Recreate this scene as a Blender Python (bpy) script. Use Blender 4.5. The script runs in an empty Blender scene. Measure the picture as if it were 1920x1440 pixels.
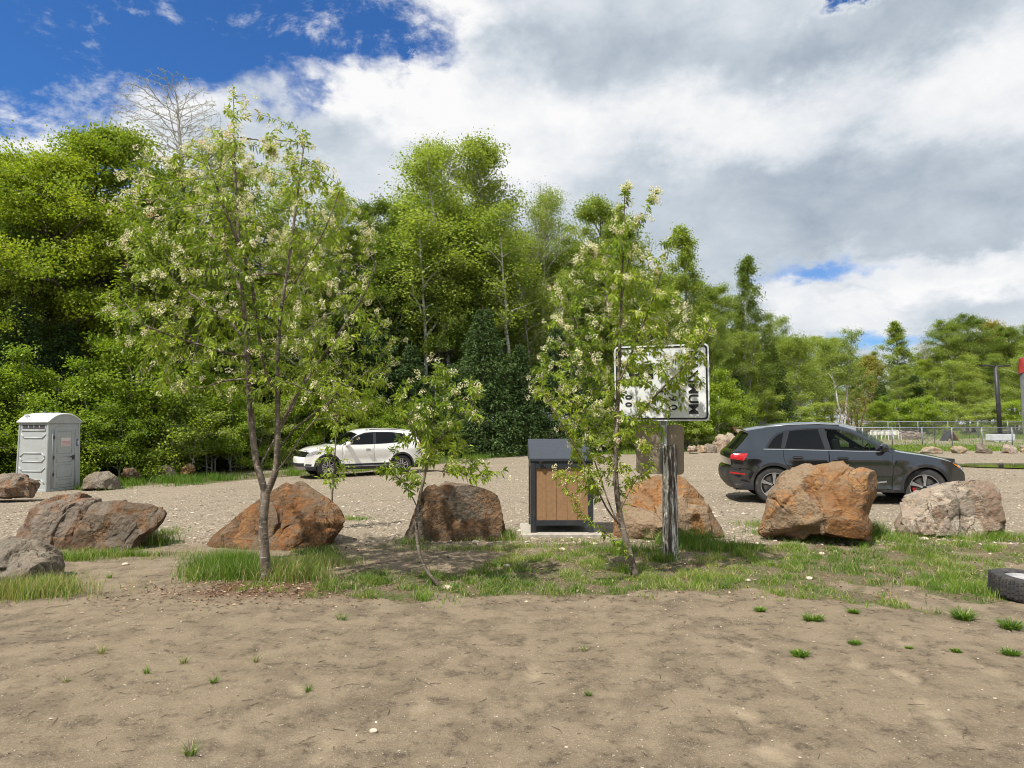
import bpy, math, random
import numpy as np
from mathutils import Vector, Matrix
from mathutils.geometry import delaunay_2d_cdt
R = math.radians
scene = bpy.context.scene
COL = scene.collection
# ------------------------------------------------------------------ camera
F = 1276.0; PITCH = math.atan(70.0 / F); EYE = 1.6
cam_d = bpy.data.cameras.new('camera'); cam = bpy.data.objects.new('camera', cam_d); COL.objects.link(cam)
cam.location = (0, 0, EYE); cam.rotation_euler = (math.pi / 2 + PITCH, 0, 0)
cam_d.sensor_width = 36; cam_d.lens = 36 * F / 1920.0; cam_d.clip_start = 0.05; cam_d.clip_end = 2000
scene.camera = cam
scene.view_settings.view_transform = 'Standard'; scene.view_settings.look = 'None'
scene.view_settings.exposure = 0.42; scene.view_settings.gamma = 1.0
scene.cycles.filter_width = 1.05; scene.cycles.max_bounces = 8; scene.cycles.diffuse_bounces = 3; scene.cycles.glossy_bounces = 3
scene.cycles.transmission_bounces = 4; scene.cycles.transparent_max_bounces = 8
# ------------------------------------------------------------------ sun + sky
SUN_EL = R(58); SUN_H = (-0.68, -0.73)          # horizontal direction towards the sun
sd = Vector((SUN_H[0] * math.cos(SUN_EL), SUN_H[1] * math.cos(SUN_EL), math.sin(SUN_EL))).normalized()
sun_d = bpy.data.lights.new('sun', 'SUN'); sun = bpy.data.objects.new('sun', sun_d); COL.objects.link(sun)
sun_d.energy = 5.0; sun_d.angle = R(0.53); sun_d.color = (1.0, 0.95, 0.87)
sun.rotation_euler = sd.to_track_quat('Z', 'Y').to_euler(); sun.location = (-20, -20, 40)

def pxdir(px, py):
    x = (px - 960) / F; z = -(py - 720) / F
    return Vector((x, math.cos(PITCH) - z * math.sin(PITCH), math.sin(PITCH) + z * math.cos(PITCH)))

def azel(px, py):
    d = pxdir(px, py).normalized(); return math.atan2(d.x, d.y), math.asin(d.z)

class NT:
    """tiny helper over a node tree"""
    def __init__(s, t): s.t = t; s.n = t.nodes; s.l = t.links
    def new(s, k, **kw):
        n = s.n.new(k)
        for a, v in kw.items(): setattr(n, a, v)
        return n
    def put(s, sock, v):
        if v is None: return
        if isinstance(v, bpy.types.NodeSocket): s.l.new(v, sock)
        else:
            if isinstance(v, (tuple, list)) and len(v) == 3 and sock.type == 'RGBA': v = (*v, 1)
            sock.default_value = v
    def math(s, op, a, b=None, c=None, clamp=False):
        n = s.new('ShaderNodeMath', operation=op, use_clamp=clamp)
        s.put(n.inputs[0], a); s.put(n.inputs[1], b); s.put(n.inputs[2], c); return n.outputs[0]
    def rng(s, v, a, b, c=0.0, d=1.0, smooth=True):
        n = s.new('ShaderNodeMapRange'); n.interpolation_type = 'SMOOTHSTEP' if smooth else 'LINEAR'
        s.put(n.inputs[0], v); s.put(n.inputs[1], a); s.put(n.inputs[2], b); s.put(n.inputs[3], c); s.put(n.inputs[4], d)
        return n.outputs[0]
    def mix(s, f, a, b, mode='MIX'):
        n = s.new('ShaderNodeMix', data_type='RGBA', blend_type=mode)
        s.put(n.inputs[0], f); s.put(n.inputs[6], a); s.put(n.inputs[7], b); return n.outputs[2]
    def noise(s, vec, scale, detail=4, rough=0.55, dist=0.0, out=0, dim='3D'):
        n = s.new('ShaderNodeTexNoise', noise_dimensions=dim); s.put(n.inputs['Vector'], vec)
        n.inputs['Scale'].default_value = scale; n.inputs['Detail'].default_value = detail
        n.inputs['Roughness'].default_value = rough; n.inputs['Distortion'].default_value = dist
        return n.outputs[out]
    def voro(s, vec, scale, feat='F1', out='Distance', rnd=1.0):
        n = s.new('ShaderNodeTexVoronoi', feature=feat); s.put(n.inputs['Vector'], vec)
        n.inputs['Scale'].default_value = scale; n.inputs['Randomness'].default_value = rnd
        return n.outputs[out]
    def ramp(s, f, stops, interp='LINEAR'):
        n = s.new('ShaderNodeValToRGB'); s.put(n.inputs[0], f); cr = n.color_ramp; cr.interpolation = interp
        while len(cr.elements) > len(stops): cr.elements.remove(cr.elements[-1])
        while len(cr.elements) < len(stops): cr.elements.new(0.5)
        for e, (p, c) in zip(cr.elements, stops):
            e.position = p; e.color = (*c, 1) if len(c) == 3 else c
        return n.outputs[0]
    def vmul(s, v, xyz):
        n = s.new('ShaderNodeVectorMath', operation='MULTIPLY'); s.put(n.inputs[0], v); n.inputs[1].default_value = xyz
        return n.outputs[0]
    def comb(s, x, y, z):
        n = s.new('ShaderNodeCombineXYZ'); s.put(n.inputs[0], x); s.put(n.inputs[1], y); s.put(n.inputs[2], z); return n.outputs[0]
    def sep(s, v):
        n = s.new('ShaderNodeSeparateXYZ'); s.put(n.inputs[0], v); return n.outputs
    def bump(s, h, strength=0.3, dist=0.01, normal=None):
        n = s.new('ShaderNodeBump'); n.inputs['Strength'].default_value = strength
        n.inputs['Distance'].default_value = dist; s.put(n.inputs['Height'], h)
        if normal is not None: s.put(n.inputs['Normal'], normal)
        return n.outputs[0]

world = bpy.data.worlds.new('World'); scene.world = world; world.use_nodes = True
w = NT(world.node_tree); w.n.clear()
sky = w.new('ShaderNodeTexSky', sky_type='NISHITA'); sky.sun_disc = False
sky.sun_elevation = SUN_EL; sky.sun_rotation = math.atan2(SUN_H[0], SUN_H[1])
sky.air_density = 1.0; sky.dust_density = 0.25; sky.ozone_density = 2.2
tc = w.new('ShaderNodeTexCoord').outputs['Generated']
X, Y_, Z = w.sep(tc)[0:3]
az0_ = w.math('ARCTAN2', X, Y_); el0_ = w.math('ARCSINE', Z)
zz = w.math('MAXIMUM', w.math('ADD', Z, 0.16), 0.04)
cp = w.comb(w.math('DIVIDE', X, zz), w.math('DIVIDE', Y_, zz), 0.0)     # cloud layer seen from below
cv = w.comb(w.math('MULTIPLY', az0_, 1.0), w.math('MULTIPLY', el0_, 1.55), 0.3)
wc = w.sep(w.noise(cv, 4.2, 9, 0.62, 0.0, out=1)); wc2 = w.sep(w.noise(cv, 1.7, 3, 0.5, 0.0, out=1))
def wsum(a, b, c): return w.math('ADD', a, w.math('ADD', w.math('MULTIPLY', w.math('SUBTRACT', b, 0.5), 0.34), w.math('MULTIPLY', w.math('SUBTRACT', c, 0.5), 0.10)))
az = wsum(az0_, wc[0], wc2[0]); el = w.math('ADD', el0_, w.math('MULTIPLY', w.math('SUBTRACT', wc[1], 0.5), 0.20))
n_big = w.noise(cv, 3.2, 9, 0.60, 0.25)
n_fine = w.noise(cv, 11.0, 8, 0.6, 0.4)
n_lay = w.noise(cp, 1.1, 7, 0.55, 0.3)
warp = w.math('MULTIPLY', w.math('SUBTRACT', w.noise(cv, 7.0, 6, 0.62), 0.5), 1.5)

def blob(px, py, rx, ry, ang=0.0):
    a0, e0 = azel(px, py)
    k = math.cos(a0)
    dx = w.math('SUBTRACT', az, a0); dy = w.math('SUBTRACT', el, e0)
    c, s_ = math.cos(ang), math.sin(ang)
    u = w.math('ADD', w.math('MULTIPLY', dx, c), w.math('MULTIPLY', dy, s_))
    v = w.math('SUBTRACT', w.math('MULTIPLY', dy, c), w.math('MULTIPLY', dx, s_))
    u = w.math('DIVIDE', u, rx / F * k); v = w.math('DIVIDE', v, ry / F * k)
    d = w.math('SQRT', w.math('ADD', w.math('MULTIPLY', u, u), w.math('MULTIPLY', v, v)))
    return w.math('SUBTRACT', 1.0, d)        # 1 at the centre, 0 on the rim, negative outside

def blobs(lst):
    o = None
    for b in lst:
        v = blob(*b); o = v if o is None else w.math('MAXIMUM', o, v)
    return o
HOLES = [(40, 30, 360, 150, 0.18), (300, 40, 300, 120, -0.12), (20, 170, 190, 90, 0.2), (560, 10, 330, 95, -0.10),
         (690, 50, 130, 45, -0.3),
         (1650, -8, 110, 18, 0.0), (225, 345, 60, 30, 0.3), (770, 90, 30, 60, -0.6)]
hole = w.math('ADD', blobs(HOLES), w.math('MULTIPLY', warp, 0.85))
hole = w.math('ADD', hole, w.math('MULTIPLY', w.math('SUBTRACT', n_fine, 0.5), 0.7))
cover = w.rng(hole, -0.16, 0.34, 1.0, 0.0)
wisp = w.math('MULTIPLY', w.rng(w.noise(cv, 6.5, 9, 0.68, 0.3), 0.50, 0.70), 0.9)
cover = w.math('MAXIMUM', cover, wisp)
soft = w.rng(w.math('ADD', blobs([(1490, 508, 210, 46, 0.0), (1640, 650, 190, 44, 0.0), (545, 155, 120, 45, -0.5), (225, 345, 120, 60, 0.3)]), w.math('MULTIPLY', warp, 0.5)), 0.35, 0.95)
cover = w.math('MULTIPLY', cover, w.math('SUBTRACT', 1.0, w.math('MULTIPLY', soft, 0.85)))
# grey undersides and bright tops
DARK = [(1450, 400, 640, 130, -0.05), (1150, 120, 330, 75, -0.05), (1620, 90, 330, 60, 0.1), (1010, 380, 200, 70, 0.0),
        (640, 250, 170, 50, -0.3), (1750, 590, 240, 34, 0.0), (1800, 450, 230, 40, 0.0), (1640, 330, 360, 60, -0.15)]
LITE = [(1740, 515, 330, 45, -0.12), (640, 130, 280, 75, -0.2), (1400, 230, 260, 75, 0.0), (960, 250, 240, 110, -0.2), (330, 170, 130, 60, 0),
        (1830, 200, 200, 110, 0.0), (100, 270, 260, 60, 0), (900, 40, 150, 60, 0), (1560, 600, 160, 45, 0.0), (1450, 560, 90, 60, 0)]
dk = w.rng(w.math('ADD', blobs(DARK), w.math('MULTIPLY', warp, 0.8)), -0.45, 0.75)
lt = w.rng(w.math('ADD', blobs(LITE), w.math('MULTIPLY', warp, 0.9)), -0.35, 0.6)
g = w.math('ADD', 0.64, w.math('MULTIPLY', w.math('SUBTRACT', n_big, 0.5), 0.75))
g = w.math('ADD', g, w.math('MULTIPLY', w.math('SUBTRACT', n_lay, 0.5), 0.35))
g = w.math('SUBTRACT', g, w.math('MULTIPLY', dk, 0.18))
g = w.math('ADD', g, w.math('MULTIPLY', lt, 0.34))
g = w.math('ADD', g, w.math('MULTIPLY', w.math('SUBTRACT', n_fine, 0.5), 0.36))
edge = w.rng(hole, -0.55, 0.05)                        # thin rims are bright
g = w.math('ADD', g, w.math('MULTIPLY', edge, 0.12), clamp=True)
ccol = w.ramp(g, [(0.0, (0.20, 0.245, 0.305)), (0.28, (0.31, 0.365, 0.44)), (0.52, (0.47, 0.53, 0.59)), (0.76, (0.66, 0.69, 0.73)), (1.0, (0.83, 0.83, 0.83))])
SKY_S = 0.10
blue = w.mix(1.0, sky.outputs[0], (0.30, 0.62, 1.02), 'MULTIPLY')
cl = w.mix(1.0, ccol, (0.87 / SKY_S,) * 3, 'MULTIPLY')
mixed = w.mix(cover, blue, cl)
bg = w.new('ShaderNodeBackground'); w.put(bg.inputs[0], mixed); bg.inputs[1].default_value = SKY_S
wo = w.new('ShaderNodeOutputWorld'); w.l.new(bg.outputs[0], wo.inputs[0])

# ------------------------------------------------------------------ numpy noise
def _h(ix, iy, iz, seed):
    n = (ix * 374761393 + iy * 668265263 + iz * 2147483647 % 1000003 * 97 + iz * 1274126177 + seed * 144269) & 0x7fffffff
    n = ((n ^ (n >> 13)) * 1274126177) & 0x7fffffff
    return ((n ^ (n >> 16)) & 0xffffff) / 16777215.0
def vn(P, seed=0):
    P = np.asarray(P, dtype=np.float64)
    if P.shape[-1] == 2: P = np.concatenate([P, np.zeros(P.shape[:-1] + (1,))], -1)
    I = np.floor(P).astype(np.int64); f = P - I; f = f * f * (3 - 2 * f)
    o = 0
    for a in (0, 1):
        for b in (0, 1):
            for c in (0, 1):
                wgt = (f[..., 0] if a else 1 - f[..., 0]) * (f[..., 1] if b else 1 - f[..., 1]) * (f[..., 2] if c else 1 - f[..., 2])
                o = o + wgt * _h(I[..., 0] + a, I[..., 1] + b, I[..., 2] + c, seed)
    return o
def fbm(P, octv=4, seed=0, gain=0.5):
    P = np.asarray(P, dtype=np.float64); o = 0; a = 1.0; s = 0
    for i in range(octv):
        o = o + a * (vn(P * 2 ** i + 17.3 * i, seed + i) - 0.5); s += a; a *= gain
    return o / s * 2
def sstep(x, a=0.0, b=1.0):
    t = np.clip((np.asarray(x, dtype=np.float64) - a) / (b - a), 0, 1); return t * t * (3 - 2 * t)

def Hb(x, y):     # broad terrain
    x = np.asarray(x, dtype=np.float64); y = np.asarray(y, dtype=np.float64)
    return -0.45 * sstep(y, 9, 19) * sstep(12 - x, 0, 26) - 0.03 * sstep(y, 9, 14) * sstep(x, 2, 5)
def Hn(x, y):     # fine ground relief
    x = np.asarray(x, dtype=np.float64); y = np.asarray(y, dtype=np.float64)
    P = np.stack([x, y], -1)
    near = 1 - sstep(y, 10, 30) * 0.6
    h = 0.024 * fbm(P * 0.4, 2, 5) + 0.003 * fbm(P * 2.3, 3, 9) * near + 0.0035 * fbm(P * 7.0, 3, 21) * near
    return h + 0.0062 * fbm(P * 26.0, 2, 33) * near
def H(x, y): return float(Hb(x, y) + Hn(x, y))
def P(px, py, Y):
    d = pxdir(px, py); t = Y / d.y; return Vector((d.x * t, Y, EYE + d.z * t))
def G(px, py):
    d = pxdir(px, py); z = 0.0
    for _ in range(12):
        t = (z - EYE) / d.z; z = float(Hb(d.x * t, d.y * t)) * 0.7 + z * 0.3
    t = (z - EYE) / d.z
    return Vector((d.x * t, d.y * t, z))

# ------------------------------------------------------------------ object helpers
def tag(o, label=None, cat=None, group=None, kind=None):
    if label: o['label'] = label
    if cat: o['category'] = cat
    if group: o['group'] = group
    if kind: o['kind'] = kind
    return o
def empty(name, loc=(0, 0, 0), rz=0.0, label=None, cat=None, group=None):
    o = bpy.data.objects.new(name, None); COL.objects.link(o); o.location = loc; o.rotation_euler = (0, 0, rz)
    o.empty_display_size = 0.2
    return tag(o, label, cat, group)
def copy_tree(o, parent=None):
    c = o.copy(); COL.objects.link(c)
    c.parent = parent
    for ch in o.children: copy_tree(ch, c)
    return c
def relax(V, Fs, it=2, k=.5):
    E = np.concatenate([Fs[:, [0, 1]], Fs[:, [1, 2]], Fs[:, [2, 0]]]); E = np.concatenate([E, E[:, ::-1]]); cnt = np.bincount(E[:, 0], minlength=len(V))[:, None]
    for _ in range(it):
        s = np.stack([np.bincount(E[:, 0], V[E[:, 1], c], len(V)) for c in range(3)], -1); V = V + k * (s / cnt - V)
    return V
class MB:
    """mesh builder: chunks of verts and faces joined into ONE mesh"""
    def __init__(s): s.V = []; s.Fc = []; s.n = 0; s.A = []
    def add(s, V, Fs, mat=0, a=None):
        V = np.asarray(V, dtype=np.float64).reshape(-1, 3)
        if isinstance(Fs, np.ndarray): Fs = [Fs]
        else:
            by = {}
            for f in Fs: by.setdefault(len(f), []).append(f)
            Fs = [np.array(v, dtype=np.int64) for v in by.values()]
        for f in Fs:
            if len(f): s.Fc.append((f + s.n, mat))
        s.V.append(V); s.A.append(np.zeros(len(V)) if a is None else np.broadcast_to(np.asarray(a, dtype=np.float64), (len(V),)))
        s.n += len(V); return s
    def build(s, name, mats, parent=None, smooth=False, sharp=None, loc=None):
        me = bpy.data.meshes.new(name)
        if s.n:
            V = np.concatenate(s.V); me.vertices.add(len(V)); me.vertices.foreach_set('co', V.astype(np.float32).ravel())
            lt = np.concatenate([np.full(len(f), f.shape[1]) for f, m in s.Fc]); lv = np.concatenate([f.ravel() for f, m in s.Fc])
            mi = np.concatenate([np.full(len(f), m) for f, m in s.Fc])
            me.loops.add(len(lv)); me.loops.foreach_set('vertex_index', lv.astype(np.int32))
            me.polygons.add(len(lt)); ls = np.concatenate([[0], np.cumsum(lt)[:-1]])
            me.polygons.foreach_set('loop_start', ls.astype(np.int32))
            me.polygons.foreach_set('material_index', mi.astype(np.int32))
            me.polygons.foreach_set('use_smooth', np.full(len(lt), smooth))
            at = me.attributes.new('v', 'FLOAT', 'POINT'); at.data.foreach_set('value', np.concatenate(s.A).astype(np.float32))
            me.update(calc_edges=True); me.validate()
            if smooth and sharp:
                me.set_sharp_from_angle(angle=sharp)
        for m in (mats if isinstance(mats, (list, tuple)) else [mats]): me.materials.append(m)
        o = bpy.data.objects.new(name, me); COL.objects.link(o)
        if parent: o.parent = parent
        if loc is not None: o.location = loc
        return o
    # --- shapes
    def box(s, c, size, mat=0, rot=None, bev=0.0):
        sx, sy, sz = [v / 2 for v in size]
        b = min(bev, sx * .49, sy * .49, sz * .49)
        if b <= 0:
            V = np.array([(x, y, z) for x in (-sx, sx) for y in (-sy, sy) for z in (-sz, sz)])
            Fs = [(0, 1, 3, 2), (4, 6, 7, 5), (0, 4, 5, 1), (2, 3, 7, 6), (0, 2, 6, 4), (1, 5, 7, 3)]
        else:
            V = []; idx = {}
            for X in (-1, 1):
                for Yq in (-1, 1):
                    for Zq in (-1, 1):
                        for ax in range(3):
                            p = [X * (sx - b), Yq * (sy - b), Zq * (sz - b)]; p[ax] = (X * sx, Yq * sy, Zq * sz)[ax]
                            idx[(X, Yq, Zq, ax)] = len(V); V.append(p)
            Fs = []
            def q(*k): Fs.append(tuple(idx[i] for i in k))
            for X in (-1, 1):
                o_ = [(X, -1, -1, 0), (X, 1, -1, 0), (X, 1, 1, 0), (X, -1, 1, 0)]; q(*(o_ if X > 0 else o_[::-1]))
                o_ = [(-1, X, -1, 1), (1, X, -1, 1), (1, X, 1, 1), (-1, X, 1, 1)]; q(*(o_[::-1] if X > 0 else o_))
                o_ = [(-1, -1, X, 2), (1, -1, X, 2), (1, 1, X, 2), (-1, 1, X, 2)]; q(*(o_ if X > 0 else o_[::-1]))
            for a in (-1, 1):
                for c_ in (-1, 1):
                    o_ = [(a, c_, -1, 0), (a, c_, -1, 1), (a, c_, 1, 1), (a, c_, 1, 0)]; q(*(o_[::-1] if a * c_ < 0 else o_)[::-1])
                    o_ = [(a, -1, c_, 0), (a, -1, c_, 2), (a, 1, c_, 2), (a, 1, c_, 0)]; q(*(o_ if a * c_ < 0 else o_[::-1])[::-1])
                    o_ = [(-1, a, c_, 1), (-1, a, c_, 2), (1, a, c_, 2), (1, a, c_, 1)]; q(*(o_[::-1] if a * c_ < 0 else o_)[::-1])
                    for d in (-1, 1):
                        o_ = [(a, c_, d, 0), (a, c_, d, 1), (a, c_, d, 2)]; q(*(o_ if a * c_ * d > 0 else o_[::-1]))
            V = np.array(V)
        if rot is not None: V = V @ np.array(rot.to_3x3() if hasattr(rot, 'to_3x3') else rot).T
        return s.add(V + np.array(c), Fs, mat)
    def tube(s, pts, rad, n=8, mat=0, cap=True, a=None):
        pts = np.asarray(pts, dtype=np.float64); m = len(pts)
        rad = np.broadcast_to(np.asarray(rad, dtype=np.float64), (m,))
        t = np.gradient(pts, axis=0); t /= np.linalg.norm(t, axis=1, keepdims=True) + 1e-12
        u = np.cross(t[0], (0, 0, 1.0)); 
        if np.linalg.norm(u) < 1e-3: u = np.cross(t[0], (1.0, 0, 0))
        u /= np.linalg.norm(u); U = []
        for i in range(m):
            u = u - t[i] * np.dot(u, t[i]); u /= np.linalg.norm(u) + 1e-12; U.append(u)
        U = np.array(U); W = np.cross(t, U); an = np.arange(n) * 2 * math.pi / n
        V = pts[:, None] + rad[:, None, None] * (U[:, None] * np.cos(an)[None, :, None] + W[:, None] * np.sin(an)[None, :, None])
        i = np.arange(m - 1)[:, None]; j = np.arange(n)[None]; j2 = (j + 1) % n
        Fq = np.stack([i * n + j, i * n + j2, (i + 1) * n + j2, (i + 1) * n + j], -1).reshape(-1, 4)
        s.add(V.reshape(-1, 3), Fq, mat, a)
        if cap:
            k = s.n - m * n
            s.Fc.append((np.array([[k + q for q in range(n)][::-1]]), mat)); s.Fc.append((np.array([[k + (m - 1) * n + q for q in range(n)]]), mat))
        return s
    def lathe(s, prof, c, axis='Z', n=24, mat=0, M=None):
        prof = np.array(prof, dtype=np.float64); m = len(prof); an = np.arange(n) * 2 * math.pi / n
        V = np.stack([prof[:, None, 0] * np.cos(an), prof[:, None, 0] * np.sin(an), np.broadcast_to(prof[:, None, 1], (m, n))], -1).reshape(-1, 3)
        if axis == 'Y': V = V[:, [0, 2, 1]] * [1, 1, -1]
        if axis == 'X': V = V[:, [2, 0, 1]]
        if M is not None: V = V @ np.array(M).T
        i = np.arange(m - 1)[:, None]; j = np.arange(n)[None]; j2 = (j + 1) % n
        Fq = np.stack([i * n + j, i * n + j2, (i + 1) * n + j2, (i + 1) * n + j], -1).reshape(-1, 4)
        return s.add(V + np.array(c), Fq, mat)
    def prism(s, poly, d, M, mat=0):
        """2-D polygon (u,v) extruded along w from 0 to d; M maps (u,v,w) to 3-D"""
        n = len(poly); V = [(u, v, 0) for u, v in poly] + [(u, v, d) for u, v in poly]
        V = np.array(V, dtype=np.float64) @ np.array(M)[:3, :3].T + np.array(M)[:3, 3]
        Fs = [tuple(range(n))[::-1], tuple(range(n, 2 * n))] + [(i, (i + 1) % n, n + (i + 1) % n, n + i) for i in range(n)]
        return s.add(V, Fs, mat)

# ------------------------------------------------------------------ materials
def mat(name):
    m = bpy.data.materials.new(name); m.use_nodes = True; t = NT(m.node_tree); t.n.clear()
    out = t.new('ShaderNodeOutputMaterial'); b = t.new('ShaderNodeBsdfPrincipled'); t.l.new(b.outputs[0], out.inputs[0])
    t.out = out; t.b = b; t.m = m
    t.obj = lambda: t.new('ShaderNodeTexCoord').outputs['Object']
    t.pos = lambda: t.new('ShaderNodeNewGeometry').outputs['Position']
    def setp(**k):
        for kk, v in k.items(): t.put(b.inputs[kk.replace('_', ' ')], v)
    t.set = setp
    return t
def simple(name, col, rough=0.5, metal=0.0, var=0.08, scale=6.0, bump=0.0, coat=0.0, spec=0.5, dirt=None, dirt_s=3.0):
    t = mat(name); o = t.obj()
    nz = t.noise(o, scale, 5, 0.6)
    c = t.mix(t.rng(nz, 0.3, 0.7), tuple(v * (1 - var) for v in col), tuple(min(1, v * (1 + var)) for v in col))
    if dirt:
        c = t.mix(t.rng(t.noise(o, dirt_s, 6, 0.65), 0.5, 0.72, 0, 0.7), c, dirt)
    t.set(Base_Color=c, Roughness=t.rng(nz, 0.2, 0.8, max(0.02, rough - 0.06), min(1, rough + 0.08)), Metallic=metal)
    b = t.b; b.inputs['Coat Weight'].default_value = coat; b.inputs['Coat Roughness'].default_value = 0.04
    b.inputs['Specular IOR Level'].default_value = spec
    if bump: t.put(b.inputs['Normal'], t.bump(t.noise(o, scale * 6, 4, 0.6), bump, 0.005))
    return t.m
def leaf_mat(name, stops, trans=0.35, rough=0.5, tint=(1.15, 1.25, 0.5), var=0.25):
    """leaf colour runs over the per-leaf value 'v'; thin and translucent"""
    t = mat(name)
    a = t.new('ShaderNodeAttribute', attribute_name='v').outputs['Fac']
    rnd = t.new('ShaderNodeObjectInfo').outputs['Random']
    f = t.math('ADD', a, t.math('MULTIPLY', t.math('SUBTRACT', rnd, 0.5), var), clamp=True)
    col = t.ramp(f, stops)
    t.set(Base_Color=col, Roughness=rough); t.b.inputs['Specular IOR Level'].default_value = 0.35
    tr = t.new('ShaderNodeBsdfTranslucent'); t.put(tr.inputs[0], t.mix(1.0, col, tint, 'MULTIPLY'))
    mx = t.new('ShaderNodeMixShader'); mx.inputs[0].default_value = trans
    t.l.new(t.b.outputs[0], mx.inputs[1]); t.l.new(tr.outputs[0], mx.inputs[2]); t.l.new(mx.outputs[0], t.out.inputs[0])
    return t.m
def bark_mat(name, a, b, scale=10.0, stretch=(1, 1, 0.25), lent=None):
    t = mat(name); o = t.obj(); v = t.vmul(o, stretch)
    n1 = t.noise(v, scale, 6, 0.65); c = t.mix(t.rng(n1, 0.38, 0.62), a, b)
    if lent is not None:
        v2 = t.vmul(o, (1, 1, 6.0)); c = t.mix(t.rng(t.noise(v2, scale * .8, 3, 0.6), 0.58, 0.66), c, lent)
    t.set(Base_Color=c, Roughness=0.85); t.put(t.b.inputs['Normal'], t.bump(n1, 0.6, 0.01)); t.b.inputs['Specular IOR Level'].default_value = 0.2
    return t.m
# ------------------------------------------------------------------ ground
def grassness(x, y):
    """0..1: how grassy the ground is (a real patchwork of turf and bare sand)"""
    x = np.asarray(x, dtype=np.float64); y = np.asarray(y, dtype=np.float64); Q = np.stack([x, y], -1)
    n = fbm(Q * 0.9, 4, 71) * 0.55 + fbm(Q * 3.1, 3, 77) * 0.35
    y0 = 6.15 + 0.25 * np.sin(x * 1.3) - 0.25 * sstep(x, -0.5, 1.5) - 0.05 * sstep(x, 3, 5)     # near edge of the strip
    y1 = 8.6 + 0.2 * np.sin(x * 0.9 + 1) + 0.7 * sstep(x, 2, 6)                                  # far edge
    s = sstep(y + 0.8 * n, y0, y0 + 0.6) * (1 - sstep(y, y1, y1 + 0.8)) * sstep(x, -3.0, -2.5)
    s = s * np.where(x > 3.6, 0.85, 1.0)
    s = s * (1 - 0.75 * sstep(x, -2.3, -1.7) * (1 - sstep(x, -0.6, 0.1)) * sstep(y, 7.0, 7.6))
    b1 = np.exp(-(((x + 2.95) / 0.42) ** 2 + ((y - 7.2) / 0.42) ** 2))
    b2 = np.exp(-(((x + 5.15) / 0.75) ** 2 + ((y - 6.35) / 0.42) ** 2)) + np.exp(-(((x + 5.0) / 1.3) ** 2 + ((y - 8.15) / 0.35) ** 2)) * .9
    strip = np.clip(s * 1.0 + b1 + b2, 0, 1)
    # verge in front of the wood
    e = edgeY(x)
    verge = sstep(y - e + 1.6 * fbm(Q * 0.7, 3, 44), -0.9, 0.6)
    far = sstep(x, 12, 18) * sstep(y, 36.0, 38.0) * (1 - 0.65 * sstep(y, 46, 48) * (1 - sstep(y, 60, 66)))
    v = np.maximum(strip * sstep(n + strip * 0.62, 0.22, 0.55), verge * sstep(n + 0.55, 0.1, 0.6))
    return np.clip(np.maximum(v, far * sstep(n + 0.45, 0.1, 0.6)), 0, 1)
_ex = np.array([-60, -20, -14, -10, -7, -4, 0, 8, 10.5, 13, 16, 22, 40, 80]); _ey = np.array([17, 18.2, 19.4, 22.4, 25.5, 29.5, 34.5, 36, 37.5, 46, 56, 78, 84, 90])
def edgeY(x): return np.interp(x, _ex, _ey)
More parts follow.
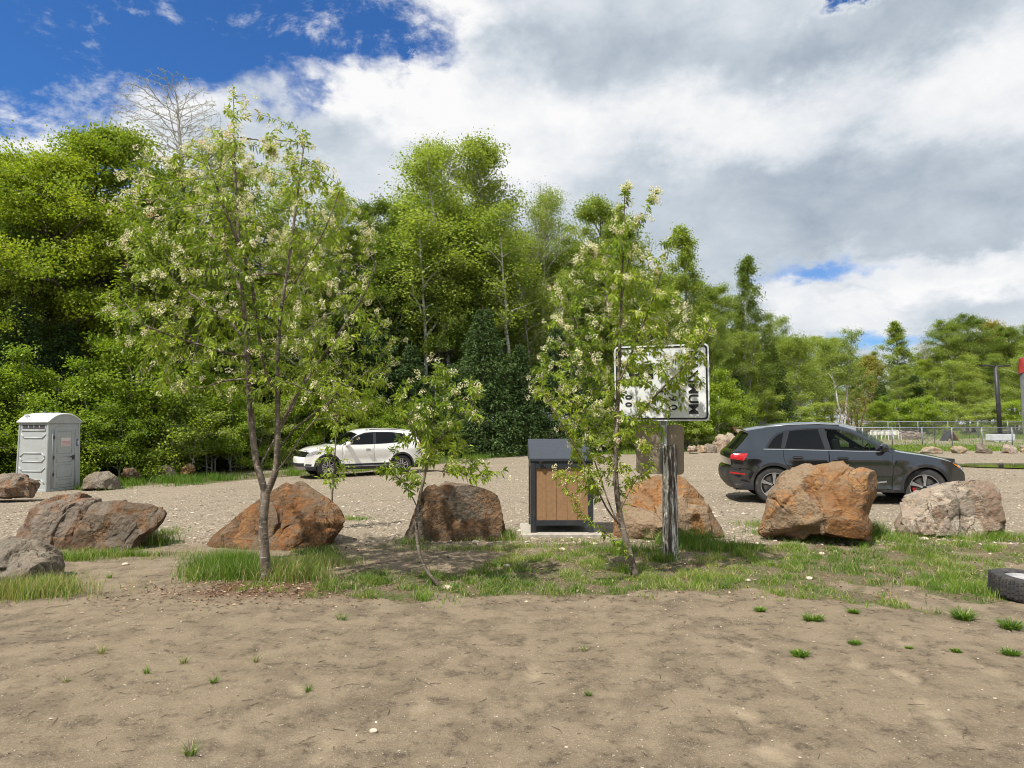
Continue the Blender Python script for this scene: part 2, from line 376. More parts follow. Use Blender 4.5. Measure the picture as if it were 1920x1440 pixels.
def make_ground():
    xs = np.concatenate([-np.geomspace(260, 7.0, 120)[:-1], np.arange(-7.0, 7.0, 0.035), np.geomspace(7.0, 260, 120)])
    ys = np.concatenate([[-120, -60, -30, -12, -6, -2, 0.5], np.arange(2.2, 9.6, 0.028), np.geomspace(9.6, 40, 170)[1:], np.geomspace(40, 420, 70)[1:]])
    Xg, Yg = np.meshgrid(xs, ys); Z = Hb(Xg, Yg) + Hn(Xg, Yg)
    gA = grassness(Xg, Yg)
    # footprints and scuffs pressed in the sand
    rng = np.random.default_rng(4)
    fp = [(1405, 1345), (1470, 1275), (1440, 1410), (1610, 1245), (1700, 1270), (1740, 1330), (1785, 1370), (1690, 1205), (1480, 1400), (1860, 1260), (1395, 1215), (600, 1410), (780, 1330), (430, 1380), (560, 1300), (1000, 1260)]
    for i, (a, b) in enumerate(fp):
        g = G(a, b); t = rng.uniform(-0.6, 0.6) + math.pi / 2; c, s = math.cos(t), math.sin(t)
        m = (abs(Xg - g.x) < 0.4) & (abs(Yg - g.y) < 0.4); dx, dy = Xg[m] - g.x, Yg[m] - g.y
        u = (dx * c + dy * s) / 0.14; v = (-dx * s + dy * c) / 0.055; d = u * u + v * v
        gA[m] -= 1.3 * np.exp(-d * .7) * (0.6 + 0.5 * fbm(np.stack([Xg[m], Yg[m]], -1) * 12, 2, 3))
        Z[m] += -0.012 * np.exp(-d ** 2) + 0.006 * np.exp(-(np.sqrt(d) - 1.35) ** 2 * 6)
    ny, nx = Xg.shape; i = np.arange(ny - 1)[:, None]; j = np.arange(nx - 1)[None]
    Fq = np.stack([i * nx + j, i * nx + j + 1, (i + 1) * nx + j + 1, (i + 1) * nx + j], -1).reshape(-1, 4)
    V = np.stack([Xg, Yg, Z], -1).reshape(-1, 3)
    mb = MB(); mb.add(V, Fq, 0, gA.ravel())
    t = mat('ground_sand'); p = t.pos(); gx, gy, gz = t.sep(p)[0:3]
    gr = t.new('ShaderNodeAttribute', attribute_name='v').outputs['Fac']
    n0 = t.noise(p, 0.55, 5, 0.6); n1 = t.noise(p, 3.2, 8, 0.66, 0.25); n2 = t.noise(p, 26, 6, 0.7); n3 = t.noise(p, 130, 4, 0.75)
    sand = t.mix(t.rng(n1, 0.40, 0.60), (0.150, 0.117, 0.079), (0.268, 0.213, 0.145))
    sand = t.mix(t.rng(n0, 0.40, 0.62, 0, 0.55), sand, (0.245, 0.194, 0.128))
    # damp darker smears of silt, streaky
    st = t.noise(t.vmul(p, (1.0, 1.7, 1)), 1.5, 8, 0.70, 0.5)
    sand = t.mix(t.rng(st, 0.52, 0.68, 0, 0.45), sand, (0.100, 0.080, 0.058))
    sand = t.mix(t.math('MULTIPLY', t.rng(t.noise(p, 8.5, 7, 0.72, .3), 0.50, 0.60), t.rng(n1, .60, .42, 0, .95)), sand, (0.070, 0.056, 0.040))
    sand = t.mix(t.rng(t.noise(t.vmul(p, (1, 1.6, 1)), 42, 5, 0.7, .5), 0.60, 0.70, 0, .55), sand, (0.060, 0.046, 0.034))
    sand = t.mix(t.rng(t.noise(p, 1.1, 5, 0.6), 0.60, 0.72, 0, 0.6), sand, (0.30, 0.25, 0.175))
    sand = t.mix(t.rng(n2, 0.30, 0.70, 0, 0.60), sand, t.mix(t.rng(n3, .35, .65), (0.075, 0.055, 0.038), (0.40, 0.325, 0.23)))
    sand = t.mix(t.rng(t.noise(p, 240, 2, 0.6), 0.42, 0.62, 0, .36), sand, (0.090, 0.068, 0.046))
    # grains and small chips
    v1 = t.new('ShaderNodeTexVoronoi'); t.put(v1.inputs['Vector'], p); v1.inputs['Scale'].default_value = 75
    chip = t.rng(v1.outputs['Distance'], 0.20, 0.34, 1, 0)
    chip = t.math('MULTIPLY', chip, t.rng(t.sep(v1.outputs['Color'])[0], 0.88, 0.93))
    sand = t.mix(chip, sand, t.mix(t.sep(v1.outputs['Color'])[1], (0.16, 0.12, 0.09), (0.58, 0.50, 0.40)))
    sand = t.mix(t.rng(gr, -0.15, -0.9, 0, 0.38), sand, (0.40, 0.325, 0.225))
    # the gravel lot
    v2 = t.new('ShaderNodeTexVoronoi'); t.put(v2.inputs['Vector'], p); v2.inputs['Scale'].default_value = 26
    v3 = t.new('ShaderNodeTexVoronoi'); t.put(v3.inputs['Vector'], p); v3.inputs['Scale'].default_value = 11
    gc = t.ramp(t.sep(v2.outputs['Color'])[0], [(0, (0.13, 0.110, 0.085)), (0.4, (0.27, 0.228, 0.170)), (0.8, (0.38, 0.325, 0.25)), (1, (0.56, 0.50, 0.41))])
    gravel = t.mix(t.rng(v2.outputs['Distance'], 0.25, 0.6), gc, (0.200, 0.165, 0.120))
    gravel = t.mix(t.math('MULTIPLY', t.rng(v3.outputs['Distance'], 0.2, 0.3, 1, 0), t.rng(t.sep(v3.outputs['Color'])[0], 0.7, 0.75)), gravel, t.mix(t.sep(v3.outputs['Color'])[1], (0.2, 0.17, 0.15), (0.58, 0.50, 0.42)))
    gravel = t.mix(t.rng(n0, 0.38, 0.66, 0, 0.5), gravel, (0.275, 0.228, 0.165))
    gravel = t.mix(t.rng(t.noise(t.vmul(p, (0.35, 1.6, 1)), 0.9, 6, 0.62), 0.52, 0.68, 0, 0.5), gravel, (0.180, 0.145, 0.102))
    isg = t.rng(t.math('ADD', gy, t.math('MULTIPLY', t.math('SUBTRACT', n1, 0.5), 2.0)), 8.6, 9.8)
    base = t.mix(isg, sand, gravel)
    # turf soil with old litter under the grass
    soil = t.mix(t.rng(n2, 0.35, 0.65), (0.085, 0.062, 0.040), (0.190, 0.150, 0.098))
    soil = t.mix(t.rng(n1, 0.42, 0.62, 0, 0.75), soil, (0.070, 0.095, 0.026))
    soil = t.mix(t.rng(n3, 0.60, 0.75), soil, (0.28, 0.22, 0.15))
    base = t.mix(t.rng(t.math('ADD', gr, t.math('MULTIPLY', t.math('SUBTRACT', n2, 0.5), 0.5)), 0.35, 0.75), base, soil)
    # reddish earth at the left end of the strip
    red = t.math('MULTIPLY', t.rng(gx, -3.4, -2.7), t.rng(gx, -2.0, -1.2, 1, 0))
    red = t.math('MULTIPLY', red, t.math('MULTIPLY', t.rng(gy, 6.05, 6.4), t.rng(gy, 6.8, 7.1, 1, 0)))
    base = t.mix(t.math('MULTIPLY', red, t.rng(n1, 0.35, 0.6)), base, (0.115, 0.060, 0.036))
    t.set(Base_Color=base, Roughness=0.95); t.b.inputs['Specular IOR Level'].default_value = 0.15
    hh = t.math('ADD', t.math('MULTIPLY', n2, 1.0), t.math('ADD', t.math('MULTIPLY', n3, 0.5), t.math('MULTIPLY', chip, 0.5)))
    hh = t.math('ADD', hh, t.math('MULTIPLY', isg, t.math('SUBTRACT', 1.0, v2.outputs['Distance'])))
    t.put(t.b.inputs['Normal'], t.bump(hh, 0.85, 0.016))
    tag(mb.build('ground', t.m, smooth=True), kind='structure')
make_ground()
def make_puddle():
    t = mat('puddle_water'); t.set(Base_Color=(0.045, 0.038, 0.022, 1), Roughness=0.02); t.b.inputs['IOR'].default_value = 1.33
    t.b.inputs['Specular IOR Level'].default_value = 0.9
    t.put(t.b.inputs['Normal'], t.bump(t.noise(t.pos(), 5, 3, 0.5), 0.05, 0.01))
    c = P(1885, 874, 24.4); z0 = float(Hb(18.6, 24.5)) + 0.036
    pts = []
    for i in range(72):
        a = i / 72 * 2 * math.pi; r = 1 + 0.28 * (fbm(np.array([[math.cos(a) * 1.6, math.sin(a) * 1.6]]), 3, 3)[0])
        pts.append((19.6 + 4.3 * r * math.cos(a), 24.6 + 1.5 * r * math.sin(a), z0))
    MBx = MB(); V = [(19.6, 24.6, z0)] + pts; MBx.add(V, [(0, 1 + i, 1 + (i + 1) % 72) for i in range(72)])
    tag(MBx.build('puddle_water', t.m), kind='structure')
    # wet rim sits just under the water
make_puddle()

# ------------------------------------------------------------------ rocks
def rock_mat(name, a, b, c, grey=(0.20, 0.195, 0.18), pale=(0.55, 0.49, 0.40), gm=0.35, pm=0.2, sc=1.0, seed=0.0):
    t = mat(name); o = t.obj(); ov = t.new('ShaderNodeVectorMath', operation='ADD'); t.put(ov.inputs[0], o); ov.inputs[1].default_value = (seed, seed * 2.3, seed * 1.7); o = ov.outputs[0]
    n1 = t.noise(o, 2.0 * sc, 7, 0.62, 0.6); n2 = t.noise(o, 5.5 * sc, 8, 0.66, 0.3); n3 = t.noise(o, 28 * sc, 6, 0.7); n4 = t.noise(t.vmul(o, (1, 1, 2.6)), 3.1 * sc, 7, 0.6, 1.0)
    col = t.mix(t.rng(n1, 0.40, 0.60), a, b); col = t.mix(t.rng(n2, 0.46, 0.62), col, c)
    va = t.new('ShaderNodeAttribute', attribute_name='v').outputs['Fac']; vf = t.math('ADD', va, t.math('MULTIPLY', t.math('SUBTRACT', n2, .5), .5))
    col = t.mix(t.rng(vf, .57, .67, 0, .80), col, t.mix(n3, tuple(v * .9 for v in grey), tuple(.5 * (x + y) for x, y in zip(grey, pale))))
    col = t.mix(t.rng(vf, .40, .30, 0, .6), col, c)
    col = t.mix(t.rng(t.math('ADD', n4, t.math('MULTIPLY', t.math('SUBTRACT', n3, .5), .35)), 0.58 - gm * 0.22, 0.76 - gm * 0.2, 0, 0.8), col, grey)
    col = t.mix(t.rng(t.noise(t.vmul(o, (1, 1, 0.5)), 4.3 * sc, 8, 0.72, 0.8), 0.68 - pm * 0.3, 0.76 - pm * 0.3, 0, 0.8), col, pale)
    ck = t.math('ABSOLUTE', t.math('SUBTRACT', t.noise(t.vmul(o, (1, 1, .6)), 1.5 * sc, 5, 0.6, .4), 0.5))
    crack = t.math('MULTIPLY', t.rng(ck, 0.0, 0.009, 1, 0), t.rng(n1, 0.45, .6)); col = t.mix(t.math('MULTIPLY', crack, 0.8), col, tuple(v * 0.25 for v in a))
    col = t.mix(t.rng(n3, 0.40, 0.64, 0, 0.70), col, tuple(v * 0.38 for v in b))
    col = t.mix(t.rng(t.noise(o, 55 * sc, 4, 0.65), 0.62, 0.74, 0, 0.30), col, pale)
    col = t.mix(t.rng(t.noise(t.vmul(o, (1.6, 1, .8)), 9 * sc, 6, 0.75, .5), 0.63, 0.72, 0, 0.45), col, tuple(v * .8 for v in pale))
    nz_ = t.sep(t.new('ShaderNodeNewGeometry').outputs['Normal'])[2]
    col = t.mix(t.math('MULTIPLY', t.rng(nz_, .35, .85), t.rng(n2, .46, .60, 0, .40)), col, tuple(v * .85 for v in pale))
    t.set(Base_Color=col, Roughness=0.9); t.b.inputs['Specular IOR Level'].default_value = 0.25
    h = t.math('ADD', t.math('MULTIPLY', n2, 1.0), t.math('ADD', t.math('MULTIPLY', n3, 0.65), t.math('MULTIPLY', crack, -0.5)))
    h = t.math('ADD', h, t.math('MULTIPLY', t.voro(o, 16 * sc), .35))
    t.put(t.b.inputs['Normal'], t.bump(h, 1.0, 0.06)); return t.m

def rock(px_poly, Yc, depth, m, label, group=None, cat='boulder', seed=0, e=0.62, cuts=(), nf=14, rough=1.0, name='boulder', sub=6, flat=None, strength=0.055):
    """outline (as wide and tall as the stone really is at its distance), thickness 'depth', knocked into facets"""
    pts = [P(a, b, Yc) for a, b in px_poly]
    xs = [p.x for p in pts]; zs = [p.z for p in pts]; cx = (min(xs) + max(xs)) / 2; z0 = min(zs); z1 = max(zs); cz = z0 + (z1 - z0) * 0.42
    poly = np.array([(p.x - cx, p.z - cz) for p in pts]); W = (max(xs) - min(xs)) / 2; Hh = (z1 - z0) / 2
    bm_me = ico(sub); rng = np.random.default_rng(seed); d = bm_me[0] * [W, depth, Hh]; d /= np.linalg.norm(d, axis=1, keepdims=True)
    # a broken block: every edge of the outline carries two split faces (towards and away from the viewer's side), closed by front and back faces
    hull = hull2(poly); pl = []
    for i in range(len(hull)):
        p_, q_ = hull[i], hull[(i + 1) % len(hull)]; e_ = q_ - p_; nn_ = np.array([e_[1], -e_[0]]); L_ = np.linalg.norm(nn_)
        if L_ < 1e-4: continue
        nn_ /= L_; 
        if nn_.dot(p_) < 0: nn_ = -nn_
        off = nn_.dot(p_)
        for s_ in (-1, 1):
            for t_ in ((R(rng.uniform(6, 16)), 1.0), (R(rng.uniform(32, 60)), rng.uniform(.80, .93))):
                c_ = math.cos(t_[0]); n3 = np.array([nn_[0] * c_, s_ * math.sin(t_[0]), nn_[1] * c_]); o3 = off * c_ if t_[1] == 1.0 else t_[1] * (off * c_ + depth * math.sin(t_[0])) * .86
                pl.append((n3, o3))
    for s_ in (-1, 1):
        for k in range(3): n3 = np.array([rng.normal(0, .28), s_, rng.normal(.12, .25)]); n3 /= np.linalg.norm(n3); pl.append((n3, depth * rng.uniform(.74, .95)))
    r_ = np.full(len(d), 1e9)
    for n3, o3 in pl:
        dn = d @ n3; r_ = np.where(dn > 1e-3, np.minimum(r_, o3 / np.maximum(dn, 1e-3)), r_)
    V = d * r_[:, None]
    rng = np.random.default_rng(seed)
    S = max(W, Hh); R0 = V.copy()
    def shave(n, r, k=1.0):
        t = V @ n - r; mk = t > 0; V[mk] -= np.outer(t[mk] * k, n)
    for (n, f) in cuts:
        n = np.array(n, dtype=float); n /= np.linalg.norm(n); shave(n, np.percentile(V @ n, 100 * f))
    for k in range(max(2, nf // 3)):      # broken faces, mostly on the two flanks so that the outline holds
        n = np.array([rng.normal(0, .55), rng.choice([-1, -1, 1]) * rng.uniform(.35, 1), rng.normal(.15, .6)]); n /= np.linalg.norm(n)
        shave(n, np.percentile(V @ n, 100 - rng.uniform(2.0, 9.0)))
    dirn = V / (np.linalg.norm(V, axis=1, keepdims=True) + 1e-9)
    # broken blocks: each cell has its own flat tilted face, joints between them open into cracks
    wv = V + fbm3(V * (2.2 / S), seed + 2) * .05 * S; vcol = np.zeros(len(V))
    for nc, amp, sw_ in ((11, 1.35, .016), (60, .85, .010), (300, .42, .008)):
        cellp = rng.uniform(-1, 1, (nc, 3)) * [W, depth, Hh] * [1, 1, 1.0]; cn = rng.normal(size=(nc, 3)); cn /= np.linalg.norm(cn, axis=1, keepdims=True)
        aniso = np.array([1.0, 1.0, 1.0]) if nc > 100 else np.array([1.25, 1.0, .75])
        D = np.linalg.norm((wv[:, None] - cellp[None]) * aniso, axis=2); o2 = np.argpartition(D, 1, axis=1)[:, :2]; d12 = np.take_along_axis(D, o2, 1); sw2 = d12[:, 0] > d12[:, 1]
        o2[sw2] = o2[sw2][:, ::-1]; gap = np.abs(d12[:, 1] - d12[:, 0]); offs = (rng.random(nc) - 0.5) * strength * S * .9
        def disp(ix): return np.einsum('ij,ij->i', V - cellp[ix], cn[ix]) * 0.17 + offs[ix]
        a0, a1 = disp(o2[:, 0]), disp(o2[:, 1]); wq = .5 + .5 * sstep(gap, 0, sw_ * S * 1.2)
        cr_ = rng.random(nc); vcol += (cr_[o2[:, 0]] * wq + cr_[o2[:, 1]] * (1 - wq)) * (.62 if nc == 11 else (.38 if nc == 60 else 0))
        jn = _h(np.minimum(o2[:, 0], o2[:, 1]), np.maximum(o2[:, 0], o2[:, 1]), o2[:, 0] * 0, seed) > (.55 if nc < 100 else .8)
        V += dirn * ((a0 * wq + a1 * (1 - wq)) * rough * amp - jn * .028 * amp * S * (1 - sstep(gap, 0, .045 * S)))[:, None]
    for k in range(9):       # last, crisp flat breaks
        n = np.array([rng.normal(0, .6), rng.choice([-1, -1, 1]) * rng.uniform(.3, 1), rng.normal(.2, .6)]); n /= np.linalg.norm(n)
        shave(n, np.percentile(V @ n, 100 - rng.uniform(.8, 5.0)))
    # hold the outline: stretch each direction in the x-z plane back to the stone's true contour
    ang = np.arctan2(V[:, 2], V[:, 0]); rr = np.hypot(V[:, 0], V[:, 2]); nb = 72; bi = ((ang + math.pi) / (2 * math.pi) * nb).astype(int) % nb
    mx = np.zeros(nb); np.maximum.at(mx, bi, rr); ac = (np.arange(nb) + .5) / nb * 2 * math.pi - math.pi; tg = ray_poly(poly, ac) / np.maximum(mx, 1e-3); tg = np.clip(tg, .8, 1.6)
    tg = (np.roll(tg, 1) + 2 * tg + np.roll(tg, -1)) / 4; ff = np.interp(ang, np.r_[ac[-1] - 2 * math.pi, ac, ac[0] + 2 * math.pi], np.r_[tg[-1], tg, tg[0]]); V[:, 0] *= ff; V[:, 2] *= ff
    V = relax(V, bm_me[1], 1, .35); lowm = np.clip((-.15 * Hh - V[:, 2]) / (.6 * Hh), 0, 1); V[:, 0] *= 1 + .06 * lowm; V[:, 1] *= 1 + .18 * lowm; V[:, 2] = V[:, 2] * 1.0 - .004
    V += dirn * (fbm(V * 13.0, 3, seed + 61) * .007)[:, None]
    V[:, 1] += 0.15 * (V[:, 2] - V[:, 2].min())
    mb = MB(); mb.add(V, bm_me[1], 0, vcol)
    base = float(Hb(cx, Yc)); o = mb.build(name, m, smooth=True, sharp=R(20), loc=(cx, Yc, cz))
    # sink stone so that it stands in the ground
    low = V[:, 2].min() + cz
    if low > base - 0.05: o.location.z -= 0
    tag(o, label, cat, group); return o
def hull2(P_):
    P_ = sorted(map(tuple, P_)); 
    def half(ps):
        h = []
        for p in ps:
            while len(h) > 1 and (h[-1][0] - h[-2][0]) * (p[1] - h[-2][1]) - (h[-1][1] - h[-2][1]) * (p[0] - h[-2][0]) <= 0: h.pop()
            h.append(p)
        return h[:-1]
    return np.array(half(P_) + half(P_[::-1]))
def fbm3(Pq, seed): return np.stack([fbm(Pq, 3, seed + 31), fbm(Pq, 3, seed + 57), fbm(Pq, 3, seed + 83)], -1)
_ico = {}
def ico(sub):
    if sub not in _ico:
        import bmesh
        b = bmesh.new(); bmesh.ops.create_icosphere(b, subdivisions=sub, radius=1.0)
        V = np.array([v.co[:] for v in b.verts]); Fs = np.array([[v.index for v in f.verts] for f in b.faces]); b.free(); _ico[sub] = (V, Fs)
    return _ico[sub][0].copy(), _ico[sub][1]
def ray_poly(poly, ang):
    out = np.full(len(ang), 0.01); n = len(poly); dx = np.cos(ang); dy = np.sin(ang)
    for i in range(n):
        p = poly[i]; q = poly[(i + 1) % n]; e = q - p; den = dx * e[1] - dy * e[0]; den = np.where(abs(den) < 1e-9, 1e-9, den)
        t = (p[0] * e[1] - p[1] * e[0]) / den; u = (p[0] * dy - p[1] * dx) / den
        ok = (t > 0) & (u >= -1e-6) & (u <= 1 + 1e-6); out = np.where(ok, np.maximum(out, t), out)
    return out
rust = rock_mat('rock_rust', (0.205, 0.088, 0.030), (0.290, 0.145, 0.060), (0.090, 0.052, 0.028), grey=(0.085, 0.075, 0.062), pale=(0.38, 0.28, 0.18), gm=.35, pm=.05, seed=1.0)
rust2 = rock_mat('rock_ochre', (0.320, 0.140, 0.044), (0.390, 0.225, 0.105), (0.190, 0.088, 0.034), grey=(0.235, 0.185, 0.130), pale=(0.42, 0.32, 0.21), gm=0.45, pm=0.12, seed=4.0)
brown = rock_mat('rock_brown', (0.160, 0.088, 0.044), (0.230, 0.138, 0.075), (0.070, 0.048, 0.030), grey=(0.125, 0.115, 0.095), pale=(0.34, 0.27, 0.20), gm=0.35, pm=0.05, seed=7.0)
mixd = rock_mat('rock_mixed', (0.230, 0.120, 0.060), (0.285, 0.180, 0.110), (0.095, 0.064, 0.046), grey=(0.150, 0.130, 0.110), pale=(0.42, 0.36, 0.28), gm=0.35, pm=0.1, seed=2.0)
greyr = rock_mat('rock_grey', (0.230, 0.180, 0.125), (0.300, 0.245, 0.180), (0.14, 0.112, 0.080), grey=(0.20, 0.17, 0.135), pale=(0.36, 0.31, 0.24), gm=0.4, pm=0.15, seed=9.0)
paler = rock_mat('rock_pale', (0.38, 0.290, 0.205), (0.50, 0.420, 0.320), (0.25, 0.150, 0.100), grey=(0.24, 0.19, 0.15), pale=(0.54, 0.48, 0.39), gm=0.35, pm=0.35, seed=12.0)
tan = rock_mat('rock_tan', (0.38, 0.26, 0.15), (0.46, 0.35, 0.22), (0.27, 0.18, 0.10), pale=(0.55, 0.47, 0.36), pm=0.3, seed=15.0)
GR = 'boulders lining the gravel lot'
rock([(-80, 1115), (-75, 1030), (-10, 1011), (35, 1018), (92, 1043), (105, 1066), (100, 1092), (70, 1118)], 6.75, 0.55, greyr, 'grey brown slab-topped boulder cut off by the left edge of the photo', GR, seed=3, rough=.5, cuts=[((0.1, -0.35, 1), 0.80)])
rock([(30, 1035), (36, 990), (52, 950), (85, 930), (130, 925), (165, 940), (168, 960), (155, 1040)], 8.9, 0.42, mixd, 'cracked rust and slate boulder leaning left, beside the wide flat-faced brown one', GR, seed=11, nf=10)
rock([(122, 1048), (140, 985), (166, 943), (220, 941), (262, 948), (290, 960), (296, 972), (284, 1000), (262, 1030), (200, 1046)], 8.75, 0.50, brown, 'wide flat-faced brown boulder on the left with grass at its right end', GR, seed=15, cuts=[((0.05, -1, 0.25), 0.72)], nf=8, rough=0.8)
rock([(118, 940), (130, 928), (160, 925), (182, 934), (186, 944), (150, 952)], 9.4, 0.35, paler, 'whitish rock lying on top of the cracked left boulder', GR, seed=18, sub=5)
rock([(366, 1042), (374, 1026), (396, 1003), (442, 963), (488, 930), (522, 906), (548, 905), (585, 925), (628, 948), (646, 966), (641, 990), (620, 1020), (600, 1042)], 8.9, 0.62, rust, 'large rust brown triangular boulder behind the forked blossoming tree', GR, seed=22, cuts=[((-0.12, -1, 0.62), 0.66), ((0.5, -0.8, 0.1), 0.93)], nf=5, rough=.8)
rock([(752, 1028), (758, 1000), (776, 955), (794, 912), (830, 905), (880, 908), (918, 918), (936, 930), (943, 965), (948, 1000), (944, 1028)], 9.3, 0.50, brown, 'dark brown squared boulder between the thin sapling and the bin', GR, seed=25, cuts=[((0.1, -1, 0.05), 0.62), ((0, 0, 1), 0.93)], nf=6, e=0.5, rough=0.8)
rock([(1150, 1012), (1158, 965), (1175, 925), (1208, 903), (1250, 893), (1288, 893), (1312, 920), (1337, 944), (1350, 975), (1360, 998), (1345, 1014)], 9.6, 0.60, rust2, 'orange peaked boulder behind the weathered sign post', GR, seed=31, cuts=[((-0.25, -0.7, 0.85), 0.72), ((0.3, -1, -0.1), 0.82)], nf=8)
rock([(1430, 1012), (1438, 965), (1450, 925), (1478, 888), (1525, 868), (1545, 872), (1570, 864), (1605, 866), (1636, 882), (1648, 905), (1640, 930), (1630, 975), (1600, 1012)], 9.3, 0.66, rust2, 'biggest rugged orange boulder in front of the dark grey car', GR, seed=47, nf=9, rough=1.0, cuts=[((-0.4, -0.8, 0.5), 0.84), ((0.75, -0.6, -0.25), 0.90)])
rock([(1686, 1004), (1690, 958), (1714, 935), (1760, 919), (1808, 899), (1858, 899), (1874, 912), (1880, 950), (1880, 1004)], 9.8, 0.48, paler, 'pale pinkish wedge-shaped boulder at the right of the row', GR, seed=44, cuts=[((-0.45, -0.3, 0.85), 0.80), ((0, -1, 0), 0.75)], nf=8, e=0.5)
rock([(-40, 935), (-38, 900), (-12, 889), (20, 887), (45, 892), (56, 903), (64, 935)], 17.2, 0.6, mixd, 'dark broken rock in front of the portable toilet', GR, seed=51, sub=5)
rock([(158, 920), (162, 897), (175, 885), (200, 884), (215, 892), (219, 905), (220, 920)], 20.6, 0.55, greyr, 'rounded grey rock in the shade right of the portable toilet', GR, seed=55, sub=5, rough=0.6)
rock([(228, 896), (232, 880), (248, 876), (256, 884), (258, 898)], 22.6, 0.3, brown, 'half hidden pinkish rock under the bushes', 'rocks at the foot of the bushes', seed=58, sub=4)
rock([(285, 894), (290, 876), (312, 871), (325, 878), (328, 894)], 24.0, 0.35, paler, 'pale rock half hidden by weeds under the bushes', 'rocks at the foot of the bushes', seed=59, sub=4)
rock([(334, 892), (340, 878), (352, 867), (364, 872), (366, 884), (350, 894)], 24.6, 0.35, rust2, 'tilted pink rock at the foot of the bushes', 'rocks at the foot of the bushes', seed=60, sub=4)
FR = 'rocks in a row before the dog park fence'
for i, (poly, lb, m_) in enumerate([
    ([(1722, 849), (1730, 841), (1748, 837), (1762, 840), (1770, 850)], 'flat tan rock just above the dark car bonnet', tan),
    ([(1782, 842), (1788, 838), (1806, 836), (1817, 842), (1804, 852), (1790, 851)], 'bright tan diamond-shaped rock before the chain-link fence', tan),
    ([(1831, 850), (1832, 836), (1842, 832), (1852, 838), (1861, 848), (1855, 851)], 'grey rock with a dark hollow before the chain-link fence', greyr),
    ([(1879, 850), (1880, 838), (1890, 834), (1904, 834), (1906, 848), (1900, 852)], 'squarish grey brown rock below the light pole block', paler),
    ([(1915, 850), (1916, 838), (1926, 834), (1938, 838), (1940, 851)], 'pinkish rock cut off by the right edge behind the metal post', tan)]):
    rock(poly, 35.0, 0.35, m_, lb, FR, cat='rock', name='rock', seed=70 + i, sub=4)
PR = 'pale rocks heaped behind the gravel lot'
for i, (poly, Yq, lb, m_) in enumerate([
    ([(1288, 846), (1290, 838), (1304, 835), (1309, 838), (1304, 846), (1294, 849)], 35.0, 'white flat rock lying right of the blank sign back', paler),
    ([(1308, 850), (1309, 838), (1316, 834), (1324, 836), (1325, 850)], 36.0, 'small tan rock between the white and the grey ones', tan),
    ([(1320, 852), (1322, 836), (1334, 832), (1343, 836), (1345, 852)], 36.0, 'dull grey rock left of the pale heap', greyr),
    ([(1336, 852), (1341, 828), (1349, 815), (1360, 813), (1368, 825), (1372, 852)], 36.6, 'tall whitish craggy rock behind the tail of the dark car', paler),
    ([(1358, 852), (1360, 820), (1366, 810), (1376, 812), (1384, 826), (1386, 852)], 37.2, 'whitish rock touching the brown wooden box', paler)]):
    rock(poly, Yq, 0.45, m_, lb, PR, cat='rock', name='rock', seed=80 + i, sub=4, rough=1.6)
# single stones lying in the grass
SG = 'pale stones scattered in the grass strip'
stone_m = simple('stone_pale', (0.50, 0.42, 0.32), 0.85, var=0.3, scale=20, bump=0.5)
for i, (a, b, r, lb) in enumerate([(1055, 1031, .045, 'tan stone in the grass in front of the bin'), (892, 1018, .05, 'pinkish stone at the foot of the dark squared boulder'), (950, 1062, .04, 'tan stone in the shade left of the second blossoming tree'),
        (838, 1104, .045, 'white stone at the root of the thin sapling'), (1540, 1038, .04, 'round white stone below the biggest orange boulder'), (1517, 1088, .035, 'white stone in the right grass'), (1734, 1010, .05, 'small pinkish stone left of the pale wedge boulder'),
        (700, 1370, .022, 'single white pebble on the bare sand in front'), (235, 1060, .035, 'small brown stone on the sandy path'), (1402, 1092, .03, 'small white stone in the grass under the boulders'), (1567, 1034, .03, 'smaller pale stone beside the round white one')]):
    g = G(a, b); V, Fs = ico(3); V = V * [r, r * .8, r * .55]; V += V / r * (fbm(V / r * 1.4, 3, i) * r * 0.35)[:, None]
    mb = MB(); mb.add(V, Fs); o = mb.build('stone', stone_m, smooth=True, sharp=R(35), loc=(g.x, g.y, H(g.x, g.y) + r * .25)); tag(o, lb, 'stone', SG)

# ------------------------------------------------------------------ scattered small stones, grass, litter
def scatter_stones(name, N, region, smin, smax, seed, cols):
    rng = np.random.default_rng(seed); x, y = region(rng, N); n = len(x)
    z = Hb(x, y) + Hn(x, y); s = smin * (smax / smin) ** (rng.random(n) ** 2.2)
    base = np.array([(1, 0, 0), (0, 1, 0), (-1, 0, 0), (0, -1, 0), (0, 0, 1), (0, 0, -1), (.6, .6, .5), (-.6, -.6, .5)]) ; base = base[:6]
    F6 = np.array([(0, 1, 4), (1, 2, 4), (2, 3, 4), (3, 0, 4), (1, 0, 5), (2, 1, 5), (3, 2, 5), (0, 3, 5)])
    an = rng.random(n) * 6.28; V = np.broadcast_to(base, (n, 6, 3)).copy() * (0.7 + 0.6 * rng.random((n, 6, 1))); V += rng.normal(0, .12, V.shape)
    V *= np.stack([s, s * rng.uniform(.5, .9, n), s * rng.uniform(.3, .6, n)], -1)[:, None]
    c, q = np.cos(an)[:, None], np.sin(an)[:, None]; V = np.stack([V[..., 0] * c - V[..., 1] * q, V[..., 0] * q + V[..., 1] * c, V[..., 2]], -1)
    V += np.stack([x, y, z + s * .12], -1)[:, None]
    mb = MB(); mb.add(V.reshape(-1, 3), (np.arange(n)[:, None, None] * 6 + F6[None]).reshape(-1, 3), 0, np.repeat(rng.random(n), 6))
    t = mat(name); a = t.new('ShaderNodeAttribute', attribute_name='v').outputs['Fac']; t.set(Base_Color=t.ramp(a, cols), Roughness=0.9)
    tag(mb.build(name, t.m), kind='stuff')
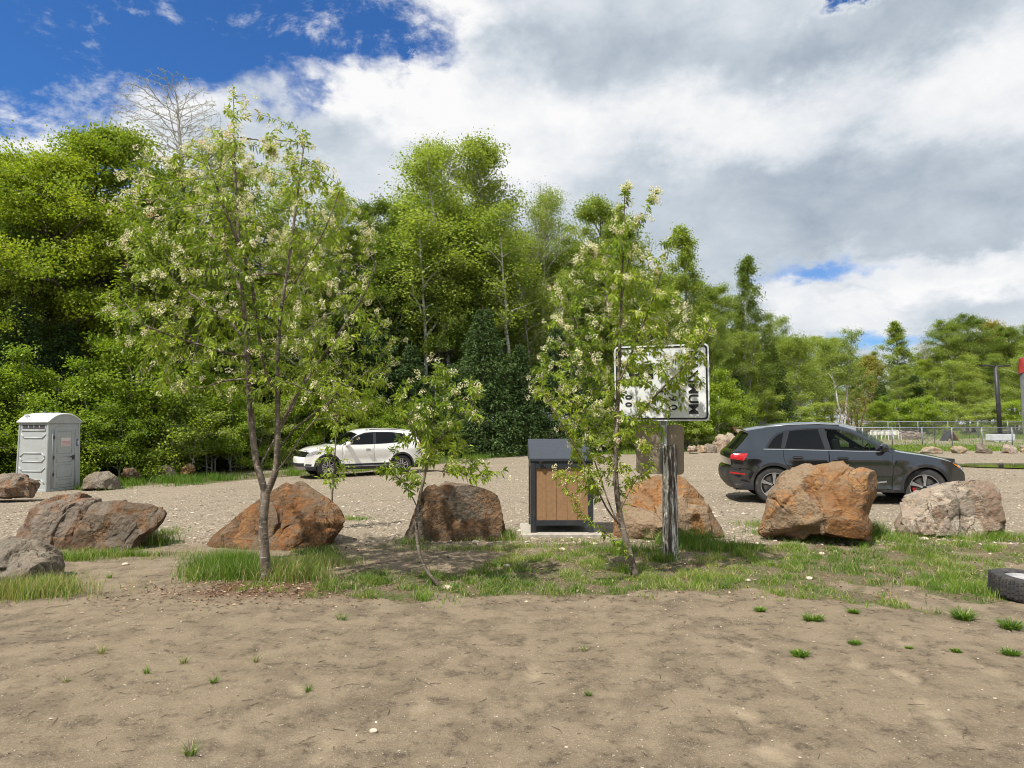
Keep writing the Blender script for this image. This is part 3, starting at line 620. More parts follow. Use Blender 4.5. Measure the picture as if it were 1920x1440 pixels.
sc_cols = [(0, (0.14, 0.11, 0.09)), (0.35, (0.26, 0.20, 0.15)), (0.7, (0.36, 0.29, 0.22)), (0.95, (0.46, 0.39, 0.31)), (1, (0.66, 0.60, 0.52))]
def reg_near(rng, N):
    y = 2.6 + 7.4 * rng.random(N) ** 0.8; x = rng.uniform(-1, 1, N) * (y * 0.8 + 0.3); return x, y
def reg_lot(rng, N):
    y = 9.0 + 27 * rng.random(N) ** 1.6; x = rng.uniform(-.85, .9, N) * y; k = (y < edgeY(x) + 0.5); return x[k], y[k]
scatter_stones('pebbles', 12000, reg_near, 0.002, 0.011, 1, sc_cols)
scatter_stones('gravel', 26000, reg_lot, 0.012, 0.045, 2, sc_cols)

def blades(x, y, h, wd, seed, lean=0.5, v=None, seg=3, rows=None):
    """grass blades as bent tapering strips"""
    rng = np.random.default_rng(seed); n = len(x); z = Hb(x, y) + Hn(x, y) - 0.004
    a = rng.random(n) * 6.283; la = rng.random(n) * 6.283; ln = (0.15 + lean * rng.random(n)) * h
    T = np.linspace(0, 1, seg + 1); L = []
    for k, t in enumerate(T):
        cx = x + np.cos(la) * ln * t * t; cy = y + np.sin(la) * ln * t * t; cz = z + h * (t - 0.28 * t * t * (ln / h))
        w_ = wd * (1 - t) ** 0.7 * 0.5 if k < seg else wd * 0.0
        if k < seg:
            L.append(np.stack([cx - np.cos(a) * w_, cy - np.sin(a) * w_, cz], -1)); L.append(np.stack([cx + np.cos(a) * w_, cy + np.sin(a) * w_, cz], -1))
        else: L.append(np.stack([cx, cy, cz], -1))
    V = np.stack(L, 1); k = V.shape[1]; Fq = [(2 * i, 2 * i + 1, 2 * i + 3, 2 * i + 2) for i in range(seg - 1)]; Ft = [(2 * seg - 2, 2 * seg - 1, 2 * seg)]
    off = (np.arange(n) * k)[:, None, None]
    v = rng.random(n) if v is None else v
    return V.reshape(-1, 3), (off + np.array(Fq)[None]).reshape(-1, 4), (off + np.array(Ft)[None]).reshape(-1, 3), np.repeat(v, k)
grass_m = leaf_mat('grass_blade', [(0.0, (0.060, 0.125, 0.016)), (0.35, (0.125, 0.225, 0.026)), (0.68, (0.235, 0.330, 0.042)), (0.80, (0.30, 0.33, 0.08)), (0.90, (0.42, 0.35, 0.18)), (1.0, (0.54, 0.45, 0.27))], 0.35, 0.5, var=0.0)
def add_blades(mb, *a, **k):
    V, Fq, Ft, v = blades(*a, **k); mb.add(V, [tuple(f) for f in ()] or Fq, 0, v); n0 = mb.n - len(V); mb.Fc.append((Ft + n0, 0))
def clumps(rng, pts, per, spread):
    c = pts[np.repeat(np.arange(len(pts)), per)]; return c + rng.normal(0, spread, c.shape)
def make_grass():
    rng = np.random.default_rng(12); mb = MB()
    # strip
    N = 330000; x = rng.uniform(-5.8, 8.4, N); y = rng.uniform(5.7, 10.2, N); g = grassness(x, y)
    cl = sstep(fbm(np.stack([x, y], -1) * 5.0, 3, 91), -0.25, 0.45)
    k = rng.random(N) < np.minimum(1, g ** 1.3 * (0.07 + 0.95 * cl)); x, y, cl = x[k], y[k], cl[k]; n = len(x)
    v = np.clip(0.42 + 0.55 * fbm(np.stack([x, y], -1) * 1.3, 3, 14) + rng.normal(0, .17, n), 0, 0.82); v = np.where(rng.random(n) < 0.20, rng.uniform(0.85, 1, n), v)
    h = (0.022 + 0.055 * rng.random(n) ** 1.4) * (0.55 + 1.0 * cl) * rng.uniform(.7, 1.25, n); add_blades(mb, x, y, h, 0.0048 + 0.003 * rng.random(n), 5, lean=1.0, v=v)
    # taller tufts, round the stones and posts
    def tuft(cx, cy, n, sx, sy, h0, h1, dry=0.1, dark=0.35, s=1, wd=0.006, lean=.6):
        r = np.random.default_rng(s); x = r.normal(cx, sx, n); y = r.normal(cy, sy, n)
        v = np.clip(r.normal(dark, 0.14, n), 0, .8); v = np.where(r.random(n) < dry, r.uniform(.85, 1, n), v)
        add_blades(mb, x, y, r.uniform(h0, h1, n), wd * np.ones(n), s, lean=lean, v=v)
    for i, (a, b, n, sx, sy, h0, h1, dry, dk) in enumerate([
        (430, 1075, 3800, .20, .13, .12, .32, .06, .32), (470, 1085, 1500, .18, .10, .10, .26, .1, .30), (545, 1085, 2200, .18, .12, .08, .26, .45, .45), (385, 1085, 1200, .1, .1, .06, .2, .2, .4),
        (600, 1060, 900, .2, .1, .05, .16, .4, .45), (20, 1115, 2600, .35, .10, .10, .26, .45, .45), (80, 1110, 1200, .14, .12, .08, .22, .5, .5),
        (275, 1020, 1500, .16, .12, .08, .26, .15, .22), (225, 1042, 1100, .3, .05, .05, .14, .15, .35), (130, 1050, 800, .25, .05, .04, .14, .2, .4), (310, 1000, 500, .12, .2, .04, .12, .2, .3),
        (665, 975, 420, .14, .10, .04, .11, .1, .4), (770, 1020, 500, .12, .1, .04, .13, .1, .3), (950, 1010, 700, .07, .10, .05, .20, .2, .25), (860, 1030, 900, .5, .08, .03, .10, .1, .5),
        (1180, 1035, 900, .25, .10, .05, .18, .1, .35), (1290, 1020, 2200, .22, .12, .08, .26, .1, .28), (1340, 1030, 1500, .25, .12, .06, .20, .1, .3), (1240, 1052, 700, .1, .06, .05, .16, .15, .35),
        (1460, 1000, 900, .2, .15, .05, .17, .1, .4), (1620, 1002, 2400, .16, .10, .10, .30, .08, .28), (1560, 1012, 1300, .3, .06, .05, .16, .1, .35), (1660, 1010, 900, .3, .1, .05, .15, .1, .4), (1600, 1006, 1500, .14, .08, .10, .28, .08, .3), (1500, 1004, 700, .2, .05, .05, .14, .2, .4), (905, 1014, 500, .3, .05, .04, .12, .2, .4), (1790, 1004, 700, .3, .05, .04, .13, .2, .4), (100, 1046, 900, .3, .06, .05, .16, .2, .4),
        (1420, 985, 500, .15, .2, .04, .12, .15, .45), (1860, 1010, 1500, .3, .12, .05, .17, .1, .4), (1720, 1005, 500, .2, .06, .04, .12, .3, .45), (1830, 1105, 900, .13, .10, .05, .13, .05, .55),
        (1080, 1015, 350, .3, .04, .03, .09, .2, .5), (1000, 1025, 250, .25, .05, .03, .10, .25, .5)]):
        g = G(a, b); tuft(g.x, g.y, int(n * 0.8), sx, sy, h0, h1, dry, dk, 100 + i)
    # low broad-leaved weeds and clumps right of the bin
    for i in range(150):
        r = np.random.default_rng(500 + i); cx = r.uniform(-1.5, 7.5); cy = r.uniform(6.0, 9.3)
        if grassness(cx, cy) < 0.3 or r.random() < 0.2: continue
        tuft(cx, cy, 90, .05, .04, .03, .13, .05, r.uniform(.2, .6), 600 + i, 0.006)
    tag(mb.build('grass', grass_m), kind='stuff')
    # verge before the wood and far turf
    mb = MB(); N = 150000; x = rng.uniform(-22, 20, N); y = edgeY(x) + rng.uniform(-1.0, 3.0, N) ** 1.0
    g = grassness(x, y); k = rng.random(N) < g * (0.04 + 0.8 * sstep(fbm(np.stack([x, y], -1) * 1.4, 3, 7), -0.1, 0.4)); x, y = x[k], y[k]; n = len(x)
    v = np.clip(0.40 + 0.4 * fbm(np.stack([x, y], -1) * .5, 3, 15) + rng.normal(0, .15, n), 0, 0.95)
    tall = sstep(y - edgeY(x), -0.6, 1.4)
    add_blades(mb, x, y, rng.uniform(.05, .16, n) + tall * rng.uniform(.0, .26, n), 0.012 + 0.008 * rng.random(n), 51, v=v, seg=2)
    tag(mb.build('verge_grass', grass_m), kind='stuff')
    mb = MB(); N = 90000; y = 36 + 44 * rng.random(N) ** 1.5; x = y * rng.uniform(.35, .85, N); g = grassness(x, y)
    k = rng.random(N) < g * (0.2 + 0.7 * sstep(fbm(np.stack([x, y], -1) * .6, 3, 7), -0.3, 0.3)); x, y = x[k], y[k]; n = len(x)
    v = np.clip(rng.normal(.5, .2, n), 0, 1)
    add_blades(mb, x, y, rng.uniform(.06, .20, n) * (1 + 1.5 * (y > 64)), 0.03 + 0.02 * rng.random(n), 52, v=v, seg=2)
    tag(mb.build('field_grass', grass_m), kind='stuff')
make_grass()
def weed(px, py, kind, lb, r=0.08, seed=0):
    g = G(px, py); rng = np.random.default_rng(seed); mb = MB()
    n = {'tuft': 40, 'dry': 34, 'low': 260}[kind]
    q_ = rng.random(n) ** .6 * r * (.25 if kind != 'low' else .38); a_ = rng.random(n) * 6.283; x = g.x + q_ * np.cos(a_) * rng.uniform(.8, 1.5); y = g.y + q_ * np.sin(a_) * rng.uniform(.6, 1.2)
    h = rng.uniform(.3, 1, n) * (r * (1.2 if kind != 'low' else .6)); v = np.clip(rng.normal(.25, .2, n) + (rng.random(n) < .06) * .65, 0, 1) if kind != 'dry' else np.where(rng.random(n) < .5, .92, .2)
    V, Fq, Ft, vv = blades(x, y, h, np.full(n, 0.005 if kind != 'low' else 0.010), seed, lean=1.3, v=v)
    V[:, 0] -= g.x; V[:, 1] -= g.y; z0 = H(g.x, g.y); V[:, 2] -= z0
    mb.add(V, Fq, 0, vv); mb.Fc.append((Ft, 0)); o = mb.build('weed', grass_m, loc=(g.x, g.y, z0)); tag(o, lb, 'weed', 'weeds growing on the bare sand')
for i, (a, b, k, r, lb) in enumerate([(190, 1232, 'dry', .09, 'grey dry grass clump on the sand at the far left'), (345, 1250, 'dry', .07, 'thin grey grass tuft on the left sand'), (400, 1285, 'tuft', .06, 'dark green sprig with star-like blades on the sand'),
    (358, 1415, 'tuft', .09, 'dark grass tuft near the bottom edge left of centre'), (578, 1298, 'tuft', .05, 'single thin upright sprig on the sand'), (275, 1268, 'tuft', .05, 'small sprig left of the thin grey tuft'), (124, 1282, 'dry', .045, 'tiny dry tuft near the left edge'),
    (1103, 1302, 'tuft', .045, 'tiny dark weed alone in the middle of the sand'), (1095, 1220, 'dry', .05, 'tiny flat weed left of the green clumps'), (1524, 1166, 'low', .13, 'flat green weed clump, widest of the middle ones'), (1500, 1230, 'low', .10, 'flat dark green weed nearest to the camera in the middle'),
    (1603, 1208, 'low', .07, 'small green weed right of the widest clump'), (1805, 1160, 'low', .20, 'big bright green clump left of the old tyre'), (1704, 1216, 'low', .045, 'tiny green weed among the right footprints'), (1793, 1222, 'low', .06, 'small thin green weed between two clumps on the right'),
    (1895, 1227, 'low', .10, 'round green weed near the right edge'), (1425, 1148, 'low', .09, 'green weed at the edge of the grass strip'), (1600, 1150, 'low', .09, 'pale green weed just below the right grass'), (1895, 1178, 'low', .18, 'yellowish green weed below the old tyre'),
    (480, 1245, 'dry', .06, 'faint dry sprig right of the dark tuft'), (640, 1165, 'tuft', .10, 'green tuft on sand below the forked tree'), (205, 1085, 'tuft', .08, 'sparse tuft on the path beside the left rocks')]):
    weed(a, b, k, lb, r, 900 + i)
def debris():
    rng = np.random.default_rng(31); mb = MB()
    for k in range(620):
        y = 2.9 + 3.6 * rng.random() ** .8; x = rng.uniform(-.8, .8) * y; a = rng.random() * 3.14; L = .012 + .09 * rng.random() ** 2.5; z = H(x, y) + .004; c, s = math.cos(a) * L / 2, math.sin(a) * L / 2
        mb.tube([(x - c, y - s, z), (x + rng.normal(0, .1) * L, y + rng.normal(0, .1) * L, z + .003), (x + c, y + s, z)], [.0012, .002, .001], 4, a=rng.random())
    tag(mb.build('twig_debris', simple('debris', (0.07, 0.05, 0.035), .9, var=.5, scale=40)), kind='stuff')
def litter():
    rng = np.random.default_rng(8); t = mat('dead_leaf'); a = t.new('ShaderNodeAttribute', attribute_name='v').outputs['Fac']
    t.set(Base_Color=t.ramp(a, [(0, (0.07, 0.035, 0.02)), (.5, (0.20, 0.11, 0.06)), (.85, (0.34, 0.22, 0.14)), (1, (0.5, 0.4, 0.3))]), Roughness=0.8)
    n1 = 900; n2 = 3200
    x = np.concatenate([rng.normal(-2.6, .6, n1), rng.uniform(-2.6, 7, n2)]); y = np.concatenate([rng.normal(6.45, .3, n1), rng.uniform(6.1, 9.0, n2)])
    n = len(x); z = Hb(x, y) + Hn(x, y) + 0.006; V, Fs, v = leaf_cards(np.stack([x, y, z], -1), rng.normal(0, 1, (n, 3)) * [1, 1, .15], rng.uniform(.015, .045, n), .55, rng, up=(0, 0, 1), tilt=.4)
    mb = MB(); mb.add(V, Fs, 0, v); tag(mb.build('leaf_litter', t.m), kind='stuff')
def leaf_cards(pos, dirs, L, wr, rng, up=None, tilt=1.0, v=None, fold=0.25, simple_=True):
    """folded kite-shaped leaves: base, left, tip, right"""
    n = len(pos); d = dirs / (np.linalg.norm(dirs, axis=1, keepdims=True) + 1e-9)
    q = rng.normal(0, tilt, (n, 3)) + (np.array(up) if up is not None else np.array((0, 0, 1.0)))
    s = np.cross(d, q); s /= np.linalg.norm(s, axis=1, keepdims=True) + 1e-9; nn = np.cross(s, d); L = np.broadcast_to(L, (n,))[:, None]
    if simple_:
        V = np.stack([pos, pos + d * L * .45 + s * L * wr * .5 + nn * L * fold * .3, pos + d * L, pos + d * L * .45 - s * L * wr * .5 + nn * L * fold * .3], 1)
        F_ = np.array([(0, 2, 1), (0, 3, 2)]); k = 4
    else:
        dr = np.array((0, 0, -1.0)); c = 0.16
        m1 = pos + d * L * .35; m2 = pos + d * L * .72 + dr * L * c * .5; tip = pos + d * L + dr * L * c
        V = np.stack([pos, m1 + s * L * wr * .5 + nn * L * fold * .25, m2 + s * L * wr * .36 + nn * L * fold * .2, tip, m2 - s * L * wr * .36 + nn * L * fold * .2, m1 - s * L * wr * .5 + nn * L * fold * .25, m1, m2], 1)
        F_ = np.array([(0, 6, 1), (1, 6, 7), (1, 7, 2), (2, 7, 3), (3, 7, 4), (4, 7, 5), (5, 7, 6), (5, 6, 0)]); k = 8
    v = rng.random(n) if v is None else v
    return V.reshape(-1, 3), (np.arange(n)[:, None, None] * k + F_[None]).reshape(-1, 3), np.repeat(v, k)
litter()
debris()
# ------------------------------------------------------------------ the blossoming trees near the camera
bark_near = bark_mat('bark_cherry', (0.085, 0.066, 0.052), (0.20, 0.165, 0.13), 14, (1, 1, .5), lent=(0.34, 0.31, 0.26))
leaf_near = leaf_mat('leaf_cherry', [(0.0, (0.110, 0.175, 0.022)), (0.45, (0.265, 0.345, 0.036)), (0.8, (0.440, 0.500, 0.070)), (0.93, (0.46, 0.42, 0.11)), (1.0, (0.46, 0.29, 0.11))], 0.45, 0.42, var=0.1)
def flower_mat():
    t = mat('blossom_cream'); a = t.new('ShaderNodeAttribute', attribute_name='v').outputs['Fac']
    c = t.ramp(a, [(0, (0.45, 0.44, 0.15)), (.3, (0.70, 0.66, 0.34)), (.75, (0.85, 0.82, 0.58)), (.93, (0.80, 0.70, 0.46)), (1, (0.62, 0.42, 0.22))]); t.set(Base_Color=c, Roughness=0.6)
    tr = t.new('ShaderNodeBsdfTranslucent'); t.put(tr.inputs[0], c); mx = t.new('ShaderNodeMixShader'); mx.inputs[0].default_value = .3
    t.l.new(t.b.outputs[0], mx.inputs[1]); t.l.new(tr.outputs[0], mx.inputs[2]); t.l.new(mx.outputs[0], t.out.inputs[0]); return t.m
blossom = flower_mat()
def resample(p, st):
    p = np.asarray(p, float); d = np.r_[0, np.cumsum(np.linalg.norm(np.diff(p, axis=0), axis=1))]; n = max(2, int(d[-1] / st) + 1)
    q = np.linspace(0, d[-1], n)
    # smooth (catmull-like) by interpolating after a light blur
    r = np.stack([np.interp(q, d, p[:, k]) for k in range(3)], -1)
    for _ in range(3): r[1:-1] = (r[:-2] + 2 * r[1:-1] + r[2:]) / 4
    return r
def grow_tree(name, label, cat, group, stems, env, Yc, depth, natt, nleaf, nflow, leafL, r_tip=0.0022, pipe=2.35, seed=0, kill=0.11, step=0.06, infl=0.75, ztop_thin=None, r_base=None, droop=0.55, lmat=None, bmat=None, lw=.33, upb=.10):
    """stems: list of (parent_index_or_None, [(px,py,dy)...]); env: outline of the crown in the photo at distance Yc"""
    rng = np.random.default_rng(seed)
    S = [np.array([P(a, b, Yc + c) for a, b, c in st]) for _, st in stems]
    base = S[0][0].copy(); gz = H(base[0], base[1])
    nodes = []; par = []
    for (pi, st), pts in zip(stems, S):
        r = resample(pts, step)
        if pi is None: prev = -1
        else:
            A = np.array(nodes); prev = int(np.linalg.norm(A - r[0], axis=1).argmin()); r = r[1:]
        for q in r: nodes.append(q); par.append(prev); prev = len(nodes) - 1
    nstem = len(nodes)
    poly = np.array([P(a, b, Yc) for a, b in env])[:, [0, 2]]
    x0, z0 = poly.min(0); x1, z1 = poly.max(0); C = []
    def inside(q):
        c = np.zeros(len(q), bool); n = len(poly)
        for i in range(n):
            p, r = poly[i], poly[(i + 1) % n]; k = (p[1] > q[:, 1]) != (r[1] > q[:, 1])
            xx = (r[0] - p[0]) * (q[:, 1] - p[1]) / (r[1] - p[1] + 1e-12) + p[0]; c ^= k & (q[:, 0] < xx)
        return c
    zs = np.linspace(z0, z1, 60); span = []
    for z in zs:
        xs = np.linspace(x0, x1, 200); ins = inside(np.stack([xs, np.full(200, z)], -1)); span.append((xs[ins].min(), xs[ins].max()) if ins.any() else (0, 0))
    span = np.array(span)
    while sum(map(len, C)) < natt:
        q = np.stack([rng.uniform(x0, x1, natt), rng.uniform(z0, z1, natt)], -1); q = q[inside(q)]
        lo = np.interp(q[:, 1], zs, span[:, 0]); hi = np.interp(q[:, 1], zs, span[:, 1]); mid = (lo + hi) / 2; hw = (hi - lo) / 2 + .02
        wy = depth * np.minimum(1, hw / (0.35 * (x1 - x0))) * np.sqrt(np.maximum(0.02, 1 - ((q[:, 0] - mid) / hw) ** 2))
        C.append(np.stack([q[:, 0], Yc + rng.uniform(-1, 1, len(q)) * wy, q[:, 1]], -1))
    A = np.concatenate(C)[:natt]
    N = np.array(nodes); near = np.full(len(A), -1); dist = np.full(len(A), 1e9)
    D = np.linalg.norm(A[:, None] - N[None], axis=2); near = D.argmin(1); dist = D.min(1); alive = dist > kill
    nodes = list(map(np.array, nodes)); dirs_prev = {}
    for it in range(110):
        act = alive & (dist < (infl if it < 40 else infl * 1.6))
        if not act.any(): break
        idx = np.nonzero(act)[0]; use = near[idx]; u, inv = np.unique(use, return_inverse=True)
        NN = np.array(nodes); v = A[idx] - NN[use]; v /= np.linalg.norm(v, axis=1, keepdims=True) + 1e-9
        sm = np.zeros((len(u), 3)); np.add.at(sm, inv, v); sm /= np.linalg.norm(sm, axis=1, keepdims=True) + 1e-9
        for k, ui in enumerate(u):
            if par[ui] >= 0:
                pd = NN[ui] - NN[par[ui]]; pd /= np.linalg.norm(pd) + 1e-9; sm[k] = sm[k] + pd * (0.35 if ui >= nstem else 0.1)
        sm += np.array((0, 0, upb)) + rng.normal(0, .10, sm.shape); sm /= np.linalg.norm(sm, axis=1, keepdims=True)
        new = NN[u] + sm * step; n0 = len(nodes)
        for k in range(len(u)): nodes.append(new[k]); par.append(int(u[k]))
        D = np.linalg.norm(A[:, None] - new[None], axis=2); m = D.min(1); am = D.argmin(1) + n0; b = m < dist
        near[b] = am[b]; dist[b] = m[b]; alive &= dist > kill
        if len(nodes) > 9000: break
    N = np.array(nodes); n = len(N); par = np.array(par); ch = [[] for _ in range(n)]
    for i in range(n):
        if par[i] >= 0: ch[par[i]].append(i)
    rad = np.zeros(n); order = np.arange(n)[::-1]; acc = np.zeros(n)
    for i in order:
        acc[i] = max(acc[i], r_tip ** pipe) if not ch[i] else acc[i]
        rad[i] = acc[i] ** (1 / pipe)
        if par[i] >= 0: acc[par[i]] += acc[i] + (r_tip ** pipe) * 0.02
    if r_base:
        f = r_base / rad[0]; g = math.log(r_base / r_tip) / math.log(rad[0] / r_tip); rad = r_tip * (rad / r_tip) ** g
    rad[:5] *= np.array([1.35, 1.25, 1.15, 1.08, 1.03])
    root = empty(name, (base[0], base[1], gz), 0, label, cat, group); O = np.array((base[0], base[1], gz))
    tb, bb = MB(), MB(); done = np.zeros(n, bool)
    starts = [0]; 
    while starts:
        s = starts.pop(); chain = ([par[s]] if par[s] >= 0 else []) + [s]; cur = s
        while ch[cur]:
            c = sorted(ch[cur], key=lambda k: -rad[k]); starts.extend(c[1:]); cur = c[0]; chain.append(cur)
        pts = N[chain] - O; rr = rad[chain].copy()
        if par[s] >= 0: rr[0] = rr[1]
        if len(chain) < 2: continue
        if len(pts) > 4: 
            q = pts.copy(); q[1:-1] = (pts[:-2] + 2 * pts[1:-1] + pts[2:]) / 4; pts = q
        big = rr.max() > 0.012
        (tb if (big and s < nstem) else bb).tube(pts, rr, 12 if rr.max() > .03 else (6 if big else 4), cap=(s == 0))
    tb.build('trunk', bmat or bark_near, root, smooth=True)
    bb.build('branches', bmat or bark_near, root, smooth=True)
    # leaves sit on the thin twigs
    thin = np.nonzero((rad < max(0.0062, r_tip * 1.6)) & (np.arange(n) >= min(nstem, n - 1)))[0]
    # stem tips carry leaves as well
    thin = np.concatenate([thin, np.nonzero((rad < max(0.006, r_tip * 1.3)) & (np.arange(n) < nstem))[0]])
    tipw = np.where(rad[thin] < r_tip * 1.8, 1.6, 0.7); pk = rng.choice(thin, nleaf, p=tipw / tipw.sum())
    pd = N[pk] - N[np.maximum(par[pk], 0)]; pd /= np.linalg.norm(pd, axis=1, keepdims=True) + 1e-9
    pos = N[pk] - pd * rng.random((nleaf, 1)) * step + rng.normal(0, .006, (nleaf, 3)) - O
    side = rng.normal(0, 1, (nleaf, 3)); side -= pd * (side * pd).sum(1, keepdims=True); side /= np.linalg.norm(side, axis=1, keepdims=True) + 1e-9
    dr = pd * .55 + side * .8 + np.array((0, 0, -1.0)) * droop * rng.uniform(.2, 1.3, (nleaf, 1))
    patch = fbm(pos * 1.7, 3, seed); v = np.clip(0.42 + 0.45 * patch + rng.normal(0, .17, nleaf), 0, 1)
    V, Fs, vv = leaf_cards(pos + side * .008, dr, leafL * rng.uniform(.55, 1.15, nleaf), lw, rng, tilt=.8, v=v, simple_=False)
    lm = MB(); lm.add(V, Fs, 0, vv); lm.build('foliage', lmat or leaf_near, root)
    if nflow:
        tips = np.array([i for i in thin if len(ch[i]) == 0]); zt = N[tips][:, 2]; wgt = 0.35 + sstep(zt, z0, z1)
        rim = np.abs(N[tips][:, 0] - Yc * 0) * 0; k = rng.choice(tips, nflow, p=wgt / wgt.sum()); m = 34
        c = N[k] - O + rng.normal(0, .035, (nflow, 3)); ax = rng.normal(0, .5, (nflow, 3)) + [0, 0, -.5]; ax /= np.linalg.norm(ax, axis=1, keepdims=True)
        tt = rng.random((nflow, m, 1)); rr = rng.normal(0, 1, (nflow, m, 3)); rr /= np.linalg.norm(rr, axis=2, keepdims=True)
        ll = rng.uniform(.02, .050, (nflow, 1, 1)); q = c[:, None] + ax[:, None] * ll * tt + rr * (0.021 * (1 - tt * .4))
        q = q.reshape(-1, 3); tone = np.repeat(np.clip(rng.normal(.62, .2, nflow), 0, .95), m) + rng.normal(0, .1, nflow * m)
        V, Fs, vv = leaf_cards(q, rr.reshape(-1, 3), rng.uniform(.010, .016, len(q)), .9, rng, v=np.clip(tone, 0, 1)); fm = MB(); fm.add(V, Fs, 0, vv); fm.build('blossom', blossom, root)
    return root
BG = 'young blossoming trees along the boulder row'
grow_tree('blossoming_tree', 'tallest blossoming tree with grey trunk forked low in front of the triangular boulder', 'tree', BG,
    [(None, [(500, 1092, 0), (497, 1040, 0), (492, 980, 0), (498, 930, 0)]),
     (0, [(498, 930, 0), (490, 895, .02), (480, 870, .04), (472, 800, .06), (465, 690, .08), (460, 610, .05), (452, 520, .0), (446, 420, 0), (440, 300, 0), (437, 160, 0)]),
     (0, [(498, 930, 0), (512, 900, -.02), (519, 880, -.04), (521, 800, -.05), (520, 690, -.08), (524, 600, -.1), (540, 500, -.1), (556, 380, -.05), (574, 245, 0)]),
     (2, [(517, 888, -.04), (545, 850, -.2), (575, 805, -.35), (615, 760, -.5), (655, 700, -.6)]),
     (2, [(524, 840, -.04), (550, 805, .1), (592, 773, .25), (640, 735, .4), (700, 690, .5)]),
     (2, [(521, 810, -.04), (548, 755, -.1), (590, 690, -.1), (625, 640, -.1), (680, 560, 0), (705, 500, .1)]),
     (1, [(484, 880, .04), (514, 825, .2), (552, 760, .4), (590, 660, .7)]),
     (2, [(520, 745, -.07), (495, 690, -.25), (482, 610, -.4), (470, 510, -.5), (420, 390, -.6), (390, 300, -.6)]),
     (1, [(460, 640, .07), (430, 600, .2), (370, 560, .3), (290, 500, .5), (250, 440, .6)]),
     (1, [(463, 670, .07), (420, 660, -.2), (350, 640, -.4), (270, 610, -.6)]),
     (1, [(455, 560, .07), (430, 480, .3), (380, 420, .6), (330, 350, .9)]),
     (2, [(530, 570, -.1), (570, 500, -.4), (610, 430, -.6), (640, 350, -.6)])],
    [(433, 150), (447, 152), (470, 175), (492, 190), (480, 235), (520, 238), (583, 238), (590, 285), (645, 330), (640, 365), (690, 400), (712, 500), (700, 560), (752, 640), (745, 720), (700, 790), (640, 800), (560, 730), (500, 790), (450, 745),
     (380, 745), (300, 735), (230, 640), (205, 560), (235, 530), (225, 430), (262, 345), (330, 300), (388, 300), (398, 215), (415, 230), (430, 250)],
    6.9, 1.15, 1600, 16500, 1150, 0.064, seed=3, r_base=0.046)
grow_tree('blossoming_tree', 'slender blossoming tree growing in front of the white text sign', 'tree', BG,
    [(None, [(1192, 1082, 0), (1180, 1035, 0), (1166, 985, 0), (1158, 940, 0), (1153, 880, 0), (1156, 800, 0), (1160, 700, 0), (1164, 600, 0), (1168, 480, 0), (1172, 345, 0)]),
     (0, [(1168, 990, 0), (1140, 960, -.1), (1112, 900, -.2), (1085, 850, -.3), (1050, 790, -.4), (1015, 730, -.4)]),
     (0, [(1182, 1042, 0), (1150, 1010, -.2), (1110, 985, -.35), (1080, 945, -.5), (1062, 915, -.55), (1044, 886, -.6)]),
     (0, [(1157, 830, 0), (1190, 790, -.1), (1230, 740, -.2), (1290, 680, -.3), (1335, 610, -.3)]),
     (0, [(1160, 720, 0), (1185, 660, -.1), (1225, 560, -.2), (1250, 480, -.2), (1272, 432, -.2)]),
     (0, [(1166, 560, 0), (1180, 480, .1), (1205, 410, .1), (1226, 362, .1)]),
     (0, [(1157, 760, 0), (1120, 690, .1), (1080, 610, .3), (1060, 540, .4)]),
     (0, [(1172, 1010, 0), (1160, 985, .1), (1140, 940, .3), (1100, 820, .5), (1050, 700, .6)]),
     (0, [(1162, 960, 0), (1190, 900, -.2), (1225, 870, -.3)])],
    [(1168, 345), (1180, 343), (1190, 385), (1196, 430), (1222, 355), (1232, 360), (1222, 410), (1205, 470), (1272, 425), (1278, 432), (1240, 480), (1235, 520), (1275, 560), (1340, 596), (1340, 620), (1318, 690), (1325, 720), (1290, 760), (1255, 800),
     (1230, 860), (1215, 900), (1185, 940), (1150, 920), (1120, 900), (1090, 950), (1060, 915), (1038, 880), (1060, 850), (1040, 800), (985, 730), (985, 700), (1025, 660), (1015, 580), (1045, 510), (1100, 440), (1140, 430), (1150, 370)],
    7.1, 0.62, 850, 11500, 600, 0.064, seed=8, r_base=0.032, kill=.10)
grow_tree('sapling', 'thin leaning sapling with a curved stem in front of the dark squared boulder', 'tree', BG,
    [(None, [(830, 1103, 0), (808, 1085, 0), (790, 1055, 0), (782, 1020, 0), (780, 970, 0), (783, 945, 0), (795, 900, 0), (805, 840, 0), (815, 760, 0), (822, 675, 0)]),
     (0, [(783, 950, 0), (770, 925, -.05), (750, 895, -.1), (722, 875, -.15)]),
     (0, [(800, 880, 0), (840, 885, -.1), (900, 900, -.15), (945, 884, -.2)]),
     (0, [(806, 840, 0), (850, 800, .1), (900, 740, .15)]), (0, [(803, 850, 0), (770, 800, .1), (745, 740, .1)])],
    [(815, 668), (832, 668), (850, 700), (893, 690), (912, 740), (905, 800), (880, 850), (945, 882), (940, 890), (870, 905), (815, 880), (800, 940), (775, 945), (712, 905), (704, 878), (740, 850), (745, 800), (740, 740), (780, 710)],
    6.7, 0.42, 280, 2800, 80, 0.070, seed=15, r_base=0.017, kill=.10)
grow_tree('sapling', 'small bare-stemmed sapling between the triangular boulder and the white car', 'tree', BG,
    [(None, [(622, 945, 0), (624, 900, 0), (628, 860, 0), (630, 800, 0), (634, 750, 0)])],
    [(625, 745), (645, 740), (672, 800), (655, 850), (668, 900), (640, 915), (612, 915), (585, 895), (592, 850), (600, 790)],
    10.2, 0.35, 90, 420, 14, 0.085, seed=19, r_base=0.013, kill=.12)

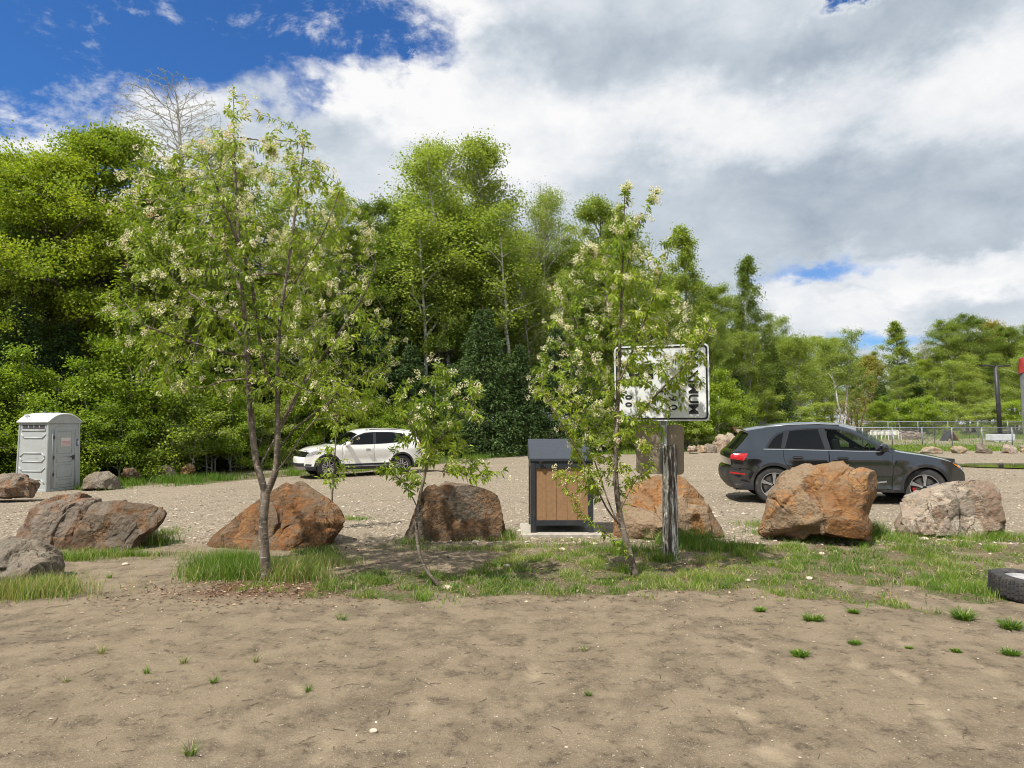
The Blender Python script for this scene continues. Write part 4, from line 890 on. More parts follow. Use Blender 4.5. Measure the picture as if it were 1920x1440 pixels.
# ------------------------------------------------------------------ the wood
def crown_tree(seed, Ht, cb, rad_fn, nlimb, nsub, nper, Lf, wr, flat=0.6, sig=0.30, tr=0.16, up=(25, 55), droop=0.2, trunks=1, lean=0.0, clumpy=1.0, twigs=True):
    """trunk with limbs, side branches and leaf clumps.  returns (wood MB, leaves MB)"""
    rng = np.random.default_rng(seed); wd, lf = MB(), MB(); CP = []; CS = []
    for tk in range(trunks):
        ba = rng.random() * 6.28; off = np.array([math.cos(ba), math.sin(ba), 0]) * (0.25 if trunks > 1 else 0) ; ln = (lean + (0.10 if trunks > 1 else 0.02)) * Ht
        hs = Ht * (1 if tk == 0 else rng.uniform(.75, .95)); T = np.linspace(0, 1, 14)
        tp = np.stack([off[0] + math.cos(ba) * ln * T ** 1.5 + np.cumsum(rng.normal(0, .035, 14)), off[1] + math.sin(ba) * ln * T ** 1.5 + np.cumsum(rng.normal(0, .035, 14)), T * hs - .1], -1)
        wd.tube(tp, tr * (1 - .93 * T) ** .8 * (0.75 if trunks > 1 else 1) + .006, 8, a=.3)
        nl = nlimb // trunks
        for i in range(nl):
            t = cb + (1 - cb) * ((i + rng.random()) / nl); z = t * hs; p0 = np.array([np.interp(z, tp[:, 2], tp[:, k]) for k in range(3)])
            L = rad_fn(t) * rng.uniform(.50, 1.22); az_ = i * 2.4 + rng.normal(0, .4); e = R(rng.uniform(*up)) * (1 + .4 * (t - .5))
            q = np.linspace(0, 1, 6); r_ = L * math.cos(e); hz = L * math.sin(e)
            lp = p0 + np.stack([np.cos(az_) * r_ * q, np.sin(az_) * r_ * q, hz * q - droop * L * q * q], -1) + np.cumsum(rng.normal(0, .03 * L, (6, 3)), 0) * [[1, 1, .6]]
            wd.tube(lp, np.linspace(max(.008, .022 * L), .006, 6), 5, cap=False, a=.5)
            for j in range(nsub):
                s = rng.uniform(.25, 1); b0 = np.array([np.interp(s, q, lp[:, k]) for k in range(3)]); az2 = az_ + rng.choice([-1, 1]) * rng.uniform(.3, 1.2); l2 = L * rng.uniform(.18, .42)
                b1 = b0 + np.array([math.cos(az2) * l2, math.sin(az2) * l2, l2 * rng.uniform(-.1, .6)])
                if twigs: wd.tube(np.array([b0, (b0 + b1) / 2 + rng.normal(0, .03, 3), b1]), [.009, .006, .003], 3, cap=False, a=.6)
                CP.append(b1); CS.append(rng.uniform(.55, 1.1)); CP.append((b0 + b1) / 2); CS.append(rng.uniform(.4, .75))
    CP = np.array(CP); CS = np.array(CS) * sig * clumpy; m = len(CP)
    cnt = rng.poisson(nper, m); ix = np.repeat(np.arange(m), cnt); n = len(ix)
    pos = CP[ix] + np.clip(rng.normal(0, 1, (n, 3)), -2.1, 2.1) * CS[ix][:, None] * [1, 1, flat]
    d = rng.normal(0, 1, (n, 3)) * [1, 1, .6] - [0, 0, .35]
    tone = rng.normal(0.5, .13, m)[ix] + rng.normal(0, .13, n)
    V, Fs, v = leaf_cards(pos, d, Lf * rng.uniform(.6, 1.2, n), wr, rng, tilt=.75, v=np.clip(tone, 0, 1)); lf.add(V, Fs, 0, v)
    return wd, lf
def spruce(seed, Ht, Rb, n_leaf_len=0.15, dens=1.0):
    rng = np.random.default_rng(seed); wd, lf = MB(), MB(); T = np.linspace(0, 1, 8)
    wd.tube(np.stack([T * 0, T * 0, T * Ht - .1], -1), .02 * Ht * (1 - T) * .6 + .01, 7); z = 0.03 * Ht; PP, DD = [], []
    while z < Ht * .985:
        t = z / Ht; L = Rb * (1 - t) ** .85 * rng.uniform(.85, 1.1) + .06; nb = rng.integers(6, 9); a0 = rng.random() * 6.28
        for i in range(nb):
            a = a0 + i * 6.283 / nb + rng.normal(0, .12); l = L * rng.uniform(.8, 1.12); q = np.linspace(0, 1, 6)
            dz = l * ((.25 - .75 * (1 - t)) * q + .38 * (1 - t) * q ** 2.2); bp = np.stack([np.cos(a) * l * q, np.sin(a) * l * q, z + dz], -1)
            wd.tube(bp, np.linspace(.018, .004, 6), 3, cap=False)
            k = int(l / .013 * dens) + 8; s = rng.random(k) ** .75; c = np.stack([np.interp(s, q, bp[:, j]) for j in range(3)], -1)
            sd = rng.choice([-1, 1], k); w_ = .50 * l * (1 - s * .85) ** .7 * rng.random(k) + .03; pe = np.stack([-np.sin(a) * sd, np.cos(a) * sd, np.full(k, -.12)], -1)
            fw = np.array([math.cos(a), math.sin(a), 0]); PP.append(c + pe * w_[:, None] + fw * (w_ * .5)[:, None] + rng.normal(0, .03, (k, 3)) - np.array((0, 0, 1.0)) * (rng.random((k, 1)) ** 2 * .22 * l))
            DD.append(pe * .6 + fw * .7 + rng.normal(0, .5, (k, 3)) - [0, 0, .35])
        z += Ht * .022 * rng.uniform(.7, 1.3) + .03
    PP = np.concatenate(PP); DD = np.concatenate(DD); n = len(PP); tipness = np.clip(rng.normal(.45, .18, n), 0, 1)
    V, Fs, v = leaf_cards(PP, DD, n_leaf_len * rng.uniform(.6, 1.25, n), .42, rng, tilt=1.2, v=tipness); lf.add(V, Fs, 0, v); return wd, lf
def bare_tree(seed, Ht, tr=.17):
    rng = np.random.default_rng(seed); wd, lf = MB(), MB(); tips = []
    def br(p, d, L, r, lv):
        k = 6; pts = [p]; 
        for _ in range(k - 1):
            d = d + rng.normal(0, .11, 3) + np.array((0, 0, .05)); d /= np.linalg.norm(d); pts.append(pts[-1] + d * L / (k - 1))
        pts = np.array(pts); wd.tube(pts, np.linspace(r, r * .55, k), 6 if lv < 2 else 3, cap=False, a=.4)
        if lv >= 5: tips.append(pts[-1]); tips.append(pts[3]); return
        nb = rng.integers(3, 5) if lv < 4 else 3
        for i in range(nb):
            s = pts[rng.integers(2, k)] if i else pts[-1]; q = rng.normal(0, 1, 3); q -= d * q.dot(d); q /= np.linalg.norm(q); nd = d * (.75 if i else 1.1) + q * rng.uniform(.6, 1.05); nd[2] += .08
            br(s, nd / np.linalg.norm(nd), L * rng.uniform(.55, .78), max(.009, r * (.6 if i else .7)), lv + 1)
    T = np.linspace(0, 1, 10); tp = np.stack([np.cumsum(rng.normal(0, .05, 10)), np.cumsum(rng.normal(0, .05, 10)), T * Ht * .62 - .1], -1); wd.tube(tp, tr * (1 - .55 * T), 9, a=.4)
    for i in range(9):
        s = .62 + .38 * (i / 8) ; p = np.array([np.interp(s, T, tp[:, k]) for k in range(3)]); a = i * 2.4; e = R(22 + 45 * i / 8)
        br(p, np.array([math.cos(a) * math.cos(e), math.sin(a) * math.cos(e), math.sin(e)]), Ht * (.20 if i < 8 else .15), tr * .42, 2 if i < 8 else 1)
    tips = np.array(tips); n = len(tips); tips = np.repeat(tips, 3, 0) + rng.normal(0, .06, (n * 3, 3))
    V, Fs, v = leaf_cards(tips, rng.normal(0, 1, tips.shape), .05, .6, rng); lf.add(V, Fs, 0, v); return wd, lf
LM = {
 'maple': leaf_mat('leaf_maple', [(0, (0.110, 0.175, 0.012)), (.5, (0.255, 0.325, 0.030)), (1, (0.445, 0.465, 0.050))], .46, .5, var=.3),
 'green': leaf_mat('leaf_green', [(0, (0.085, 0.140, 0.022)), (.5, (0.215, 0.285, 0.050)), (1, (0.400, 0.445, 0.095))], .46, .46, var=.4),
 'birch': leaf_mat('leaf_birch', [(0, (0.140, 0.195, 0.038)), (.5, (0.290, 0.360, 0.068)), (1, (0.460, 0.500, 0.130))], .46, .42, var=.3),
 'shrub': leaf_mat('leaf_shrub', [(0, (0.110, 0.185, 0.014)), (.5, (0.245, 0.340, 0.034)), (1, (0.470, 0.520, 0.075))], .46, .45, var=.3),
 'bud': leaf_mat('leaf_bud', [(0, (0.20, 0.22, 0.12)), (1, (0.34, 0.34, 0.22))], .3, .6),
 'autumn': leaf_mat('leaf_russet', [(0, (0.16, 0.15, 0.030)), (.5, (0.30, 0.27, 0.050)), (1, (0.44, 0.38, 0.09))], .4, .5),
 'spruce': leaf_mat('needle_spruce', [(0, (0.024, 0.052, 0.012)), (.5, (0.058, 0.108, 0.024)), (.85, (0.115, 0.180, 0.038)), (1, (0.20, 0.27, 0.065))], .15, .6, var=.3),
}
bark_dark = bark_mat('bark_dark', (0.055, 0.045, 0.036), (0.14, 0.12, 0.10), 8)
bark_grey = bark_mat('bark_grey', (0.26, 0.24, 0.21), (0.46, 0.44, 0.39), 8)
bark_white = bark_mat('bark_birch', (0.45, 0.43, 0.39), (0.66, 0.64, 0.60), 6, (1, 1, 2), lent=(0.12, 0.10, 0.09))
PROTO = {}
def proto(key, maker, leafm, barkm, H0):
    """builds the tree the first time it is asked for; later uses copy it"""
    if key not in PROTO: PROTO[key] = [maker, leafm, barkm, H0, None]
proto('maple_a', lambda: crown_tree(1, 12, .36, lambda t: 4.2 * math.sin(math.pi * min(1, .12 + t * .86)) ** .7, 56, 9, 72, .10, .85, .58, .34, .22, (15, 45)), LM['maple'], bark_dark, 12)
proto('maple_b', lambda: crown_tree(2, 12, .26, lambda t: 3.6 * math.sin(math.pi * min(1, .10 + t * .88)) ** .6, 50, 9, 56, .10, .85, .62, .34, .2, (20, 55)), LM['green'], bark_dark, 12)
proto('green_a', lambda: crown_tree(3, 12, .15, lambda t: 2.7 * math.sin(math.pi * min(1, .10 + t * .86)) ** .6 + .1, 48, 9, 48, .10, .7, .7, .28, .16, (30, 65)), LM['green'], bark_grey, 12)
proto('green_b', lambda: crown_tree(4, 12, .12, lambda t: 2.4 * math.sin(math.pi * min(1, .10 + t * .84)) ** .6 + .1, 48, 9, 46, .10, .7, .8, .27, .15, (35, 70), trunks=2), LM['green'], bark_grey, 12)
proto('aspen_a', lambda: crown_tree(5, 16, .25, lambda t: 3.1 * math.sin(math.pi * min(1, .12 + t * .84)) ** .6 + .15, 60, 10, 30, .075, .8, .9, .33, .15, (35, 70)), LM['birch'], bark_grey, 16)
proto('aspen_b', lambda: crown_tree(6, 16, .22, lambda t: 2.8 * math.sin(math.pi * min(1, .12 + t * .82)) ** .6 + .15, 56, 10, 20, .075, .8, 1, .34, .13, (40, 75), trunks=2), LM['birch'], bark_grey, 16)
proto('poplar', lambda: crown_tree(7, 14, .08, lambda t: 3.0 * (1 - t) ** .8 + .25, 60, 8, 34, .12, .75, .9, .28, .15, (25, 55)), LM['green'], bark_grey, 14)
proto('birch_a', lambda: crown_tree(8, 12, .30, lambda t: 2.7 * math.sin(math.pi * min(1, .14 + t * .82)) ** .6 + .1, 48, 9, 34, .12, .7, 1, .34, .11, (35, 65), trunks=3, lean=.05), LM['birch'], bark_white, 12)
proto('birch_b', lambda: crown_tree(9, 12, .50, lambda t: 2.0 * math.sin(math.pi * min(1, .14 + t * .82)) ** .6 + .1, 36, 8, 24, .12, .7, 1, .34, .12, (35, 65), trunks=2), LM['birch'], bark_white, 12)
proto('shrub_a', lambda: crown_tree(10, 4.2, .03, lambda t: 1.7 * (1 - t) ** .5 + .2, 34, 8, 42, .080, .85, .7, .23, .04, (20, 60), trunks=3), LM['shrub'], bark_grey, 4.2)
proto('shrub_b', lambda: crown_tree(11, 3.6, .03, lambda t: 1.5 * (1 - t) ** .4 + .2, 32, 8, 38, .075, .8, .75, .22, .035, (15, 55), trunks=4), LM['shrub'], bark_grey, 3.6)
proto('shrub_c', lambda: crown_tree(12, 3.2, .03, lambda t: 1.3 * (1 - t) ** .4 + .2, 30, 8, 30, .075, .75, .6, .20, .03, (20, 60), trunks=3), LM['birch'], bark_grey, 3.2)
proto('thicket', lambda: crown_tree(14, 4.0, .05, lambda t: 1.1 * (1 - t) ** .4 + .2, 30, 6, 3, .08, .6, 1, .25, .03, (30, 70), trunks=5), LM['autumn'], bark_mat('bark_russet', (0.11, 0.065, 0.042), (0.22, 0.14, 0.10), 8), 4.0)
proto('autumn', lambda: crown_tree(15, 11, .15, lambda t: 3.0 * math.sin(math.pi * min(1, .10 + t * .86)) ** .6 + .1, 40, 8, 30, .15, .8, .7, .36, .14, (25, 60)), LM['autumn'], bark_dark, 11)
proto('spruce_a', lambda: spruce(20, 8, 2.5), LM['spruce'], bark_dark, 8)
proto('spruce_b', lambda: spruce(21, 8, 2.2), LM['spruce'], bark_dark, 8)
proto('bare', lambda: bare_tree(23, 16), LM['bud'], bark_grey, 16)
proto('fine', lambda: crown_tree(24, 14, .3, lambda t: 2.2 * math.sin(math.pi * min(1, .12 + t * .84)) ** .6 + .15, 46, 8, 5, .08, .7, 1, .34, .13, (45, 75), trunks=2), LM['bud'], bark_grey, 14)
NAMES = {'maple': ('maple_tree', 'tree'), 'green': ('leafy_tree', 'tree'), 'aspen': ('aspen_tree', 'tree'), 'poplar': ('poplar_tree', 'tree'), 'birch': ('birch_tree', 'tree'), 'shrub': ('shrub', 'shrub'),
         'thicket': ('bare_thicket', 'shrub'), 'autumn': ('russet_tree', 'tree'), 'spruce': ('spruce_tree', 'tree'), 'bare': ('bare_tree', 'tree'), 'fine': ('budding_tree', 'tree')}
trng = random.Random(5)
def tree(key, px, top, Y, label=None, group=None, sw=1.0, rz=None):
    mk, lm, bm, H0, src = PROTO[key]; x = (px - 960) / F * Y * (math.cos(PITCH)) ; z = float(Hb(x, Y)); ht = P(px, top, Y).z - z
    if src is None:
        wd, lf = mk(); src = empty(NAMES[key.split('_')[0]][0], (0, 0, 0)); src['category'] = NAMES[key.split('_')[0]][1]
        wd.build('trunk', bm, src, smooth=True); lf.build('crown', lm, src); PROTO[key][4] = src; o = src
    else: o = copy_tree(src)
    s = ht / H0; o.location = (x, Y, z); o.rotation_euler = (0, 0, trng.random() * 6.283 if rz is None else rz); o.scale = (s * sw, s * sw, s)
    if label: o['label'] = label
    o['group'] = group or 'trees of the wood behind the gravel lot'
    return o
W1 = 'trees of the wood behind the gravel lot'
# (kind, px, top px, distance, width factor, label)
L_ = [
 ('maple_a', 70, 318, 25.5, 1.0, 'yellow-green maple behind the portable toilet at the left edge'), ('maple_a', 165, 262, 27.5, .95, 'tallest bright yellow-green maple with its top against the blue sky'), ('maple_a', -70, 300, 27, 1.0, 'yellow-green maple cut off by the left edge'),
 ('maple_b', 15, 440, 24.5, .8, 'leafy green tree low at the left edge under the maple'), ('green_a', 235, 420, 27, .8, 'dark green tree between the bright maple and the tallest blossoming tree'),
 ('green_a', 290, 330, 32, 1.0, 'green tree below the bare crown'), ('aspen_a', 400, 300, 36, 1.1, 'light green tree behind the top of the tallest blossoming tree'), ('green_b', 470, 345, 35, 1.1, 'green tree behind the right part of the forked tree crown'),
 ('aspen_b', 560, 330, 38, 1.1, 'thin-leaved tree right of the forked tree crown'), ('aspen_a', 640, 372, 38, .9, 'light green tree above the white car'), ('green_a', 688, 392, 40, .9, 'green tree in the dip left of the tallest aspens'), ('green_b', 340, 470, 29, .9, 'green tree under the bare tree'), ('green_a', 560, 470, 33, 1, 'dense green tree low behind the white car'),
 ('aspen_a', 772, 290, 43, 1.0, 'tall aspen at the left of the highest clump'), ('aspen_a', 832, 282, 44, 1.0, 'tallest aspen in the centre of the photo'), ('green_a', 897, 292, 46, .95, 'tall open tree with dark leaves right of the tallest aspen'), ('aspen_b', 948, 345, 46, 1.1, 'aspen on the right slope of the central clump'), ('aspen_a', 1010, 378, 46, 1.1, 'aspen sloping down right of the central clump'), ('fine', 1048, 372, 49, 1, 'greyish budding tree between the central clump and the second blossoming tree'),
 ('fine', 722, 380, 45, 1, 'greyish budding tree left of the tallest aspens'), ('birch_b', 855, 330, 41, 1.3, 'aspen with visible grey stems in the middle of the central clump'),
 ('birch_b', 795, 400, 39.5, 1.3, 'pale-stemmed tree standing before the tall aspens, left one'), ('birch_b', 965, 420, 40.5, 1.3, 'pale-stemmed tree standing before the tall aspens, right one'), ('maple_b', 830, 450, 40, .8, 'mid green tree in front of the tall aspens'), ('green_b', 930, 430, 41, 1.1, 'mid green double-stemmed tree before the tall aspens'), ('green_a', 745, 460, 39, 1.0, 'mid green tree above the tail of the white car'), ('aspen_b', 1010, 480, 41, 1.2, 'light green tree left of the second blossoming tree'),
 ('maple_b', 1125, 392, 52, .8, 'dark round-topped green tree behind the second blossoming tree'), ('green_a', 1175, 430, 50, 1.0, 'green tree behind the white sign'), ('green_a', 1080, 480, 46, 1.1, 'green tree directly left of the second blossoming tree'), ('fine', 1235, 455, 50, 1, 'grey budding tree above the white sign'),
 ('poplar', 1300, 434, 46, 1.0, 'pointed poplar right of the white sign, nearer of the two'), ('poplar', 1392, 488, 48, .9, 'pointed poplar standing last before the wood drops away'), ('green_a', 1345, 545, 45, 1.1, 'green tree between the two pointed poplars'), ('green_b', 1425, 585, 50, 1.1, 'dark green tree right of the two pointed poplars'), ('maple_b', 1330, 600, 42, .7, 'dense low tree behind the tail of the dark car'), ('green_a', 1260, 560, 43, 1, 'green tree behind the right edge of the white sign'), ('green_b', 1395, 640, 45, 1.1, 'shady tree above the roof of the dark car'), ('birch_b', 1225, 520, 45, 1, 'light tree behind the white sign'),
 ('spruce_a', 30, 560, 23.6, 1.1, 'dark spruce left behind the portable toilet'), ('spruce_b', 118, 600, 24.6, 1.2, 'dark spruce right behind the portable toilet'), ('spruce_a', 240, 570, 27.5, 1.1, 'dark spruce left of the tallest blossoming tree'), ('spruce_b', 330, 620, 28.5, 1.2, 'dark spruce behind the left of the forked trunk'), ('spruce_a', -60, 590, 24, 1.2, 'dark spruce cut off by the left edge'), ('spruce_a', 420, 640, 30, 1.2, 'dark spruce behind the forked trunk'),
 ('spruce_a', 520, 620, 33, 1.2, 'dark spruce between the forked trunk and the white car'), ('spruce_b', 610, 610, 34.5, 1.2, 'dark spruce behind the roof of the white car'), ('spruce_a', 705, 590, 36, 1.2, 'dark spruce behind the tail of the white car'), ('spruce_b', 770, 640, 36, 1.2, 'dark spruce behind the thin leaning sapling'),
 ('spruce_a', 905, 572, 36.2, 1.15, 'tallest dark spruce left of the bin'), ('spruce_b', 845, 680, 36.5, 1.2, 'short dark spruce left of the tallest spruce'), ('spruce_b', 975, 640, 37, 1.2, 'dark spruce right behind the bin'), ('spruce_a', 1045, 610, 38.5, 1.2, 'dark spruce between the bin and the second blossoming tree'), ('spruce_b', 1110, 660, 38, 1.2, 'dark spruce behind the second blossoming tree'), ('spruce_a', 1180, 640, 40, 1.2, 'dark spruce behind the white sign'),
 ('spruce_b', 1445, 640, 52, 1.2, 'dark spruce over the roof of the dark car'), ('spruce_a', 1382, 700, 43, 1.2, 'shaded spruce behind the dark car roof'),
]
for k, px, top, Y, sw, lb in L_: tree(k, px, top, Y, lb, W1, sw)
grow_tree('bare_tree', 'bare leafless tree standing above the wood against the clouds', 'tree', W1,
    [(None, [(352, 884, 0), (350, 800, 0), (346, 650, 0), (344, 520, 0), (342, 420, 0), (343, 350, 0), (340, 300, 0), (336, 250, 0), (332, 190, 0)])],
    [(210, 215), (240, 185), (270, 160), (330, 146), (370, 155), (400, 180), (412, 220), (414, 300), (400, 340), (365, 350), (345, 385), (330, 370), (270, 335), (235, 300), (212, 250)],
    33.0, 2.4, 2300, 6000, 0, 0.05, r_tip=.0055, seed=41, kill=.17, step=.11, infl=1.6, r_base=.11, droop=0, upb=.45, pipe=2.1, lmat=LM['bud'], bmat=bark_grey, lw=.6)
W2 = 'bushes along the edge of the wood'
for k, px, top, Y, sw, lb in [
 ('shrub_a', 5, 670, 22.6, 1.1, 'bright bush at the left edge of the photo'), ('shrub_b', 70, 700, 22.8, 1.1, 'bright bush directly behind the portable toilet'), ('shrub_a', -70, 680, 22, 1.2, 'bright bush outside the left edge'),
 ('shrub_a', 190, 690, 23.6, 1.0, 'yellow-green bush right of the portable toilet'), ('shrub_a', 262, 610, 25.0, .9, 'tallest bright bush between the toilet and the forked tree'), ('shrub_b', 235, 760, 23.8, 1.1, 'low bright bush over the shaded grey rock'), ('shrub_b', 310, 700, 25.4, 1.1, 'bright bush over the half hidden pale rock'),
 ('shrub_c', 352, 740, 25.2, 1.1, 'low bush over the tilted pink rock'), ('shrub_a', 400, 690, 27.4, 1.0, 'green bush left of the forked trunk'), ('shrub_b', 440, 745, 28.0, 1.1, 'low bush just left of the forked trunk'), ('shrub_c', 490, 760, 29.5, 1.1, 'low bush seen through the forked trunk'), ('shrub_a', 540, 720, 31.0, 1.0, 'bush behind the nose of the white car'),
 ('shrub_b', 590, 735, 32.0, 1.2, 'bush behind the bonnet of the white car'), ('shrub_c', 650, 745, 33.2, 1.2, 'bush behind the windscreen of the white car'), ('shrub_a', 712, 740, 33.6, 1.0, 'bush behind the rear window of the white car'), ('shrub_b', 775, 755, 34.0, 1.1, 'bush behind the tail lamp of the white car'), ('shrub_c', 835, 790, 34.8, 1.1, 'low bush behind the thin leaning sapling'),
 ('shrub_c', 1135, 770, 36.8, 1.1, 'low bush behind the stem of the second blossoming tree'), ('shrub_b', 1200, 740, 37.4, 1.1, 'bush behind the weathered post'), ('shrub_a', 1290, 690, 38.0, 1.1, 'bush just right of the white sign'), ('shrub_b', 1335, 740, 38.5, 1.1, 'bush behind the tall craggy rock'), ('shrub_c', 1300, 775, 37.6, 1.3, 'low bush above the white flat rock'), ('shrub_a', 1370, 705, 40.5, 1.1, 'bush behind the brown wooden box'),
 ('shrub_c', 1420, 745, 47, 1.3, 'pale bush just over the tail of the dark car'), ('thicket', 1455, 735, 52, 1.3, 'brownish twiggy thicket behind the roof of the dark car'), ('shrub_c', 130, 790, 23.0, .9, 'low bush hidden behind the right corner of the toilet')]:
    tree(k, px, top, Y, lb, W2, sw)
W3 = 'distant trees beyond the dog park'
for k, px, top, Y, sw, lb in [
 ('birch_a', 1470, 618, 64, 1.2, 'white-stemmed birch right after the wood drops, leftmost of the far birches'), ('birch_a', 1512, 606, 66, 1.2, 'tallest white-stemmed birch with leaning stems over the dark car'), ('green_b', 1490, 640, 72, 1.4, 'green tree behind the leaning birches'), ('green_a', 1545, 668, 76, 1.3, 'green tree low between the two groups of birches'), ('birch_b', 1580, 628, 68, 1.25, 'lone open-crowned birch with a thin white trunk'),
 ('autumn', 1632, 672, 84, 1.2, 'orange-tinged tree left of the tall pointed evergreen'), ('poplar', 1690, 608, 84, 1.3, 'tall pointed evergreen-like tree against the strip of blue sky'), ('spruce_b', 1654, 712, 78, 1.1, 'small dark spruce in front of the orange-tinged tree'), ('maple_a', 1735, 680, 90, .9, 'bright yellow-green tree right of the tall pointed tree'), ('green_b', 1600, 690, 78, 1.3, 'green tree behind the lone birch'),
 ('fine', 1755, 635, 98, 1.2, 'greyish budding tree on the left shoulder of the far hill wood'), ('maple_b', 1785, 612, 98, 1.1, 'rounded dark green tree on the far hill'), ('maple_b', 1825, 602, 100, 1.1, 'highest rounded tree on the far hill'), ('autumn', 1868, 610, 104, 1.2, 'brownish tree on top of the far hill'), ('maple_b', 1900, 622, 100, 1.1, 'green tree at the right end of the far hill'), ('maple_b', 1950, 615, 100, 1.1, 'green tree cut off by the right edge on the far hill'),
 ('birch_b', 1790, 672, 82, 1.5, 'pale loose-leaved tree left of the light pole'), ('birch_a', 1838, 700, 80, 1.4, 'pale yellow tree directly left of the light pole'), ('green_a', 1865, 670, 88, 1.3, 'green tree directly behind the light pole'), ('birch_a', 1905, 655, 80, 1.3, 'white-stemmed tree right of the light pole'), ('green_a', 1760, 700, 86, 1.3, 'green tree low under the bright yellow-green one'), ('spruce_a', 1715, 700, 82, 1.2, 'dark spruce beside the tall pointed tree'),
 ('green_a', 1690, 690, 80, 1.2, 'green tree at the foot of the tall pointed tree'), ('autumn', 1815, 690, 92, 1, 'olive tree between the pale trees and the far hill'), ('green_b', 1935, 680, 86, 1.3, 'green tree behind the metal post at the right edge'), ('thicket', 1604, 738, 62, 1.6, 'reddish brown twiggy thicket behind the front door of the dark car'), ('thicket', 1572, 760, 61, 1.5, 'low reddish thicket under the lone birch'),
 ('shrub_a', 1640, 748, 72, 1.2, 'light bush above the white chairs'), ('shrub_b', 1690, 752, 74, 1.4, 'light bush behind the brush pile'), ('shrub_b', 1735, 745, 74, 1.4, 'roundish bright bush behind the small wooden ramp'), ('shrub_c', 1785, 756, 76, 1.6, 'low bush between the ramp and the light pole'), ('shrub_c', 1840, 758, 76, 1.6, 'low bush left of the concrete block'), ('shrub_b', 1895, 752, 76, 1.5, 'low bush right of the concrete block'),
 ('shrub_c', 1530, 758, 62, 1.5, 'low pale bush under the leaning birches'), ('shrub_c', 1485, 765, 60, 1.5, 'low bush behind the middle of the dark car roof')]:
    tree(k, px, top, Y, lb, W3, sw * (.9 if k[:3] in ('map', 'gre', 'aut') else 1.05))
# trees further back inside the wood close the gaps between the stems
W4 = 'deeper trees filling the wood'
r4 = random.Random(77)
DEEP = ['far outside the left edge', 'just outside the left edge', 'above the left edge rock', 'straight above the portable toilet', 'right of the portable toilet', 'under the bright maple top', 'left of the bare tree', 'behind the bare tree', 'left of the forked trunk', 'above the forked trunk', 'right of the forked trunk', 'above the nose of the white car', 'above the windscreen of the white car',
        'above the tail of the white car', 'above the leaning sapling', 'left of the tallest spruce', 'behind the tallest spruce', 'above the left side of the bin', 'above the right side of the bin', 'left of the second blossoming tree', 'behind the second blossoming tree', 'above the weathered post', 'behind the white sign', 'right of the white sign', 'above the craggy rock heap', 'over the tail of the dark car']
FAR = ['over the rear door of the dark car', 'behind the leaning birches', 'right of the leaning birches', 'behind the lone birch', 'right of the lone birch', 'behind the orange-tinged tree', 'behind the tall pointed tree', 'right of the tall pointed tree', 'behind the wooden ramp', 'left of the light pole', 'just left of the light pole arm', 'behind the light pole', 'right of the light pole', 'behind the metal post']
for i in range(26):
    px = -120 + i * 60 + r4.uniform(-12, 12); Y = float(edgeY((px - 960) / F * 38)) + r4.uniform(12, 17)
    topl = float(np.interp(px, [-150, 60, 230, 420, 640, 740, 830, 960, 1050, 1150, 1290, 1400, 1440], [360, 350, 400, 380, 440, 400, 360, 420, 450, 460, 520, 600, 640])) + r4.uniform(10, 50)
    key = r4.choice(['green_a', 'maple_b', 'green_b', 'spruce_a']); o = tree(key, px, topl + (60 if key == 'spruce_a' else 0), Y, None, W4, 1.25)
    o['label'] = {'green_a': 'green tree', 'maple_b': 'broad green tree', 'green_b': 'double-stemmed green tree', 'spruce_a': 'dark spruce'}[key] + ' half hidden deep in the wood, ' + DEEP[i]
for i in range(14):
    px = 1440 + i * 42 + r4.uniform(-12, 12); Y = r4.uniform(100, 108) if px > 1560 else r4.uniform(84, 92)
    topl = float(np.interp(px, [1440, 1520, 1600, 1700, 1760, 1830, 1960], [660, 650, 690, 690, 660, 630, 640])); key = r4.choice(['green_a', 'maple_b', 'green_b'])
    o = tree(key, px, topl + r4.uniform(-30, 15), Y, None, W4, 1.15); o['label'] = {'green_a': 'green tree', 'maple_b': 'broad green tree', 'green_b': 'double-stemmed tree'}[key] + ' in the farthest row, ' + FAR[i]
# ------------------------------------------------------------------ cars
def glass_mat(name, col, clear):
    t = mat(name); tr = t.new('ShaderNodeBsdfTransparent'); tr.inputs[0].default_value = (*col, 1)
    t.set(Base_Color=(0.004, 0.005, 0.006, 1), Roughness=0.02); t.b.inputs['Specular IOR Level'].default_value = 0.3
    mx = t.new('ShaderNodeMixShader'); mx.inputs[0].default_value = clear
    t.l.new(t.b.outputs[0], mx.inputs[1]); t.l.new(tr.outputs[0], mx.inputs[2]); t.l.new(mx.outputs[0], t.out.inputs[0]); return t.m
def paint_mat(name, col, metal, rough, dust=(0.25, 0.2, 0.15)):
    t = mat(name); o = t.obj(); z = t.sep(o)[2]
    d = t.math('MULTIPLY', t.rng(z, .2, .65, .35, .0), t.rng(t.noise(o, 5, 6, .7), .35, .7))
    t.set(Base_Color=t.mix(d, col, dust), Roughness=t.math('ADD', rough, t.math('MULTIPLY', d, .4)), Metallic=metal)
    t.b.inputs['Coat Weight'].default_value = 1.0; t.b.inputs['Coat Roughness'].default_value = 0.03
    fl = t.voro(o, 900, 'F1', 'Distance'); return t.m
